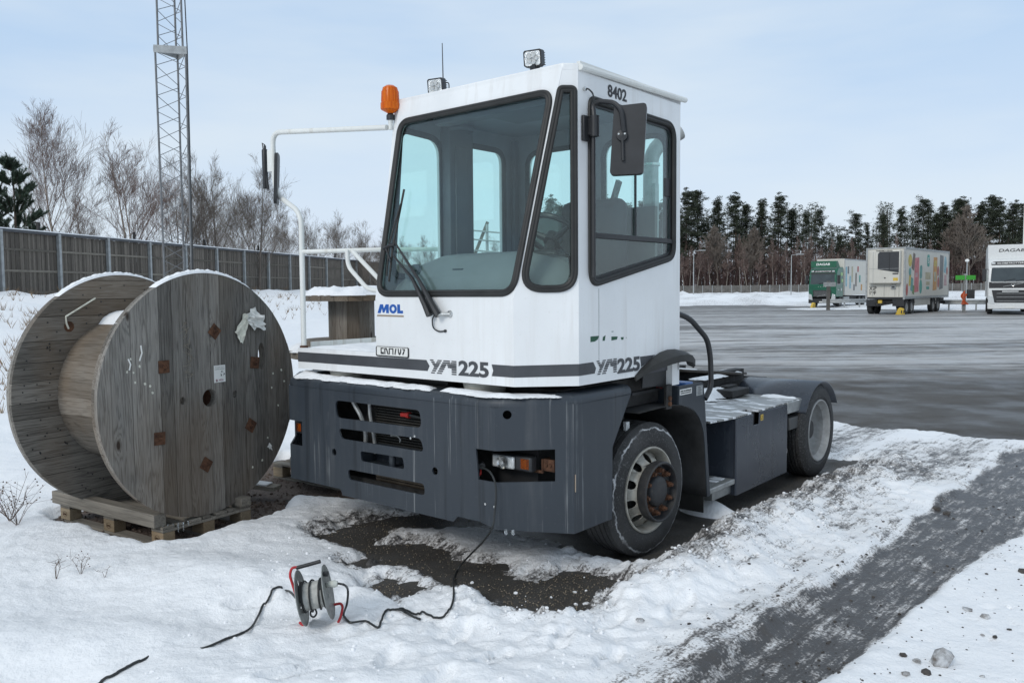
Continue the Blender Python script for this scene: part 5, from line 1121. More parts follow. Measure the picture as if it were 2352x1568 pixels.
def rear_wheel(x, y, z, s):
    ax = Vector((-s, 0, 0)); o = Vector((x, y, z)); fr = (o, Y3, Z3, ax); W = empty('rear_wheel', (0, 0, 0), 0, parent=TR)
    MB().lathe(tyre_prof(.468, .27, .300, 5), fr, 72).build('tyre', M['tyre'], W); MB().lathe(tyre_prof(.468, .27, .300, 3), (o + ax * .33, Y3, Z3, ax), 48).build('inner_tyre', M['tyre'], W)
    MB().lathe([(.312, .006), (.309, -.008), (.298, -.010), (.288, .004), (.280, .03), (.262, .05), (.258, .10), (.24, .135), (.225, .17), (.20, .185), (.16, .19), (.001, .19)], fr, 64).build('rim', M['rim2'], W)
    MB().lathe([(.001, .08), (.09, .085), (.105, .11), (.11, .19)], fr, 32).build('hub', M['hubp'], W)
    for k in range(10):
        a = 2 * PI * k / 10; c_ = o + Vector((0, math.cos(a), math.sin(a))) * .142 + ax * .19; MB().cyl(c_, c_ - ax * .03, .016, 6).build('wheel_nut', M['rust'], W)
rear_wheel(1.30, 3.375, .463, 1); rear_wheel(-1.30, 3.375, .463, -1)
# ---- front mudguard assembly
arc = [(-.02, 1.045), (.30, 1.05), (.537, 1.037), (.736, .985), (.846, .918), (.925, .815), (.965, .66), (1.01, .255)]
V = [(x, y, z) for x in (.60, 1.246) for y, z in smooth_path([(0, a, b) for a, b in arc], 4) for (_, y, z) in [(0, y, z)]] if False else None
ap = [(p.y, p.z) for p in smooth_path([(0, a, b) for a, b in arc], 4)]; n_ = len(ap)
g = MB(); g.add([(.55, y, z) for y, z in ap] + [(1.245, y, z) for y, z in ap], [(i, i + 1, n_ + i + 1, n_ + i) for i in range(n_ - 1)]); o = P(g, 'mudguard', simple('mud_black_guard', (.016, .016, .016), .8, var=.9, sc=4, bump=.4)); s_ = o.modifiers.new('s', 'SOLIDIFY'); s_.thickness = .008
side = [(y, z) for y, z in ap if y >= .537] + [(1.065, .25), (.990, .789), (.962, 1.02), (.940, 1.145), (.925, 1.165), (.905, 1.172), (.54, 1.176)]
P(MB().plate(side, [], ((1.252, 0, 0), Y3, Z3, X3), .008), 'side_plate', M['blue'], .002)
P(MB().box(.35, 1.246, .532, .545, 1.035, 1.178), 'cross_plate', M['blue']); P(MB().box(.60, 1.22, 1.005, 1.013, .12, .28), 'splash_flap', M['rubber'])
P(MB().plate(rect(.548, .738, 1.105, 1.148), [], ((1.2545, 0, 0), Y3, Z3, X3), .001), 'warning_sticker', M['paper']); P(MB().plate(rect(.812, .915, 1.075, 1.150), [], ((1.2545, 0, 0), Y3, Z3, X3), .001), 'data_sticker', M['galv'])
for zz in (1.129, 1.112): text('sticker_print', 'EFFEKT AV LASTDRAGARE' if zz > 1.12 else 'MOTORN FAR EJ STARTAS', ((1.2556, .56, zz), Y3, Z3, X3), .010, M['ink'], TR, width=.165)
for k in range(7): P(MB().box(1.2552, 1.2558, .825 + (k % 2) * .01, .90 - (k % 3) * .008, 1.084 + k * .009, 1.087 + k * .009), 'sticker_print', M['ink'], smooth=False)
P(MB().box(1.225, 1.249, .36, .44, 1.02, 1.20), 'cab_tilt_bracket', M['chassis'], .004)
for z in (1.06, 1.10): P(MB().cyl((1.245, .40, z), (1.262, .40, z), .018, 8), 'bracket_bolt', M['rust'])
P(MB().box(1.0, 1.12, .1, .55, 1.14, 1.16).cyl((1.12, .38, 1.2), (1.16, .55, 1.17), .02, 8), 'hose_joint', M['black'])
P(MB().cyl((1.06, .52, 1.155), (1.06, .52, 1.30), .065, 20), 'oil_canister', M['red']); P(MB().cyl((1.06, .52, 1.235), (1.06, .52, 1.26), .068, 20), 'canister_strap', M['black']); P(MB().cyl((1.13, .55, 1.20), (1.16, .50, 1.165), .008, 8), 'grease_nipple', M['chrome']); P(MB().box(1.10, 1.115, .36, .42, 1.24, 1.29), 'yellow_tag', M['yellow'])
P(MB().box(1.13, 1.16, -.04, .0, .90, .975).box(1.08, 1.14, -.05, .03, .87, .885), 'marker_lamp', M['lampglass'], .004)
for y in (.05, .17): P(MB().box(1.10, 1.13, y, y + .05, 1.03, 1.04), 'arch_clip', M['paper'])
# black hand rail
P(MB().tube(bend_path([(1.20, .45, 1.735), (1.20, .60, 1.712), (1.235, .74, 1.668), (1.25, 1.0, 1.50), (1.25, 1.055, 1.36), (1.25, 1.072, 1.12), (1.25, .965, 1.035)], .08, 5), .021, 12), 'entry_rail', M['black'])
# ---- tank box, steps, rear deck
tb = [(1.545, .150), (2.672, .153), (2.672, .805), (2.10, .805), (2.035, .805), (2.035, .775), (2.02, .70), (1.90, .705), (1.885, .80), (1.545, .795)]
P(MB().plate([(1.553, .150), (2.670, .153), (2.670, .800), (2.03, .800), (2.018, .70), (1.895, .705), (1.895, .800), (1.553, .800)], [], ((1.248, 0, 0), Y3, Z3, X3), .012), 'tank_side', M['blue_clean'], .004)
P(MB().box(.45, 1.236, 1.553, 1.563, .155, .80), 'tank_front', M['blue_clean'], .003); P(MB().box(.45, 1.23, 2.655, 2.668, .155, .79).box(.45, 1.23, 1.56, 2.66, .155, .165), 'tank_rear', M['blue_clean'])
P(MB().cyl((1.238, 1.556, .155), (1.238, 1.556, .798), .0125, 12), 'tank_corner', M['blue_clean']); P(MB().box(1.15, 1.20, 1.89, 2.03, .68, .80), 'handle_pocket', M['chassis'])
def deckmat():
    q = NT('perforated_grip_plate'); vo = q.n('ShaderNodeTexVoronoi'); vo.inputs['Scale'].default_value = 26; vo.inputs['Randomness'].default_value = .12; q.l(q.co, vo.inputs[0])
    d = q.rng(vo.outputs['Distance'], .13, .2, 1, 0); sn = q.rng(q.noise(1, q.map((4, 11, 1)), 6, .6), .52, .57)
    c = q.mix(d, (.30, .305, .30), (.10, .10, .10)); c = q.mix(q.rng(q.noise(3, None, 4), .5, .7, 0, .5), c, (.20, .17, .13)); c = q.mix(sn, c, (.82, .84, .86))
    return q.set(c, q.rng(sn, 0, 1, .42, .8), q.rng(sn, 0, 1, .35, 0), q.bump(q.mul(sn, 1.6, 'ADD'), .6, .008, q.bump(d, -.4, .004)))
P(MB().plate([(.36, 1.20), (1.18, 1.20), (1.236, 1.565), (1.236, 1.89), (1.12, 1.91), (1.12, 2.02), (1.236, 2.03), (1.236, 3.045), (.88, 3.10), (.44, 2.95), (.36, 2.9)], [], ((0, 0, .818), X3, Y3, Z3), .015), 'grip_deck', deckmat())
P(MB().box(1.21, 1.25, 2.675, 3.045, .705, .812), 'deck_edge', M['alu'], .006)
P(MB().box(.78, 1.245, 1.075, 1.535, .255, .298), 'step', M['alu'], .006); P(MB().box(.9, 1.18, 1.12, 1.50, .299, .302), 'step_grip', deckmat()); P(MB().box(1.0, 1.2, 1.2, 1.55, .17, .25), 'step_bracket', M['alu'])
P(MB().box(1.12, 1.252, 2.72, 2.93, .545, .658).box(1.10, 1.245, 2.93, 3.02, .56, .655), 'valve_box', simple('dusty_grey_plastic', (.06, .062, .062), .6), .006)
P(MB().cyl((1.20, 2.78, .54), (1.20, 2.78, .36), .0025, 5), 'drain_wire', M['chrome']); rr_ = [(1.20, 2.78 + .012 * math.cos(a), .335 + .026 * math.sin(a)) for a in [2 * PI * k / 14 for k in range(14)]]; P(MB().tube(rr_, .003, 5, closed=True), 'snap_hook', M['chrome'])
P(MB().plate(rect(2.045, 2.10, .725, .777), [], ((1.2505, 0, 0), Y3, Z3, X3), .001), 'hazard_sticker', M['yellow']); P(MB().plate(rect(2.055, 2.09, .732, .770), [rect(2.058, 2.087, .735, .767)], ((1.2512, 0, 0), Y3, Z3, X3), .0008).bar((1.2516, 2.06, .737), (1.2516, 2.085, .765), .001, .003, (0, 1, 0)), 'sticker_print', M['ink'], smooth=False)
fo = (0, 3.40, .43)
for s in (1, -1):
    a_, b_ = (.55, 1.32) if s > 0 else (-1.32, -.55)
    g = MB(); prof = [(.512 + .0 * i, 0) for i in range(1)]
    aa = [R(150 - i * 5.2) for i in range(24)]; g.add([(x, fo[1] + .512 * math.cos(t), fo[2] + .512 * math.sin(t)) for x in (a_, b_) for t in aa], [(i, i + 1, 24 + i + 1, 24 + i) for i in range(23)])
    o = P(g, 'rear_fender', M['blue_clean']); s_ = o.modifiers.new('s', 'SOLIDIFY'); s_.thickness = .012; s_.offset = 1
g = MB(); 
P(MB().box(.55, .62, 2.72, 2.95, .78, .92), 'fender_bracket', M['chassis'])
# fifth wheel
fwp = [(.46 * math.cos(t), .42 * math.sin(t)) for t in [R(a) for a in range(-60, 241, 12)]] ; fwp = [(x, y) for x, y in fwp] + [(-.20, -.62), (-.05, -.30), (.05, -.30), (.20, -.62)]
GR = simple('greasy_coupling_plate', (.040, .033, .026), .45, .3, var=.6, sc=5, bump=.4)
P(MB().plate([(x * 1.05, -y * 1.45 + 3.22) for x, y in fwp], [], ((0, 0, 1.335), X3, (0, 1, -.10), (0, .1, 1)), .028), 'coupling_plate', GR, .006); P(MB().plate([(x * .9, -y * 1.2 + 3.25) for x, y in fwp], [], ((0, 0, 1.30), X3, (0, 1, -.10), (0, .1, 1)), .08), 'coupling_underside', M['chassis']); P(MB().box(-.42, .42, 2.9, 3.7, .62, .72).box(-.40, -.30, 3.0, 3.6, .72, 1.02).box(.30, .40, 3.0, 3.6, .72, 1.02), 'coupling_base', M['chassis'])
P(MB().box(-.42, -.32, 1.3, 3.0, .86, 1.02).box(.32, .42, 1.3, 3.0, .86, .98).cyl((-.1, 1.4, .95), (-.1, 2.6, 1.05), .06, 12), 'lift_frame', M['chassis'])
P(MB().box(.74, .96, 1.20, 1.34, 1.02, 1.12), 'air_coupling', M['blueplastic'], .015); P(MB().tube(smooth_path([(.84, 1.2, 1.05), (.7, 1.1, 1.0), (.5, 1.3, .98), (.3, 1.7, 1.02)], 6), .018, 8), 'air_hose', M['cable'])
P(MB().box(.45, .75, 2.55, 2.95, .83, .90), 'battery_lid', M['chassis'], .01)

# ---- snow lying on the tractor
def snowpatch(name, pts, z, th, parent, seed=0, res=.018, fr=None, label=None, edge=.05):
    P_ = [tuple(p) for p in pts]; x0 = min(p[0] for p in P_) - .05; x1 = max(p[0] for p in P_) + .05; y0 = min(p[1] for p in P_) - .05; y1 = max(p[1] for p in P_) + .05
    xs = np.arange(x0, x1, res); ys = np.arange(y0, y1, res); X, Y = np.meshgrid(xs, ys); sd = poly_sd(X, Y, P_)
    nn = fbm(X * 9 + seed, Y * 9 + seed * 2.2, 4); sd2 = sd + .07 * nn; H = th * (1 - np.exp(np.minimum(0, sd2) / edge)) * (1 + 1.1 * nn) ; H = np.where(sd2 > 0, -.01, H)
    ny, nx = X.shape; idx = np.arange(nx * ny).reshape(ny, nx); q = np.stack([idx[:-1, :-1], idx[:-1, 1:], idx[1:, 1:], idx[1:, :-1]], -1).reshape(-1, 4); q = q[(H.ravel()[q] > 0).any(1)]
    g = MB(); used = sorted(set(q.ravel().tolist())); rem = {u: i for i, u in enumerate(used)}; Xr, Yr, Hr = X.ravel(), Y.ravel(), H.ravel()
    g.add([(Xr[u], Yr[u], z + max(Hr[u], -.004)) for u in used], [tuple(rem[k] for k in f) for f in q.tolist()])
    return g.build(name, M['snow'], parent, recalc=False, sharp=80, kind='stuff')
snowpatch('snow_on_bumper', [(-1.14, -1.085), (.31, -1.085), (.24, -.98), (-.2, -.95), (-1.15, -.93)], 1.238, .035, TR, 1); snowpatch('snow_on_bumper', [(.34, -1.10), (.90, -1.10), (1.16, -.85), (1.14, -.80), (.85, -.96), (.34, -.95)], 1.238, .028, TR, 4)
snowpatch('snow_on_bumper', [(-1.38, -.90), (-1.20, -1.06), (-.85, -1.07), (-.95, -.98), (-1.34, -.82)], 1.240, .05, TR, 7)
snowpatch('snow_on_deck', [(-1.20, -.97), (-.34, -.97), (-.34, .5), (-1.2, .5)], 1.456, .016, TR, 9)
snowpatch('snow_on_roof', [(-.22, -.74), (1.16, -.74), (1.21, -.70), (1.21, .52), (-.22, .52)], 3.264, .035, TR, 12, res=.03)
snowpatch('snow_on_chassis', [(.36, 1.6), (.52, 1.5), (.62, 2.2), (.72, 2.95), (.40, 3.1), (.30, 2.3)], .83, .07, TR, 15); snowpatch('snow_on_chassis', [(.30, 2.5), (.46, 2.55), (.5, 3.0), (.34, 3.1)], .99, .03, TR, 18); snowpatch('snow_on_chassis', [(.95, .72), (1.15, .72), (1.12, .95), (.9, 1.0)], 1.06, .05, TR, 21)
snowpatch('snow_on_ramp', [(-.05, 2.75), (.25, 2.72), (.28, 2.80), (.0, 2.84)], 1.068, .008, TR, 24); snowpatch('snow_on_ramp', [(.22, 3.35), (.42, 3.4), (.38, 3.55), (.2, 3.5)], .995, .03, TR, 27)
snowpatch('snow_on_deck', [(.80, 2.85), (1.22, 2.95), (1.22, 3.06), (.86, 3.1)], .812, .03, TR, 29)
# ================================================================== BIG CABLE DRUM
WV = wood('drum_wood_upright', 'z', (.225, .210, .188), (.058, .052, .047), (.36, .345, .32), warm=.22); WH = wood('drum_wood_level', 'x', (.20, .185, .163), (.058, .051, .045), (.31, .295, .265), warm=.30); WY = wood('drum_wood_staves', 'y', (.20, .18, .155), (.07, .062, .053), (.31, .29, .255), warm=.35)
WE = wood('drum_rim_wood', 'z', (.26, .245, .21), (.13, .12, .10), (.34, .32, .28), 30, False)
TH = .49883; RZ = PI / 2 - TH; DC = Vector((-2.3797, 6.4212, 1.1035)); RD = .943
DR = empty('cable_drum', DC, RZ, 'huge weathered wooden cable drum standing on its rims on a pallet beside the tractor', 'cable drum')
def disc_planks(root, R_, y0, y1, vertical, mat, widths, holes=(), seed=0, gap=.0035, nm='plank'):
    rnd = random.Random(seed); x = -R_; i = 0
    while x < R_ - .01:
        w = widths[i % len(widths)]; a, b = x + gap / 2, min(R_, x + w) - gap / 2; x += w; i += 1
        if b - a < .015: continue
        N = 14; A = []; 
        ts = [a + (b - a) * k / N for k in range(N + 1)]
        up = [(t, math.sqrt(max(0, R_ * R_ - t * t))) for t in ts]; lo = [(t, -h) for t, h in up[::-1]]
        poly = up[::-1] + [(t, h) for t, h in lo[::-1]]
        poly = [(t, math.sqrt(max(0, R_ * R_ - t * t))) for t in ts[::-1]] + [(t, -math.sqrt(max(0, R_ * R_ - t * t))) for t in ts]
        clean = []
        for p in poly:
            if not clean or (abs(p[0] - clean[-1][0]) + abs(p[1] - clean[-1][1])) > 1e-5: clean.append(p)
        if abs(clean[0][0] - clean[-1][0]) + abs(clean[0][1] - clean[-1][1]) < 1e-5: clean.pop()
        hs = []
        for hx, hz_, hr, hrz in holes:
            c_ = circ(hx, hz_, hr, 18, hrz)
            if hx - hr > a + .004 and hx + hr < b - .004: hs.append(c_)
            elif hx + hr > a and hx - hr < b:
                # notch cut into the plank edge
                k = [p for p in c_ if a < p[0] < b]
                if len(k) >= 3:
                    left = hx - hr < a
                    k = sorted(k, key=lambda p: (p[1]), reverse=not left)
                    e = a if left else b; dz = hrz * math.sqrt(max(0, 1 - ((e - hx) / hr) ** 2))
                    zs = (hz_ - dz, hz_ + dz); seq = [(e, hz_ + dz)] + sorted(k, key=lambda p: -p[1]) + [(e, hz_ - dz)]
                    if not left: seq = seq[::-1]
                    # insert on the right or left side run
                    if left: clean = [p for p in clean]; clean = _insert(clean, a, seq, True)
                    else: clean = _insert(clean, b, seq, False)
        dz_ = rnd.uniform(-.0025, .0025)
        if vertical: fr = ((0, y0 + dz_, 0), (1, 0, 0), (0, 0, 1), (0, -1, 0))
        else: fr = ((0, y0 + dz_, 0), (0, 0, 1), (-1, 0, 0), (0, -1, 0))
        MB().plate(clean, hs, fr, y1 - y0).build(nm, mat, root, smooth=False, bev=.0022, seg=1)
def _insert(poly, e, seq, left):
    # left edge runs top->bottom, right edge bottom->top in this CCW loop
    top = max(poly, key=lambda p: (-(abs(p[0] - e) > 1e-6), p[1])); bot = min(poly, key=lambda p: ((abs(p[0] - e) > 1e-6), p[1]))
    i = poly.index(top) if left else poly.index(bot)
    return poly[:i + 1] + seq + poly[i + 1:]
front_holes = [(.022, -.03, .070, .070), (-.237, -.021, .025, .03), (.279, -.031, .027, .03), (.578, .255, .040, .115)]
disc_planks(DR, RD, 0, .030, True, WV, [.112, .165, .135, .105, .115, .13, .10, .12, .105, .135, .11, .12, .125, .10, .14], front_holes, 3)
HB = [(z_, -x_, b_, a_) for x_, z_, a_, b_ in front_holes[:1] + front_holes[3:]]
disc_planks(DR, RD - .006, .032, .070, False, WH, [.205, .205, .205, .205, .17, .08, .25, .2], HB, 4, nm='back_plank')
disc_planks(DR, RD, .99, 1.022, False, WH, [.16, .185, .13, .15, .17, .12, .16, .14], (), 5, nm='inner_plank'); disc_planks(DR, RD - .004, 1.024, 1.056, True, WV, [.13, .12, .14], (), 6, nm='back_plank')
sv_n = 26
for k in range(sv_n):
    a = 2 * PI * k / sv_n; d_ = 2 * PI / sv_n * .992; r0, r1 = .555, .585; V = []
    for y in (.0705, .9895):
        for aa, rr in ((a, r1), (a + d_ / 2, r1 + .001), (a + d_, r1), (a + d_, r0), (a, r0)): V.append((rr * math.cos(aa), y, rr * math.sin(aa)))
    MB().add(V, [(0, 1, 2, 3, 4), (9, 8, 7, 6, 5)] + [(i, (i + 1) % 5, 5 + (i + 1) % 5, 5 + i) for i in range(5)]).build('stave', WY, DR, smooth=False)
MB().lathe([(.074, .028), (.07, .12), (.07, .99)], ((.022, 0, -.03), X3, Z3, Y3), 24).build('axle_bush', M['rust'], DR)
for x, z, ro in ((-.396, .25, .0), (.084, .487, .72), (.494, .209, .12), (.432, -.308, .6), (-.038, -.546, .62), (-.454, -.274, .05)):
    Mx = Matrix.Translation((x, 0, z)) @ Matrix.Rotation(ro, 4, 'Y'); pl_ = MB().box(-.047, .047, -.008, -.001, -.047, .047, Mx).build('bolt_plate', M['rust'], DR, .002)
    MB().cyl((x, -.008, z), (x, -.018, z), .017, 6).cyl((x, -.018, z), (x, -.036, z), .009, 8).build('bolt', M['rust'], pl_)
lab = MB().box(.067, .180, -.003, -.0012, .083, .218).build('label_sheet', M['paper'], DR, smooth=False)
frd = lambda x, z: ((x, -.0032, z), X3, Z3, (0, -1, 0)); MK = simple('maroon_print', (.20, .02, .06), .6)
text('label_print', 'Et kabpan servic', frd(.078, .198), .009, M['ink'], lab, width=.09, depth=.0004); text('label_print', 'recirkul trummor', frd(.074, .184), .009, M['ink'], lab, width=.098, depth=.0004)
g = MB()
for k in range(3):                                     # three chasing arrows
    a = R(90 + 120 * k); c_ = Vector((.150, -.0036, .150)); pts = [c_ + Vector((math.cos(a + R(t)) * .017, 0, math.sin(a + R(t)) * .017)) for t in (-42, -20, 5)]
    g.bar(pts[0], pts[1], .0004, .007, (0, 1, 0)).bar(pts[1], pts[2], .0004, .007, (0, 1, 0)); t_ = R(5) + a; p = pts[2]; tang = Vector((-math.sin(t_), 0, math.cos(t_))); rad = Vector((math.cos(t_), 0, math.sin(t_)))
    g.add([p + rad * .009, p - rad * .009, p + tang * .013], [(0, 1, 2)])
g.build('recycling_mark', M['ink'], lab, smooth=False); text('label_print', 'VIDA', frd(.112, .094), .014, MK, lab, width=.048, bold=.02, depth=.0004)
MB().tube([(.082, -.0036, .106), (.098, -.0036, .106), (.088, -.0036, .098), (.102, -.0036, .094), (.084, -.0036, .093)], .0032, 4).build('label_emblem', MK, lab)
# torn paper pocket
def crumple(pts, name, seed, y=-.012, amp=.018, parent=DR, mat='papert'):
    rnd = random.Random(seed); N = 7; a, b, c, d = [Vector((p[0], 0, p[1])) for p in pts]; V = []
    for i in range(N):
        for j in range(N):
            s_, t_ = i / (N - 1), j / (N - 1); q = (a * (1 - s_) + b * s_) * (1 - t_) + (d * (1 - s_) + c * s_) * t_
            ed = (i in (0, N - 1)) or (j in (0, N - 1)); V.append((q.x + rnd.uniform(-1, 1) * .008, y - abs(rnd.gauss(0, amp)), q.z + rnd.uniform(-1, 1) * (.012 if ed else .006)))
    MB().add(V, [(i * N + j, i * N + j + 1, (i + 1) * N + j + 1, (i + 1) * N + j) for i in range(N - 1) for j in range(N - 1)]).build(name, M[mat], parent, smooth=False)
crumple([(.278, .47), (.36, .36), (.435, .58), (.385, .63)], 'torn_paper', 3, amp=.008); crumple([(.385, .60), (.47, .47), (.58, .52), (.485, .68)], 'torn_paper', 5, mat='paper', amp=.02); crumple([(.40, .55), (.60, .47), (.57, .60), (.45, .62)], 'torn_paper', 8, mat='paper', amp=.03)
crumple([(.60, -.52), (.66, -.56), (.64, -.50), (.62, -.49)], 'paper_scrap', 9, amp=.004, mat='paper')
rnd = random.Random(12)
for x, z in ((.70, .10), (.68, -.02), (.75, -.18), (.62, -.44), (.55, -.62), (.44, -.66), (-.70, .24), (-.65, .23), (-.60, .27), (-.67, .33), (-.56, .14), (-.64, .16), (.83, .02), (.80, .12), (-.50, .07), (-.52, .12)):
    MB().plate([(x + rnd.uniform(.006, .014) * math.cos(a), z + rnd.uniform(.006, .014) * math.sin(a)) for a in (0, 1.2, 2.5, 3.9, 5.2)], [], ((0, -.002, 0), X3, Z3, (0, -1, 0)), .002).build('wood_chip', M['papert'], DR, smooth=False)
g = MB()
for k in range(26):                                    # frayed twine stuck to the face
    x = -.19 + rnd.gauss(0, .018); z = .56 - k * .017 + rnd.gauss(0, .01); g.tube([(x, -.005, z), (x + rnd.gauss(0, .03), -.012, z + rnd.gauss(0, .02)), (x + rnd.gauss(0, .045), -.006, z + rnd.gauss(0, .03))], .0016, 3)
g.build('frayed_twine', simple('straw_twine', (.27, .24, .19), .9), DR)
for a_, b_ in (((-.585, .42), (-.60, .31)), ((-.69, .33), (-.685, .25))): MB().tube([(a_[0], -.004, a_[1]), ((a_[0] + b_[0]) / 2 + .01, -.01, (a_[1] + b_[1]) / 2), (b_[0], -.004, b_[1])], .006, 5).build('plastic_strand', M['paper'], DR)
g = MB()
for k in range(70):                                    # nail heads on the far flange
    r_ = rnd.choice([.65, .75, .86]) + rnd.gauss(0, .01); a = rnd.uniform(R(60), R(290)); g.cyl((r_ * math.cos(a), .986, r_ * math.sin(a)), (r_ * math.cos(a), .990, r_ * math.sin(a)), .006, 6)
g.build('nails', M['ink'], DR, kind='stuff')
MB().tube([(-.245, .975, .755), (-.505, .97, .615), (-.50, .97, .56), (-.475, .985, .52)], .007, 6).build('tie_strap', M['papert'], DR); MB().lathe([(.001, -.001), (.04, -.002), (.042, .0)], ((-.468, .9885, .536), X3, Z3, (0, -1, 0)), 16).build('knot_plug', M['rust'], DR)
# rim snow
def rim_snow(y0, y1, a0, a1, th, seed, R_=RD, parent=DR, c=(0, 0, 0), name='snow_on_rim'):
    N = 60; rnd = random.Random(seed); V = []; yy = [y0 - .004, y0 + .008, (y0 + y1) / 2, y1 - .008, y1 + .004]
    for i in range(N + 1):
        t = i / N; a = a0 + (a1 - a0) * t; e = math.sin(t * PI) ** .45 * th * (1 + .25 * math.sin(i * 1.7 + seed) * math.sin(i * .6))
        for k, y in enumerate(yy): hgt = [0, .75, 1, .75, 0][k] * e + .0005; V.append((c[0] + (R_ + hgt) * math.cos(a), c[1] + y, c[2] + (R_ + hgt) * math.sin(a)))
    return MB().add(V, [(i * 5 + k, i * 5 + k + 1, (i + 1) * 5 + k + 1, (i + 1) * 5 + k) for i in range(N) for k in range(4)]).build(name, M['snow'], parent)
rim_snow(0, .07, R(58), R(118), .028, 1); rim_snow(.99, 1.056, R(62), R(125), .026, 2)
g = MB(); N = 18; V = []
for i in range(N + 1):
    y = .075 + .91 * i / N
    for k in range(9):
        a = R(66) + (R(112) - R(66)) * k / 8; e = .10 * math.sin(PI * k / 8) ** .6 * (1 - (i / N) * .35) ; V.append(((.586 + e) * math.cos(a), y, (.586 + e) * math.sin(a) + .0))
g.add(V, [(i * 9 + k, i * 9 + k + 1, (i + 1) * 9 + k + 1, (i + 1) * 9 + k) for i in range(N) for k in range(8)]).build('snow_on_core', M['snow'], DR)

# ================================================================== PALLETS AND TIMBER
WP = wood('pallet_wood', 'x', (.24, .215, .18), (.11, .10, .085), (.32, .30, .26), 24, False); WB = wood('pallet_block_wood', 'x', (.36, .29, .20), (.22, .17, .11), (.45, .37, .27), 40, False, warm=.4)
def pallet(loc, rz, L, W, label, marks=True, z=0, grp='wooden pallets on the gravel'):
    r_ = empty('pallet', (loc[0], loc[1], z), rz, label, 'pallet', grp)
    for y in (0, W / 2, W):
        for x in (.0, L / 2 - .0725, L - .145):
            yy = max(0, min(W - .1, y - .05)); b_ = MB().box(x, x + .145, yy, yy + .1, .024, .116).build('block', WB, r_, .003)
            if marks and y == 0:
                ring_ = [(x + .072 + .030 * math.cos(t), yy - .0012, .070 + .022 * math.sin(t)) for t in [2 * PI * k / 20 for k in range(20)]]; MB().tube(ring_, .0012, 4, closed=True).build('brand_ring', M['rust'], b_); text('brand_print', 'EPAL', ((x + .052, yy - .001, .063), X3, Z3, (0, -1, 0)), .014, M['rust'], b_, width=.042)
    for y in (.0, W / 2 - .05, W - .1): MB().box(0, L, y, y + .1, 0, .022).build('bottom_board', WP, r_, .002, smooth=False)
    for x in (0, L / 2 - .072, L - .145): MB().box(x, x + .145, .0, W, .118, .139).build('cross_board', WP, r_, .002, smooth=False)
    for k in range(7):
        y = k * (W - .1) / 6; MB().box(.0, L, y, y + (.1 if k % 2 == 0 else .07), .141, .161).build('deck_board', WP, r_, .002, smooth=False)
    return r_
prz = math.atan2(-.79, 1.19)                          # long side runs down to the near corner
PA = Vector((-3.79, 6.82)); pallet((PA.x, PA.y), prz, 1.43, .80, 'wooden pallet carrying the big cable drum')
c_, s_ = math.cos(prz), math.sin(prz)
def beam(name, a, b, w, h, z, label): 
    r_ = tag(MB().box(0, (Vector(b) - Vector(a)).length, -w / 2, w / 2, 0, h).build(name, WP, None, .004), label, 'timber', 'timbers chocking the big drum'); r_.location = (a[0], a[1], z); r_.rotation_euler.z = math.atan2(b[1] - a[1], b[0] - a[0]); return r_
ux = Vector((c_, s_)); uy = Vector((-s_, c_))
p0 = PA + ux * -.03 - uy * .0; p1 = PA + ux * 1.40 - uy * .0; beam('timber', p0, p1, .10, .10, .162, 'squared grey timber lying along the front edge of the pallet under the drum')
p0 = PA + ux * 1.05 + uy * .74; p1 = PA + ux * 1.45 + uy * .74; beam('timber', p0, p1, .10, .07, .162, 'short grey timber block on the far right corner of the drum pallet')
g = MB(); rnd = random.Random(3)
for k in range(6):
    q = PA + ux * (1.40 + .012 * k) + uy * (.02 + .035 * k); l_ = rnd.uniform(.03, .10); g.tube([(q.x, q.y, .17), (q.x, q.y, .17 - l_ * .6), (q.x, q.y, .17 - l_)], [.006, .004, .001], 6)
tag(g.build('icicles', ICE, None), 'thin icicles hanging from the corner of the drum pallet', 'icicles', kind='stuff')
q = G(603, 1132, .08); b_ = tag(MB().box(-.35, .18, -.07, .07, 0, .035).build('loose_board', WP, None, .003), 'loose snow-dusted board sticking out behind the drum pallet', 'board'); b_.location = (q.x - .05, q.y + .08, .11); b_.rotation_euler = (0, .06, R(-14))
q2 = MB().box(-.33, .10, -.06, .06, .036, .052).build('snow_on_board', M['snow'], b_, .006)
pallet((-2.45, 8.35), R(-36), 1.45, 1.05, 'wooden pallet behind the left end of the blue bumper', False)

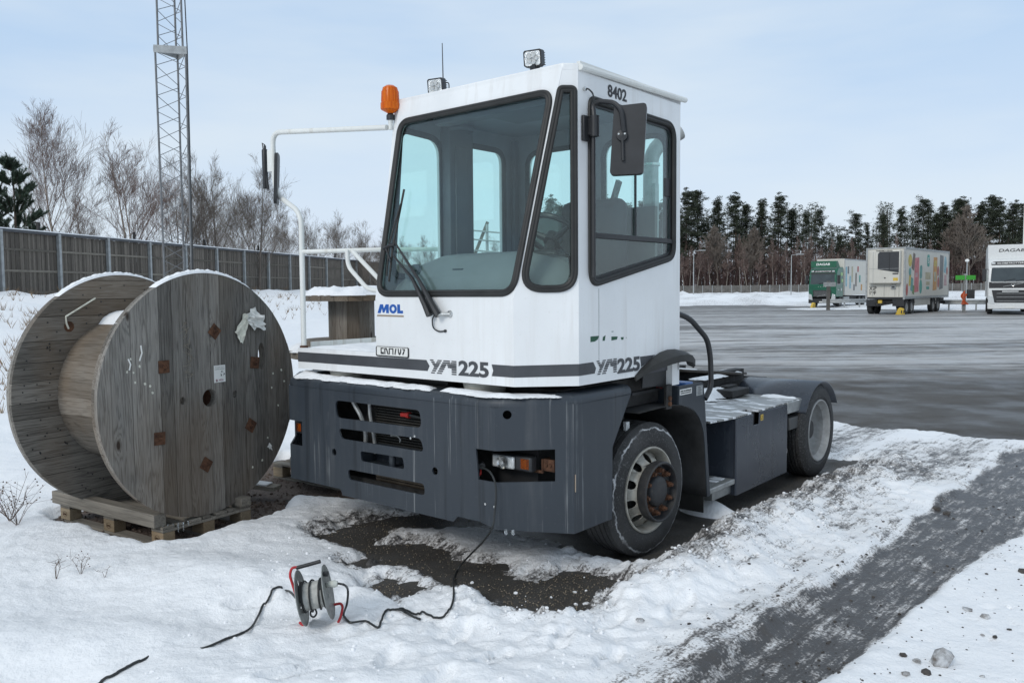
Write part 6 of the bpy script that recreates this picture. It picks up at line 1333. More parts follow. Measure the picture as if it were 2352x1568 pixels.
# ================================================================== STACKED DRUMS BEHIND THE TRACTOR
def upright_drum(loc, z0, Rf, Rc, H, label, th=.07, ns=22, rot=0.0, snowed=True):
    r_ = empty('cable_drum', (loc[0], loc[1], z0), rot, label, 'cable drum'); 
    for za in (0, H - th):
        x = -Rf; i = 0
        while x < Rf - .01:
            w = .13; a, b = x + .002, min(Rf, x + w) - .002; x += w
            ts = [a + (b - a) * k / 8 for k in range(9)]; poly = [(t, math.sqrt(max(0, Rf * Rf - t * t))) for t in ts[::-1]] + [(t, -math.sqrt(max(0, Rf * Rf - t * t))) for t in ts]; cl_ = []
            for p in poly:
                if not cl_ or abs(p[0] - cl_[-1][0]) + abs(p[1] - cl_[-1][1]) > 1e-4: cl_.append(p)
            if abs(cl_[0][0] - cl_[-1][0]) + abs(cl_[0][1] - cl_[-1][1]) < 1e-4: cl_.pop()
            MB().plate(cl_, [], ((0, 0, za + th), X3, Y3, Z3), th).build('plank', WY, r_, .002, smooth=False, seg=1)
    for k in range(ns):
        a = 2 * PI * k / ns; d_ = 2 * PI / ns * .985; V = []
        for z in (th, H - th):
            for aa, rr in ((a, Rc), (a + d_, Rc), (a + d_, Rc - .03), (a, Rc - .03)): V.append((rr * math.cos(aa), rr * math.sin(aa), z))
        MB().add(V, [(0, 1, 2, 3), (7, 6, 5, 4)] + [(i, (i + 1) % 4, 4 + (i + 1) % 4, 4 + i) for i in range(4)]).build('stave', WV, r_, smooth=False)
    if snowed: snowpatch('snow_on_flange', circ(0, 0, Rf - .01, 28), H, .06, r_, 31, res=.03, edge=.03)
    return r_
upright_drum((-1.28, 8.42), .165, .98, .74, 1.16, 'large wooden cable drum standing upright on a pallet behind the tractor', ns=34)
upright_drum((-1.56, 8.05), 1.38, .46, .225, .48, 'small snow-topped cable drum stacked behind the side deck of the tractor', th=.055, ns=12)
for o_ in bpy.data.objects:
    if o_.name.startswith('snow_on_flange'): o_.location.z -= .0
q3 = tag(MB().box(-.5, .35, -.3, .3, 0, .04).build('scrap_board', WP, None, .003), 'grey board laid between the stacked cable drums', 'board'); q3.location = (-1.3, 8.1, 1.33); q3.rotation_euler.z = .3

# ================================================================== CABLE REEL
zr = .13; rp = G(735, 1425, zr); 
RL = empty('cable_reel', (rp.x, rp.y, zr), 0, 'small metal cable reel with red tube frame and black grip, stuck in the snow', 'cable reel')
def rl(u, v, dy=0.0):
    p = D(u, v, rp.y + dy); return (p.x - rp.x, p.y - rp.y, p.z - zr)
def zz(x, y): return ((1100 + x * .22321) / (4096 / 2352), (2200 + y * .22321) / (4096 / 2352))
def rz_(x, y, dy=0.0): return rl(*zz(x, y), dy)
cA = Vector(rz_(480, 850, .0)); cB = Vector(rz_(955, 740, .014)); axr = (cB - cA).normalized(); ur = Vector((0, 0, 1)); ur = (ur - axr * ur.dot(axr)).normalized(); vr = axr.cross(ur)
ZNC = simple('scuffed_zinc', (.30, .31, .295), .5, .55, var=.3, sc=40, bump=.2)
for c_, nm in ((cA, 'side_plate'), (cB, 'socket_plate')):
    rr = (Vector(rz_(445, 370)) - Vector(rz_(560, 1325))).length / 2 if nm == 'side_plate' else (Vector(rz_(880, 268)) - Vector(rz_(1040, 1200))).length / 2
    hol = [circ(0, .080, .011, 12, .022)] if nm == 'side_plate' else []
    hol += [circ(.055, -.03, .018, 12, .008)] if nm == 'side_plate' else []
    MB().plate(circ(0, 0, rr, 40), hol, (c_, vr, ur, axr), .003).build(nm, ZNC, RL); MB().tube([c_ + (vr * math.cos(t) + ur * math.sin(t)) * rr for t in [2 * PI * k / 40 for k in range(40)]], .0022, 6, closed=True).build('plate_edge', ZNC, RL)
rc = (Vector(rz_(560, 580)) - Vector(rz_(640, 1050))).length / 2
MB().lathe([(rc, .002), (rc, (cB - cA).length - .002)], (cA, vr, ur, axr), 36).build('core', simple('dirty_white_core', (.42, .42, .39), .6, var=.25, sc=25), RL)
g = MB(); Lr = (cB - cA).length
def helix(t0, t1, a0, turns, r_, n=40): return [cA + axr * (Lr * (t0 + (t1 - t0) * i / n)) + (vr * math.cos(a0 + turns * 2 * PI * i / n) + ur * math.sin(a0 + turns * 2 * PI * i / n)) * r_ for i in range(n + 1)]
g.tube(helix(.05, .10, 0, 2, rc + .006), .0050, 7); g.tube(helix(.10, .42, 0, 1.15, rc + .010), .0050, 7); g.tube(helix(.42, .80, 1, 1.1, rc + .007), .0050, 7); g.tube(helix(.80, .88, .6, 1.4, rc + .006), .0050, 7)
b0 = Vector(rz_(640, 1080, -.03)); g.tube(smooth_path([b0, Vector(rz_(640, 1160, -.03)), Vector(rz_(700, 1190, -.03)), Vector(rz_(745, 1120, -.03)), Vector(rz_(715, 1040, -.02))], 6), .0050, 7); g.build('wound_cable', M['cable'], RL)
fr_ = bend_path([rz_(515, 1345, .0), rz_(440, 1090, .01), rz_(400, 880, .01), rz_(262, 440, .01), rz_(300, 310, .01), rz_(400, 300, .02)], .03, 5); MB().tube(fr_, .0072, 10).build('red_frame', M['red'], RL)
MB().tube([rz_(380, 315, .02), rz_(815, 195, .03)], .0105, 12).build('handle_grip', M['black'], RL, .002)
MB().tube(bend_path([rz_(960, 990, .10), rz_(1180, 945, .10), rz_(1215, 1010, .08), rz_(1175, 1200, .02), rz_(1130, 1290, .0)], .02, 5), .0072, 10).build('red_foot', M['red'], RL); MB().tube([rz_(440, 1290, .02), rz_(515, 1345, .0)], .0072, 10).build('red_foot', M['red'], RL)
k0 = Vector(rz_(915, 410, -.01)); MB().box(-.014, .014, -.02, .005, -.011, .011, Matrix.Translation(k0)).build('crank_knob', M['black'], RL, .003)
MB().tube([Vector(rz_(930, 620, -.0)), Vector(rz_(990, 600, -.03)), Vector(rz_(1060, 598, -.035)), Vector(rz_(1120, 600, -.035))], [.010, .016, .020, .015], 10).build('plug', simple('translucent_white_plug', (.52, .54, .49), .35), RL, .002)
for yy in (620, 810): MB().box(-.010, .010, -.004, .0, -.013, .013, Matrix.Translation(Vector(rz_(940, yy, -.006)))).build('socket_cover', ZNC, RL, .001)
# ---- the cables
def cab(name, pts, r_, label, sink=0): 
    P_ = smooth_path(pts, 10)
    for i, p in enumerate(P_):
        if not (sink and (i < 14 or i > len(P_) - 14)): p.z = max(p.z, max(hz(p.x, p.y), hz(p.x + .012, p.y), hz(p.x, p.y + .012), hz(p.x - .012, p.y), hz(p.x, p.y - .012)) + r_ * .8)
    return tag(MB().tube(P_, r_, 8).build(name, M['cable'], None), label, 'cable')
def gp(u, v, lift=.006, hint=.12):
    z = hint
    for _ in range(6): p = G(u, v, z); z = hz(p.x, p.y) + lift
    return (p.x, p.y, z)
pe = Vector(rz_(1130, 590, -.035)) + Vector((rp.x, rp.y, zr))
def tw(x, y, z): return Vector(ORG) + XL * x + YL * y + Vector((0, 0, z))
hang = [tw(.72, -1.075, .785), tw(.86, -1.14, .775), tw(.915, -1.155, .70), tw(.915, -1.165, .55), tw(.87, -1.17, .40)]
p_mid = [gp(1060, 1295, .05), gp(1042, 1330, .012), gp(1042, 1370), gp(1030, 1405), gp(1008, 1418), gp(960, 1408), gp(918, 1398)]
cab('power_cable', hang + p_mid + [gp(940, 1410, .012), gp(966, 1422, .004)], .0062, 'black cable hanging from the headlight opening of the tractor down to the snow')
cab('extension_cable', [pe, Vector((pe.x + .035, pe.y, pe.z - .01)), Vector(D(799, 1355, 4.5)), Vector(D(797, 1385, 4.42)), gp(789, 1412), gp(803, 1428), gp(840, 1433), gp(868, 1441), gp(876, 1425), gp(885, 1405), gp(915, 1398, .014), gp(930, 1404, .02)], .0062, 'black cable looping from the plug of the reel across the snow')
cab('buried_cable', [tuple(Vector(rz_(395, 870, .02)) + Vector((rp.x, rp.y, zr))), gp(660, 1376, .01), gp(625, 1384), gp(597, 1405), gp(580, 1436), gp(560, 1451), gp(520, 1466), gp(478, 1484, .002), gp(455, 1490, -.012)], .0065, 'black cable running from the reel to the left until it dips under the snow', 1)
cab('buried_cable', [gp(345, 1506, -.012), gp(330, 1514, .002), gp(300, 1527), gp(260, 1550), gp(222, 1572), gp(170, 1605)], .0075, 'black cable surfacing at the bottom left edge of the picture', 1)

# ================================================================== LUMPS, STONES, WEEDS
ICM = NT('dirty_ice'); ICM = ICM.set(ICM.mix(ICM.rng(ICM.noise(14, None, 5, .7), .35, .6), (.11, .09, .075), (.55, .56, .57)), .5, 0, ICM.bump(ICM.noise(30, None, 4), .5, .01))
STN = simple('wet_dark_stone', (.055, .048, .042), .7, var=.5, sc=30, bump=.4)
def lump(u, v, r_, mat, label, name='ice_lump', seed=1, flat=.7, cat='lump', grp='lumps on the snow at the right'):
    z = 0.04; p = G(u, v, z); p = G(u, v, hz(p.x, p.y)); g = MB(); blob(g, (0, 0, r_ * flat * .35), r_, seed, flat, 1); blob(g, (r_ * .35, -r_ * .2, r_ * .1), r_ * .6, seed + 50, flat, 1); o = tag(g.build(name, mat, None, smooth=False), label, cat, grp); o.location = (p.x, p.y, hz(p.x, p.y)); o.rotation_euler.z = seed; return o
lump(2165, 1525, .072, ICM, 'large dirty ice lump with a dark hollow, near the bottom right corner', seed=3, flat=.9)
lump(2128, 1545, .035, STN, 'dark crust fragment against the left foot of the large ice lump', 'crust', 5)
for (u, v, r_, mt, lb, nm, sd_) in ((2074, 1507, .026, STN, 'small dark stone left of and behind the large ice lump', 'stone', 7), (2107, 1520, .030, ICM, 'pale flat ice chunk just left of the large ice lump', 'ice_lump', 8), (2080, 1548, .024, ICM, 'round ice chunk at the bottom edge left of the large lump', 'ice_lump', 9),
        (2222, 1400, .034, ICM, 'upper left one of the two flat ice slabs right of the wheel lane', 'ice_lump', 11), (2262, 1418, .036, ICM, 'lower right one of the two flat ice slabs right of the wheel lane', 'ice_lump', 13), (2316, 1392, .03, M['snow'], 'white ice tooth standing right of the flat slabs', 'ice_lump', 15), (2350, 1313, .04, STN, 'dark stone cut by the right edge of the picture', 'stone', 17),
        (2318, 1446, .016, STN, 'small black stone on the clean snow at the right', 'stone', 19), (2256, 1458, .016, ICM, 'small brown lump, left of a pair, below the flat slabs', 'ice_lump', 21), (2285, 1462, .018, STN, 'small brown stone, right of a pair, below the flat slabs', 'stone', 23), (2255, 1553, .016, ICM, 'small lump at the bottom edge right of the large ice lump', 'ice_lump', 25),
        (2150, 1170, .05, STN, 'dark clod at the head of the dark lane patch', 'clod', 27), (2175, 1180, .045, STN, 'second dark clod touching the first at the lane', 'clod', 29), (1470, 1392, .03, ICM, 'stained snow clod on the ridge in front of the truck', 'ice_lump', 31)):
    lump(u, v, r_, mt, lb, nm, sd_, .5)
rnd = random.Random(21); g = MB()
for i in range(420):
    t = rnd.random(); k = rnd.randrange(len(LANE) - 2); a, b = Vector(LANE[k + 1]), Vector(LANE[k + 2]); p = a.lerp(b, t); off_ = rnd.gauss(0, .45); p = p + Vector((off_ * .66, -off_ * .75)); blob(g, (p.x, p.y, hz(p.x, p.y) + .001), rnd.choice([.004, .005, .006, .008, .013]), i, .7, 0)
for i in range(160):
    p = Vector((rnd.uniform(1.9, 4.2), rnd.uniform(3.3, 6.0)))
    if (p.x - 1.6) * .75 - (p.y - 3.9) * .66 > .1: blob(g, (p.x, p.y, hz(p.x, p.y)), rnd.choice([.003, .004, .006, .009]), i, .6, 0)
tag(g.build('grit', STN, None, smooth=False), 'dark grit scattered along the wheel lane', 'grit', kind='stuff')
g = MB()
for i in range(300):
    k = rnd.randrange(len(CREST) - 1); p = Vector(CREST[k]).lerp(Vector(CREST[k + 1]), rnd.random()) + Vector((rnd.gauss(0, .22), rnd.gauss(0, .22))); blob(g, (p.x, p.y, hz(p.x, p.y) + .004), rnd.choice([.005, .007, .010, .016]), i, .8, 1)
for i in range(240):
    p = Vector((rnd.uniform(-1.8, .6), rnd.uniform(3.6, 6.0))); z_ = hz(p.x, p.y)
    if z_ > .02: blob(g, (p.x, p.y, z_ + .002), rnd.choice([.004, .006, .009, .014]), i, .7, 1)
tag(g.build('snow_crumbs', M['snow'], None, smooth=False), 'crumbs of snow broken off along the ridge in front of the tractor', 'snow', kind='stuff')
g = MB(); rnd = random.Random(31)
for P_, n_ in ((P1, 900), (P3, 500), (P2, 120)):
    xs_ = [p[0] for p in P_]; ys_ = [p[1] for p in P_]; ax_ = np.array([rnd.uniform(min(xs_), max(xs_)) for _ in range(n_ * 2)]); ay_ = np.array([rnd.uniform(min(ys_), max(ys_)) for _ in range(n_ * 2)]); sd_ = poly_sd(ax_, ay_, P_)
    for i in range(n_ * 2):
        if sd_[i] < -.02: blob(g, (ax_[i], ay_[i], .003), rnd.choice([.002, .003, .004, .006]), i, .8, 0)
tag(g.build('sand_grit', simple('tan_grit', (.20, .165, .12), .8, var=.6, sc=40), None, smooth=False), 'sandy grit strewn over the bare asphalt in front of the tractor', 'grit', kind='stuff')
WD = simple('dry_weed', (.115, .075, .055), .9, var=.3)
def weed(loc, H, n, seed, label, sp=.35, heads=True, r_=.0018):
    rd = random.Random(seed); root = empty('dry_weed', (loc[0], loc[1], hz(loc[0], loc[1]) - .01), 0, label, 'weed'); g = MB(); hd = MB()
    for i in range(n):
        a = rd.uniform(0, 2 * PI); l_ = H * rd.uniform(.5, 1); e = Vector((math.cos(a) * l_ * sp, math.sin(a) * l_ * sp, l_)); m_ = e * .5 + Vector((rd.gauss(0, .02), 0, .02)); g.tube([(0, 0, 0), m_, e], [r_, r_ * .8, r_ * .4], 4)
        for k in range(5):
            b_ = m_.lerp(e, rd.random()) if rd.random() > .3 else m_ * rd.uniform(.4, 1); q = b_ + Vector((rd.gauss(0, .06), rd.gauss(0, .06), rd.uniform(.01, .08))) * (H / .3); g.tube([b_, q], [r_ * .5, r_ * .3], 3)
            if heads and rd.random() > .4: blob(hd, q, r_ * 2.6, i * 7 + k, 1, 0)
    g.build('stem', WD, root)
    if hd.v: hd.build('seed_heads', WD, root, kind='stuff')
    return root
p = G(22, 1190, .15); weed(p, .42, 9, 2, 'dry branching weed at the left edge beside the drum', .5, r_=.0028)
p = G(40, 1198, .15); weed(p, .28, 8, 6, 'low tangled weed in front of the taller one at the left edge', .9, r_=.0025)
p = G(128, 1310, .13); weed(p, .16, 3, 3, 'forked bare twig poking out of the snow below the pallet', .55, False, r_=.0024); p = G(185, 1305, .13); weed(p, .20, 4, 4, 'thin dry weed with tiny seed heads, right of the forked twig', .5); p = G(240, 1312, .13); weed(p, .07, 2, 5, 'tiny curled twig right of the dry weed', .8, False)
def grass(n, seed, reg, H, label):
    rd = random.Random(seed); g = MB()
    for i in range(n):
        x, y = reg(rd); z_ = hz(x, y)
        for k in range(rd.randrange(3, 8)):
            a = rd.uniform(0, 2 * PI); l_ = H * rd.uniform(.3, 1); s_ = .006 + H * .006; g.add([(x - s_, y, z_ - .05), (x + s_, y, z_ - .05), (x + math.cos(a) * l_ * .6, y + math.sin(a) * l_ * .3, z_ + l_ * .8)], [(0, 1, 2)])
    tag(g.build('dry_grass', simple('straw_grass_%d' % seed, (.20, .14, .085), .95, var=.4), None, smooth=False, recalc=False), label, 'grass', kind='stuff')
def reg1(rd):
    s_ = rd.uniform(.3, 9.5); t = rd.uniform(-6, 62); q = FENCE_A.to_3d() + Vector((FENCE_D.x * t, FENCE_D.y * t, 0)) + Vector((FENCE_N.x * s_, FENCE_N.y * s_, 0)); return q.x, q.y
grass(620, 51, reg1, .42, 'tufts of dry straw-coloured grass poking through the snow bank below the fence')
def reg2(rd):
    p = D(rd.uniform(-30, 130), 700, rd.uniform(12, 26)); return p.x, p.y
grass(160, 52, reg2, .40, 'dry grass in the snow to the left of the big drum')

# ================================================================== FAR RAILING SEEN THROUGH THE CAB
p = D(1120, 660, 17); r_ = empty('loading_ramp_rail', (p.x, p.y, 0), .15, 'grey tubular railing seen through the windscreen', 'railing')
for k, x in enumerate((-.45, .0, .75, 1.6, 2.4)): MB().cyl((x, 0, .0), (x, 0, 3.25 - .02 * k - (.12 if k == 0 else 0)), .03, 8).build('post', M['galv'], r_)
for z in (2.5, 2.72, 2.94, 3.12): MB().cyl((-.5, 0, z), (2.6, -.3, z - .28), .018, 6).build('rail', M['galv'], r_)
MB().bar((-.42, .05, 2.2), (.02, .05, 3.28), .08, .06).build('slanting_plank', WP, r_); MB().box(-.6, 2.6, 0, 1.6, 2.15, 2.3).build('platform', M['galv'], r_)

# ================================================================== FAR LORRIES
DW = paint('grubby_white_panel', (.60, .58, .52), (.30, .26, .20), .5, .7, .0); DG = paint('grey_trailer_front', (.47, .46, .42), (.22, .19, .15), .5, .8, .0)
TX = simple('far_tyre', (.03, .03, .03), .8, var=.4); GRN = simple('dark_green_cab', (.010, .105, .060), .3, var=.12); GRN2 = simple('green_sign_board', (.012, .11, .060), .5, var=.1)
LW = simple('lorry_white', (.68, .69, .68), .35, var=.06); BG = simple('lorry_black_plastic', (.022, .023, .025), .5, var=.2); WT = simple('white_lettering', (.78, .78, .76), .5, var=.02)
def far_wheel(par, x, y, r_=.5, w=.28, s=1):
    W = MB().lathe([(r_ * .58, 0), (r_ * .62, -.02), (r_ * .95, -.02), (r_, .03), (r_, w - .03), (r_ * .9, w), (r_ * .5, w)], ((x, y, r_), Y3, Z3, (-s, 0, 0)), 24).build('wheel', TX, par)
    MB().lathe([(r_ * .60, .0), (r_ * .5, .05), (r_ * .3, .03), (.001, .03)], ((x, y, r_), Y3, Z3, (-s, 0, 0)), 18).build('rim', M['rim2'], W)
# trailer
T = empty('box_trailer', (26.1, 55.0, 0), math.atan2(-.664, .748), 'beige refrigerated box trailer with cooling unit and food pictures, parked mid yard', 'trailer')
MB().box(-2.5, 0, 0, 10.7, 1.08, 4.46).build('box_body', DW, T, .03)
MB().box(-2.52, .02, -.03, .06, 4.38, 4.48).box(-.10, .02, -.03, .06, 1.0, 4.4).box(-2.52, -2.40, -.03, .06, 1.0, 4.4).box(0, .03, 0, 10.72, 4.34, 4.47).box(0, .03, 0, 10.72, 1.03, 1.2).box(0, .03, 10.6, 10.72, 1.2, 4.34).build('edge_profile', M['galv'], T)
MB().box(-2.5, 0, -.02, -.005, 1.02, 1.16).build('front_sill', BG, T)
MB().box(-2.2, -.22, -.42, -.01, 2.08, 4.25).build('cooling_unit', DW, T, .05)
MB().plate([(-1.62 + .0, 3.02), (-.27, 2.78), (-.27, 4.18), (-1.50, 4.18), (-1.62, 4.05)], [], ((0, -.425, 0), X3, Z3, (0, -1, 0)), .01).build('unit_grille', simple('unit_grille', (.035, .038, .042), .5), T)
MB().box(-.88, -.86, -.445, -.43, 2.9, 4.15).build('grille_bar', BG, T); MB().box(-2.2, -.22, -.428, -.42, 3.05, 3.07).box(-1.92, -1.90, -.428, -.42, 2.1, 4.2).build('unit_seam', M['galv'], T)
text('unit_lettering', 'THERMO KING', ((-1.75, -.012 - .42, 4.20), X3, Z3, (0, -1, 0)), .10, M['ink'], T, width=1.05, bold=.03)
for xx in (-2.05, -1.30, -.62, -.35): MB().box(xx - .03, xx + .03, -.02, -.006, 1.2, 2.0).build('front_rib', DG, T)
MB().box(-.85, -.55, -.12, -.01, 1.72, 1.95).build('fuse_box', M['galv'], T, .01); MB().box(-.80, -.60, -.13, -.12, 1.78, 1.88).build('fuse_window', BG, T)
text('stencil', 'XSP', ((-2.28, -.015, 1.62), X3, Z3, (0, -1, 0)), .26, M['ink'], T, width=.48, bold=.02); text('stencil', '19F', ((-2.24, -.015, 1.32), X3, Z3, (0, -1, 0)), .26, M['ink'], T, width=.42, bold=.02)
MB().box(-.62, -.32, -.43, -.425, 2.25, 2.45).build('unit_sticker', M['yellow'], T); MB().box(-.66, -.30, -.435, -.425, 2.68, 2.76).build('unit_badge', M['ink'], T); MB().box(-1.2, -1.1, -.43, -.425, 2.4, 2.48).build('unit_sticker', M['ink'], T)
MB().box(-2.3, -.2, .2, 10.3, .72, 1.0).build('subframe', M['chassis'], T); MB().bar((-1.3, -1.3, .62), (-1.3, .8, .8), .12, .12).bar((-2.0, .3, .8), (-1.3, -1.2, .62), .08, .1).bar((-.6, .3, .8), (-1.3, -1.2, .62), .08, .1).build('drawbar', M['chassis'], T)
MB().box(-2.45, -1.75, -.05, 0, .55, 1.0).build('mud_flap', BG, T); MB().box(-.75, -.02, -.05, 0, .55, 1.0).build('mud_flap', BG, T); MB().box(-1.6, -1.35, -.3, -.2, .75, .95).build('yellow_tag', M['yellow'], T)
for yy in (.62, 1.75, 6.9, 8.15):
    far_wheel(T, -.05, yy); far_wheel(T, -2.45, yy, s=-1); MB().lathe([(.56, 0), (.58, .0), (.58, .35), (.56, .35)], ((-.02, yy, .5), Y3, Z3, (-1, 0, 0)), 14, R(20), R(160)).build('wing', BG, T)
MB().box(-.1, -.04, 2.45, 6.1, .55, 1.02).build('side_skirt', DG, T); MB().box(-.12, -.06, 7.4, 7.75, .6, 1.0).build('side_skirt', DG, T); MB().box(-2.4, -.05, 10.1, 10.5, .55, .75).build('rear_underrun', BG, T)
# pictures on the trailer side (flat print)
cols = {k: simple('print_' + k, c, .55, var=.25, sc=3) for k, c in dict(lemon=(.50, .40, .10), brown=(.16, .13, .11), pink=(.50, .17, .18), teal=(.13, .30, .28), red=(.38, .09, .08), orange=(.50, .25, .07), slate=(.15, .15, .15), sky=(.22, .40, .46), sand=(.42, .38, .26), mint=(.08, .30, .25), rose=(.48, .30, .31), green=(.16, .24, .10)).items()}
def deco(par, k, pts, d=0, x=.0): MB().plate(pts, [], ((x + .006 + .003 * d, 0, 0), Y3, Z3, X3), .002).build('side_print', cols[k], par, smooth=False)
def ell(cx, cy, a, b): return circ(cx, cy, a, 18, b)
deco(T, 'lemon', ell(1.05, 3.60, .42, .42)); deco(T, 'brown', [(1.35, 3.10), (1.95, 2.90), (2.20, 4.05), (1.75, 4.15)], 1); deco(T, 'teal', ell(1.05, 2.85, .28, .28)); deco(T, 'pink', [(2.0, 1.45), (3.05, 1.5), (3.1, 3.85), (2.1, 3.8)]); deco(T, 'rose', rect(2.25, 2.8, 2.5, 2.8), 1)
deco(T, 'red', ell(.45, 1.65, .22, .42)); deco(T, 'lemon', [(.8, 1.9), (1.2, 1.9), (1.3, 2.7), (.9, 2.7)]); deco(T, 'teal', rpoly([(1.2, 1.6), (1.7, 1.5), (1.8, 2.4), (1.3, 2.5)], .1), 1); deco(T, 'green', [(1.6, 1.4), (2.0, 1.3), (2.1, 1.9), (1.8, 1.95)], 2); deco(T, 'teal', rpoly([(3.25, 2.35), (3.8, 2.4), (3.85, 3.35), (3.3, 3.3)], .25), 1); deco(T, 'mint', ell(3.55, 1.85, .32, .5))
deco(T, 'mint', rpoly(rect(5.0, 5.6, 3.25, 4.1), .2)); text('side_letter', 'S', ((.013, 5.15, 3.5), Y3, Z3, X3), .38, WT, T, width=.3); deco(T, 'sand', rect(4.65, 5.9, 2.35, 2.85)); deco(T, 'sand', rect(4.8, 5.7, 1.95, 2.2)); deco(T, 'mint', rect(4.9, 5.6, 1.65, 1.85))
deco(T, 'orange', [(6.5, 1.55), (7.5, 1.6), (7.55, 3.95), (6.6, 3.95)]); deco(T, 'sand', rect(6.75, 7.3, 2.2, 2.9), 1); deco(T, 'lemon', rect(6.75, 7.35, 3.3, 3.7), 1); deco(T, 'red', ell(7.8, 2.95, .22, .38), 1); deco(T, 'red', ell(7.9, 2.15, .25, .4), 1); deco(T, 'slate', [(8.2, 1.6), (9.15, 1.7), (9.2, 4.1), (8.25, 4.15)]); deco(T, 'brown', rect(8.4, 9.0, 2.5, 3.0), 1)
deco(T, 'sky', [(9.3, 2.9), (9.9, 2.8), (10.1, 3.6), (9.9, 4.0), (9.5, 4.1), (9.4, 3.5)]); deco(T, 'rose', [(9.4, 1.9), (10.2, 1.9), (10.1, 2.7), (9.5, 2.7)]); deco(T, 'red', ell(10.2, 3.0, .2, .3), 1)
def cab_lorry(loc, rz, body, label, name, skin, sign):
    L = empty(name, loc, rz, label, 'lorry')            # local: x across (0 = near corner), y towards the rear
    def q(g, nm, m, bv=0, par=L): return g.build(nm, m, par, bv)
    # cab as profile in y-z, extruded over x
    prof = [(.0, .95), (.0, 1.75), (.06, 2.10), (.20, 3.0), (.32, 3.32), (.7, 3.62), (2.1, 3.72), (2.1, .95)]
    V = [(x, y, z) for x in (-2.5, 0) for y, z in prof]; n_ = len(prof); q(MB().add(V, [tuple(range(n_)), tuple(range(n_, 2 * n_))[::-1]] + [(i, (i + 1) % n_, n_ + (i + 1) % n_, n_ + i) for i in range(n_)]), 'cab', skin, .06)
    fnn = Vector((0, -.9, .14)).normalized(); wv = Vector((0, .14, .9)).normalized()
    q(MB().plate(rpoly([(-2.36, 0), (-.14, 0), (-.2, .90), (-2.30, .90)], .08), [], ((0, .055, 2.13), X3, wv, fnn), .02), 'windscreen', M['darkglass']); q(MB().plate(rpoly([(-2.42, 0), (-.08, 0), (-.12, .12), (-2.38, .12)], .04), [], ((0, .19, 3.03), X3, wv, fnn), .06), 'sun_visor', LW if skin == LW else BG, .01)
    q(MB().plate(rpoly([(-2.35, 0), (-.15, 0), (-.25, .26), (-2.25, .26)], .05), [], ((0, .255, 3.19), X3, (0, .42, .9), (0, -.9, .42)), .03), 'roof_band', BG); text('roof_lettering', 'GLOBETROTTER', ((-2.0, .285, 3.26), X3, (0, .42, .9), (0, -.9, .42)), .11, WT, L, width=1.45, bold=.01, shear=.2)
    for x in (-2.24, -.36): q(MB().box(x - .10, x + .14, .26, .32, 3.24, 3.38), 'marker_light', M['lampglass'], .02)
    q(MB().box(-2.44, -.06, -.012, .05, 1.70, 2.10), 'nose_panel', BG if skin == LW else skin, .02)
    if skin == LW:
        q(MB().box(-2.30, -.20, -.03, -.01, 2.04, 2.08).bar((-1.65, -.03, 1.80), (-.55, -.03, 2.02), .03, .03), 'nose_trim', M['galv']); q(MB().lathe([(.07, 0), (.10, .01), (.10, -.01)], ((-1.12, -.035, 1.92), X3, Z3, (0, -1, 0)), 18), 'round_badge', M['chrome'])
        q(MB().plate([(-2.28, 1.58), (-.22, 1.58), (-.38, .78), (-.6, .66), (-1.9, .66), (-2.12, .78)], [], ((0, -.03, 0), X3, Z3, (0, -1, 0)), .05), 'grille', BG, .01)
        for z in (1.36, 1.12, .86): q(MB().box(-2.0, -.5, -.045, -.03, z, z + .025), 'grille_bar', M['galv'])
        q(MB().box(-1.7, -.8, -.05, -.03, 1.46, 1.52), 'grille_badge', LW)
    else:
        for k in range(5): q(MB().box(-1.62 + k * .22, -1.56 + k * .22, -.03, -.012, 1.86, 1.91), 'maker_letter', M['chrome'])
        q(MB().plate([(-2.1, 1.58), (-.4, 1.58), (-.45, .95), (-2.05, .95)], [], ((0, -.03, 0), X3, Z3, (0, -1, 0)), .05), 'grille', BG, .01)
        for k in range(5): q(MB().box(-2.0, -.5, -.045, -.03, 1.05 + k * .1, 1.07 + k * .1), 'grille_bar', M['galv'])
        q(MB().bar((-1.7, -.04, .98), (-.8, -.04, 1.18), .02, .025), 'nose_trim', M['chrome'])
    q(MB().box(-2.5, 0, -.04, .5, .36, .78), 'bumper', LW if skin == LW else BG, .05)
    for s_ in (0, 1):
        x0 = -2.47 if s_ == 0 else -.42; x1 = x0 + .38; q(MB().plate([(x0, .72), (x1, .66), (x1 - (0.1 if s_ == 0 else 0), 1.15), (x0 + (.1 if s_ else 0), 1.25)], [], ((0, -.05, 0), X3, Z3, (0, -1, 0)), .05), 'headlight', M['lampglass'], .01)
        xm = .22 if s_ else -2.72; q(MB().box(xm - .12, xm + .12, .05, .22, 2.15, 2.95), 'wing_mirror', BG, .03); q(MB().box(min(xm, -2.5 if not s_ else 0), max(xm, -2.5 if not s_ else 0), .1, .16, 2.9, 2.95), 'mirror_arm', BG)
    q(MB().plate(rpoly([(.25, 2.05), (1.25, 2.05), (1.25, 2.95), (.42, 2.95)], .06), [], ((.012, 0, 0), Y3, Z3, X3), .02), 'side_window', M['darkglass']); q(MB().box(-1.5, -1.0, -.06, -.04, .42, .54), 'number_plate', M['paper'])
    q(MB().bar((-1.6, -.0, 2.16), (-1.0, .02, 2.30), .02, .02).bar((-.95, .0, 2.16), (-.4, .02, 2.28), .02, .02), 'wiper', BG)
    # body
    y0, y1, zt_ = body; q(MB().box(-2.53, .03, y0, y1, 1.08, zt_), 'box_body', DW if skin != LW else LW, .03); q(MB().box(.03, .05, y0, y1, zt_ - .1, zt_).box(.03, .05, y0, y0 + .12, 1.08, zt_ - .1), 'edge_profile', M['galv'])
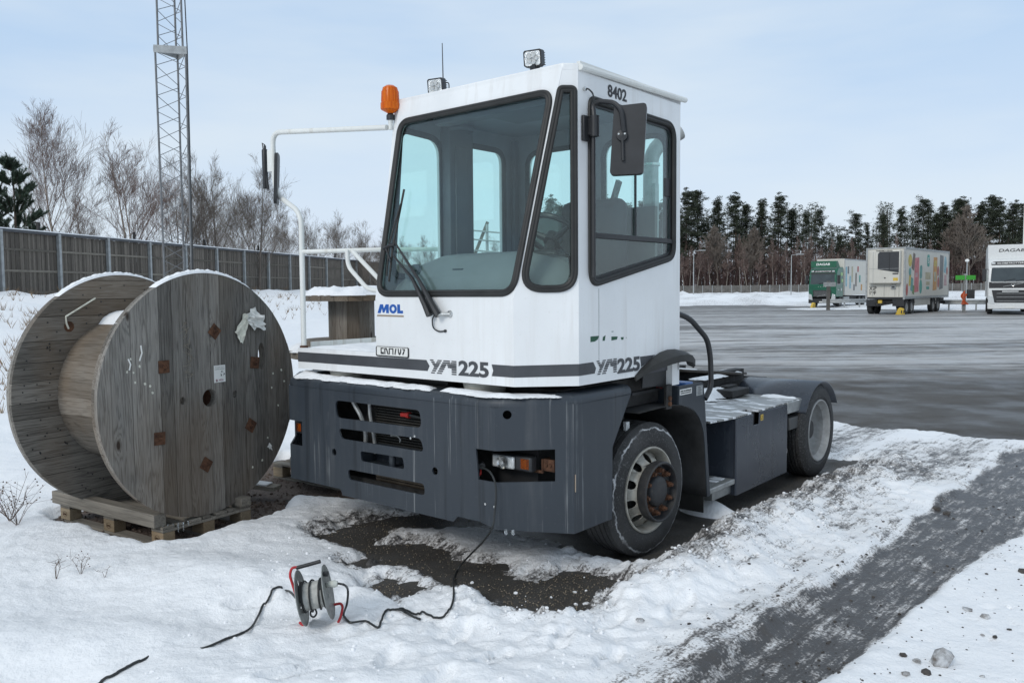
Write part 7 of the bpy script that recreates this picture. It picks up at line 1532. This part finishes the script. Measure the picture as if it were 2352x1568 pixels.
    q(MB().box(-2.3, -.2, .4, y1 - .3, .6, 1.0), 'chassis', M['chassis'])
    for yy in (1.35, y1 - 3.0, y1 - 1.7): far_wheel(L, -.03, yy); far_wheel(L, -2.47, yy, s=-1)
    q(MB().box(-.35, -.05, 2.6, 4.3, .5, .95), 'fuel_tank', M['alu'], .05)
    if sign:
        q(MB().box(-2.45, -.15, .42, .5, 3.66, 4.26), 'sign_board', GRN2, .02); q(MB().plate([(.5, 3.66), (1.6, 3.66), (.9, 4.26), (.5, 4.26)], [], ((-.14, 0, 0), Y3, Z3, X3), .02), 'sign_side', GRN2); text('sign_lettering', 'DAGAB', ((-1.95, .415, 3.86), X3, Z3, (0, -1, 0)), .22, WT, L, width=1.25, bold=.03, shear=.1)
        text('door_lettering', 'DAGAB', ((.06, .35, 1.55), Y3, Z3, X3), .10, WT, L, width=.5, bold=.02); q(MB().plate(circ(1.35, 1.62, .14, 16), [], ((.065, 0, 0), Y3, Z3, X3), .005), 'door_sticker', M['paper'])
        q(MB().box(.0, .02, 1.35, 1.9, 2.9, 3.2).box(.0, .02, 1.6, 2.0, 2.3, 2.6), 'side_reflector', simple('pale_green_patch', (.30, .48, .20), .5))
        for k, c_, z0_, z1_ in ((0, 'sky', 1.9, 3.75), (1, 'slate', 3.1, 3.8), (2, 'sky', 1.7, 2.9), (3, 'sand', 2.3, 3.8), (4, 'slate', 1.5, 2.1), (5, 'brown', 1.9, 3.2), (6, 'red', 3.3, 3.85), (7, 'mint', 2.3, 3.0), (8, 'orange', 1.5, 2.1)): deco(L, c_, rpoly(rect(y0 + .35 + k * .62, y0 + .80 + k * .62, z0_, z1_), .08), 0, .035)
    else: text('box_lettering', 'DAGAB', ((-1.92, y0 - .012, 4.05), X3, Z3, (0, -1, 0)), .20, M['ink'], L, width=1.45, bold=.01, shear=.15)
    return L
cab_lorry((29.75, 76, 0), math.atan2(-.62, .78), (2.35, 10.5, 4.5), 'dark green and white food lorry parked beyond the crash barrier', 'green_lorry', GRN, True)
cab_lorry((33.0, 52.4, 0), R(-29), (1.0, 9.6, 4.52), 'white lorry with black grille cut by the right edge of the picture', 'white_lorry', LW, False)
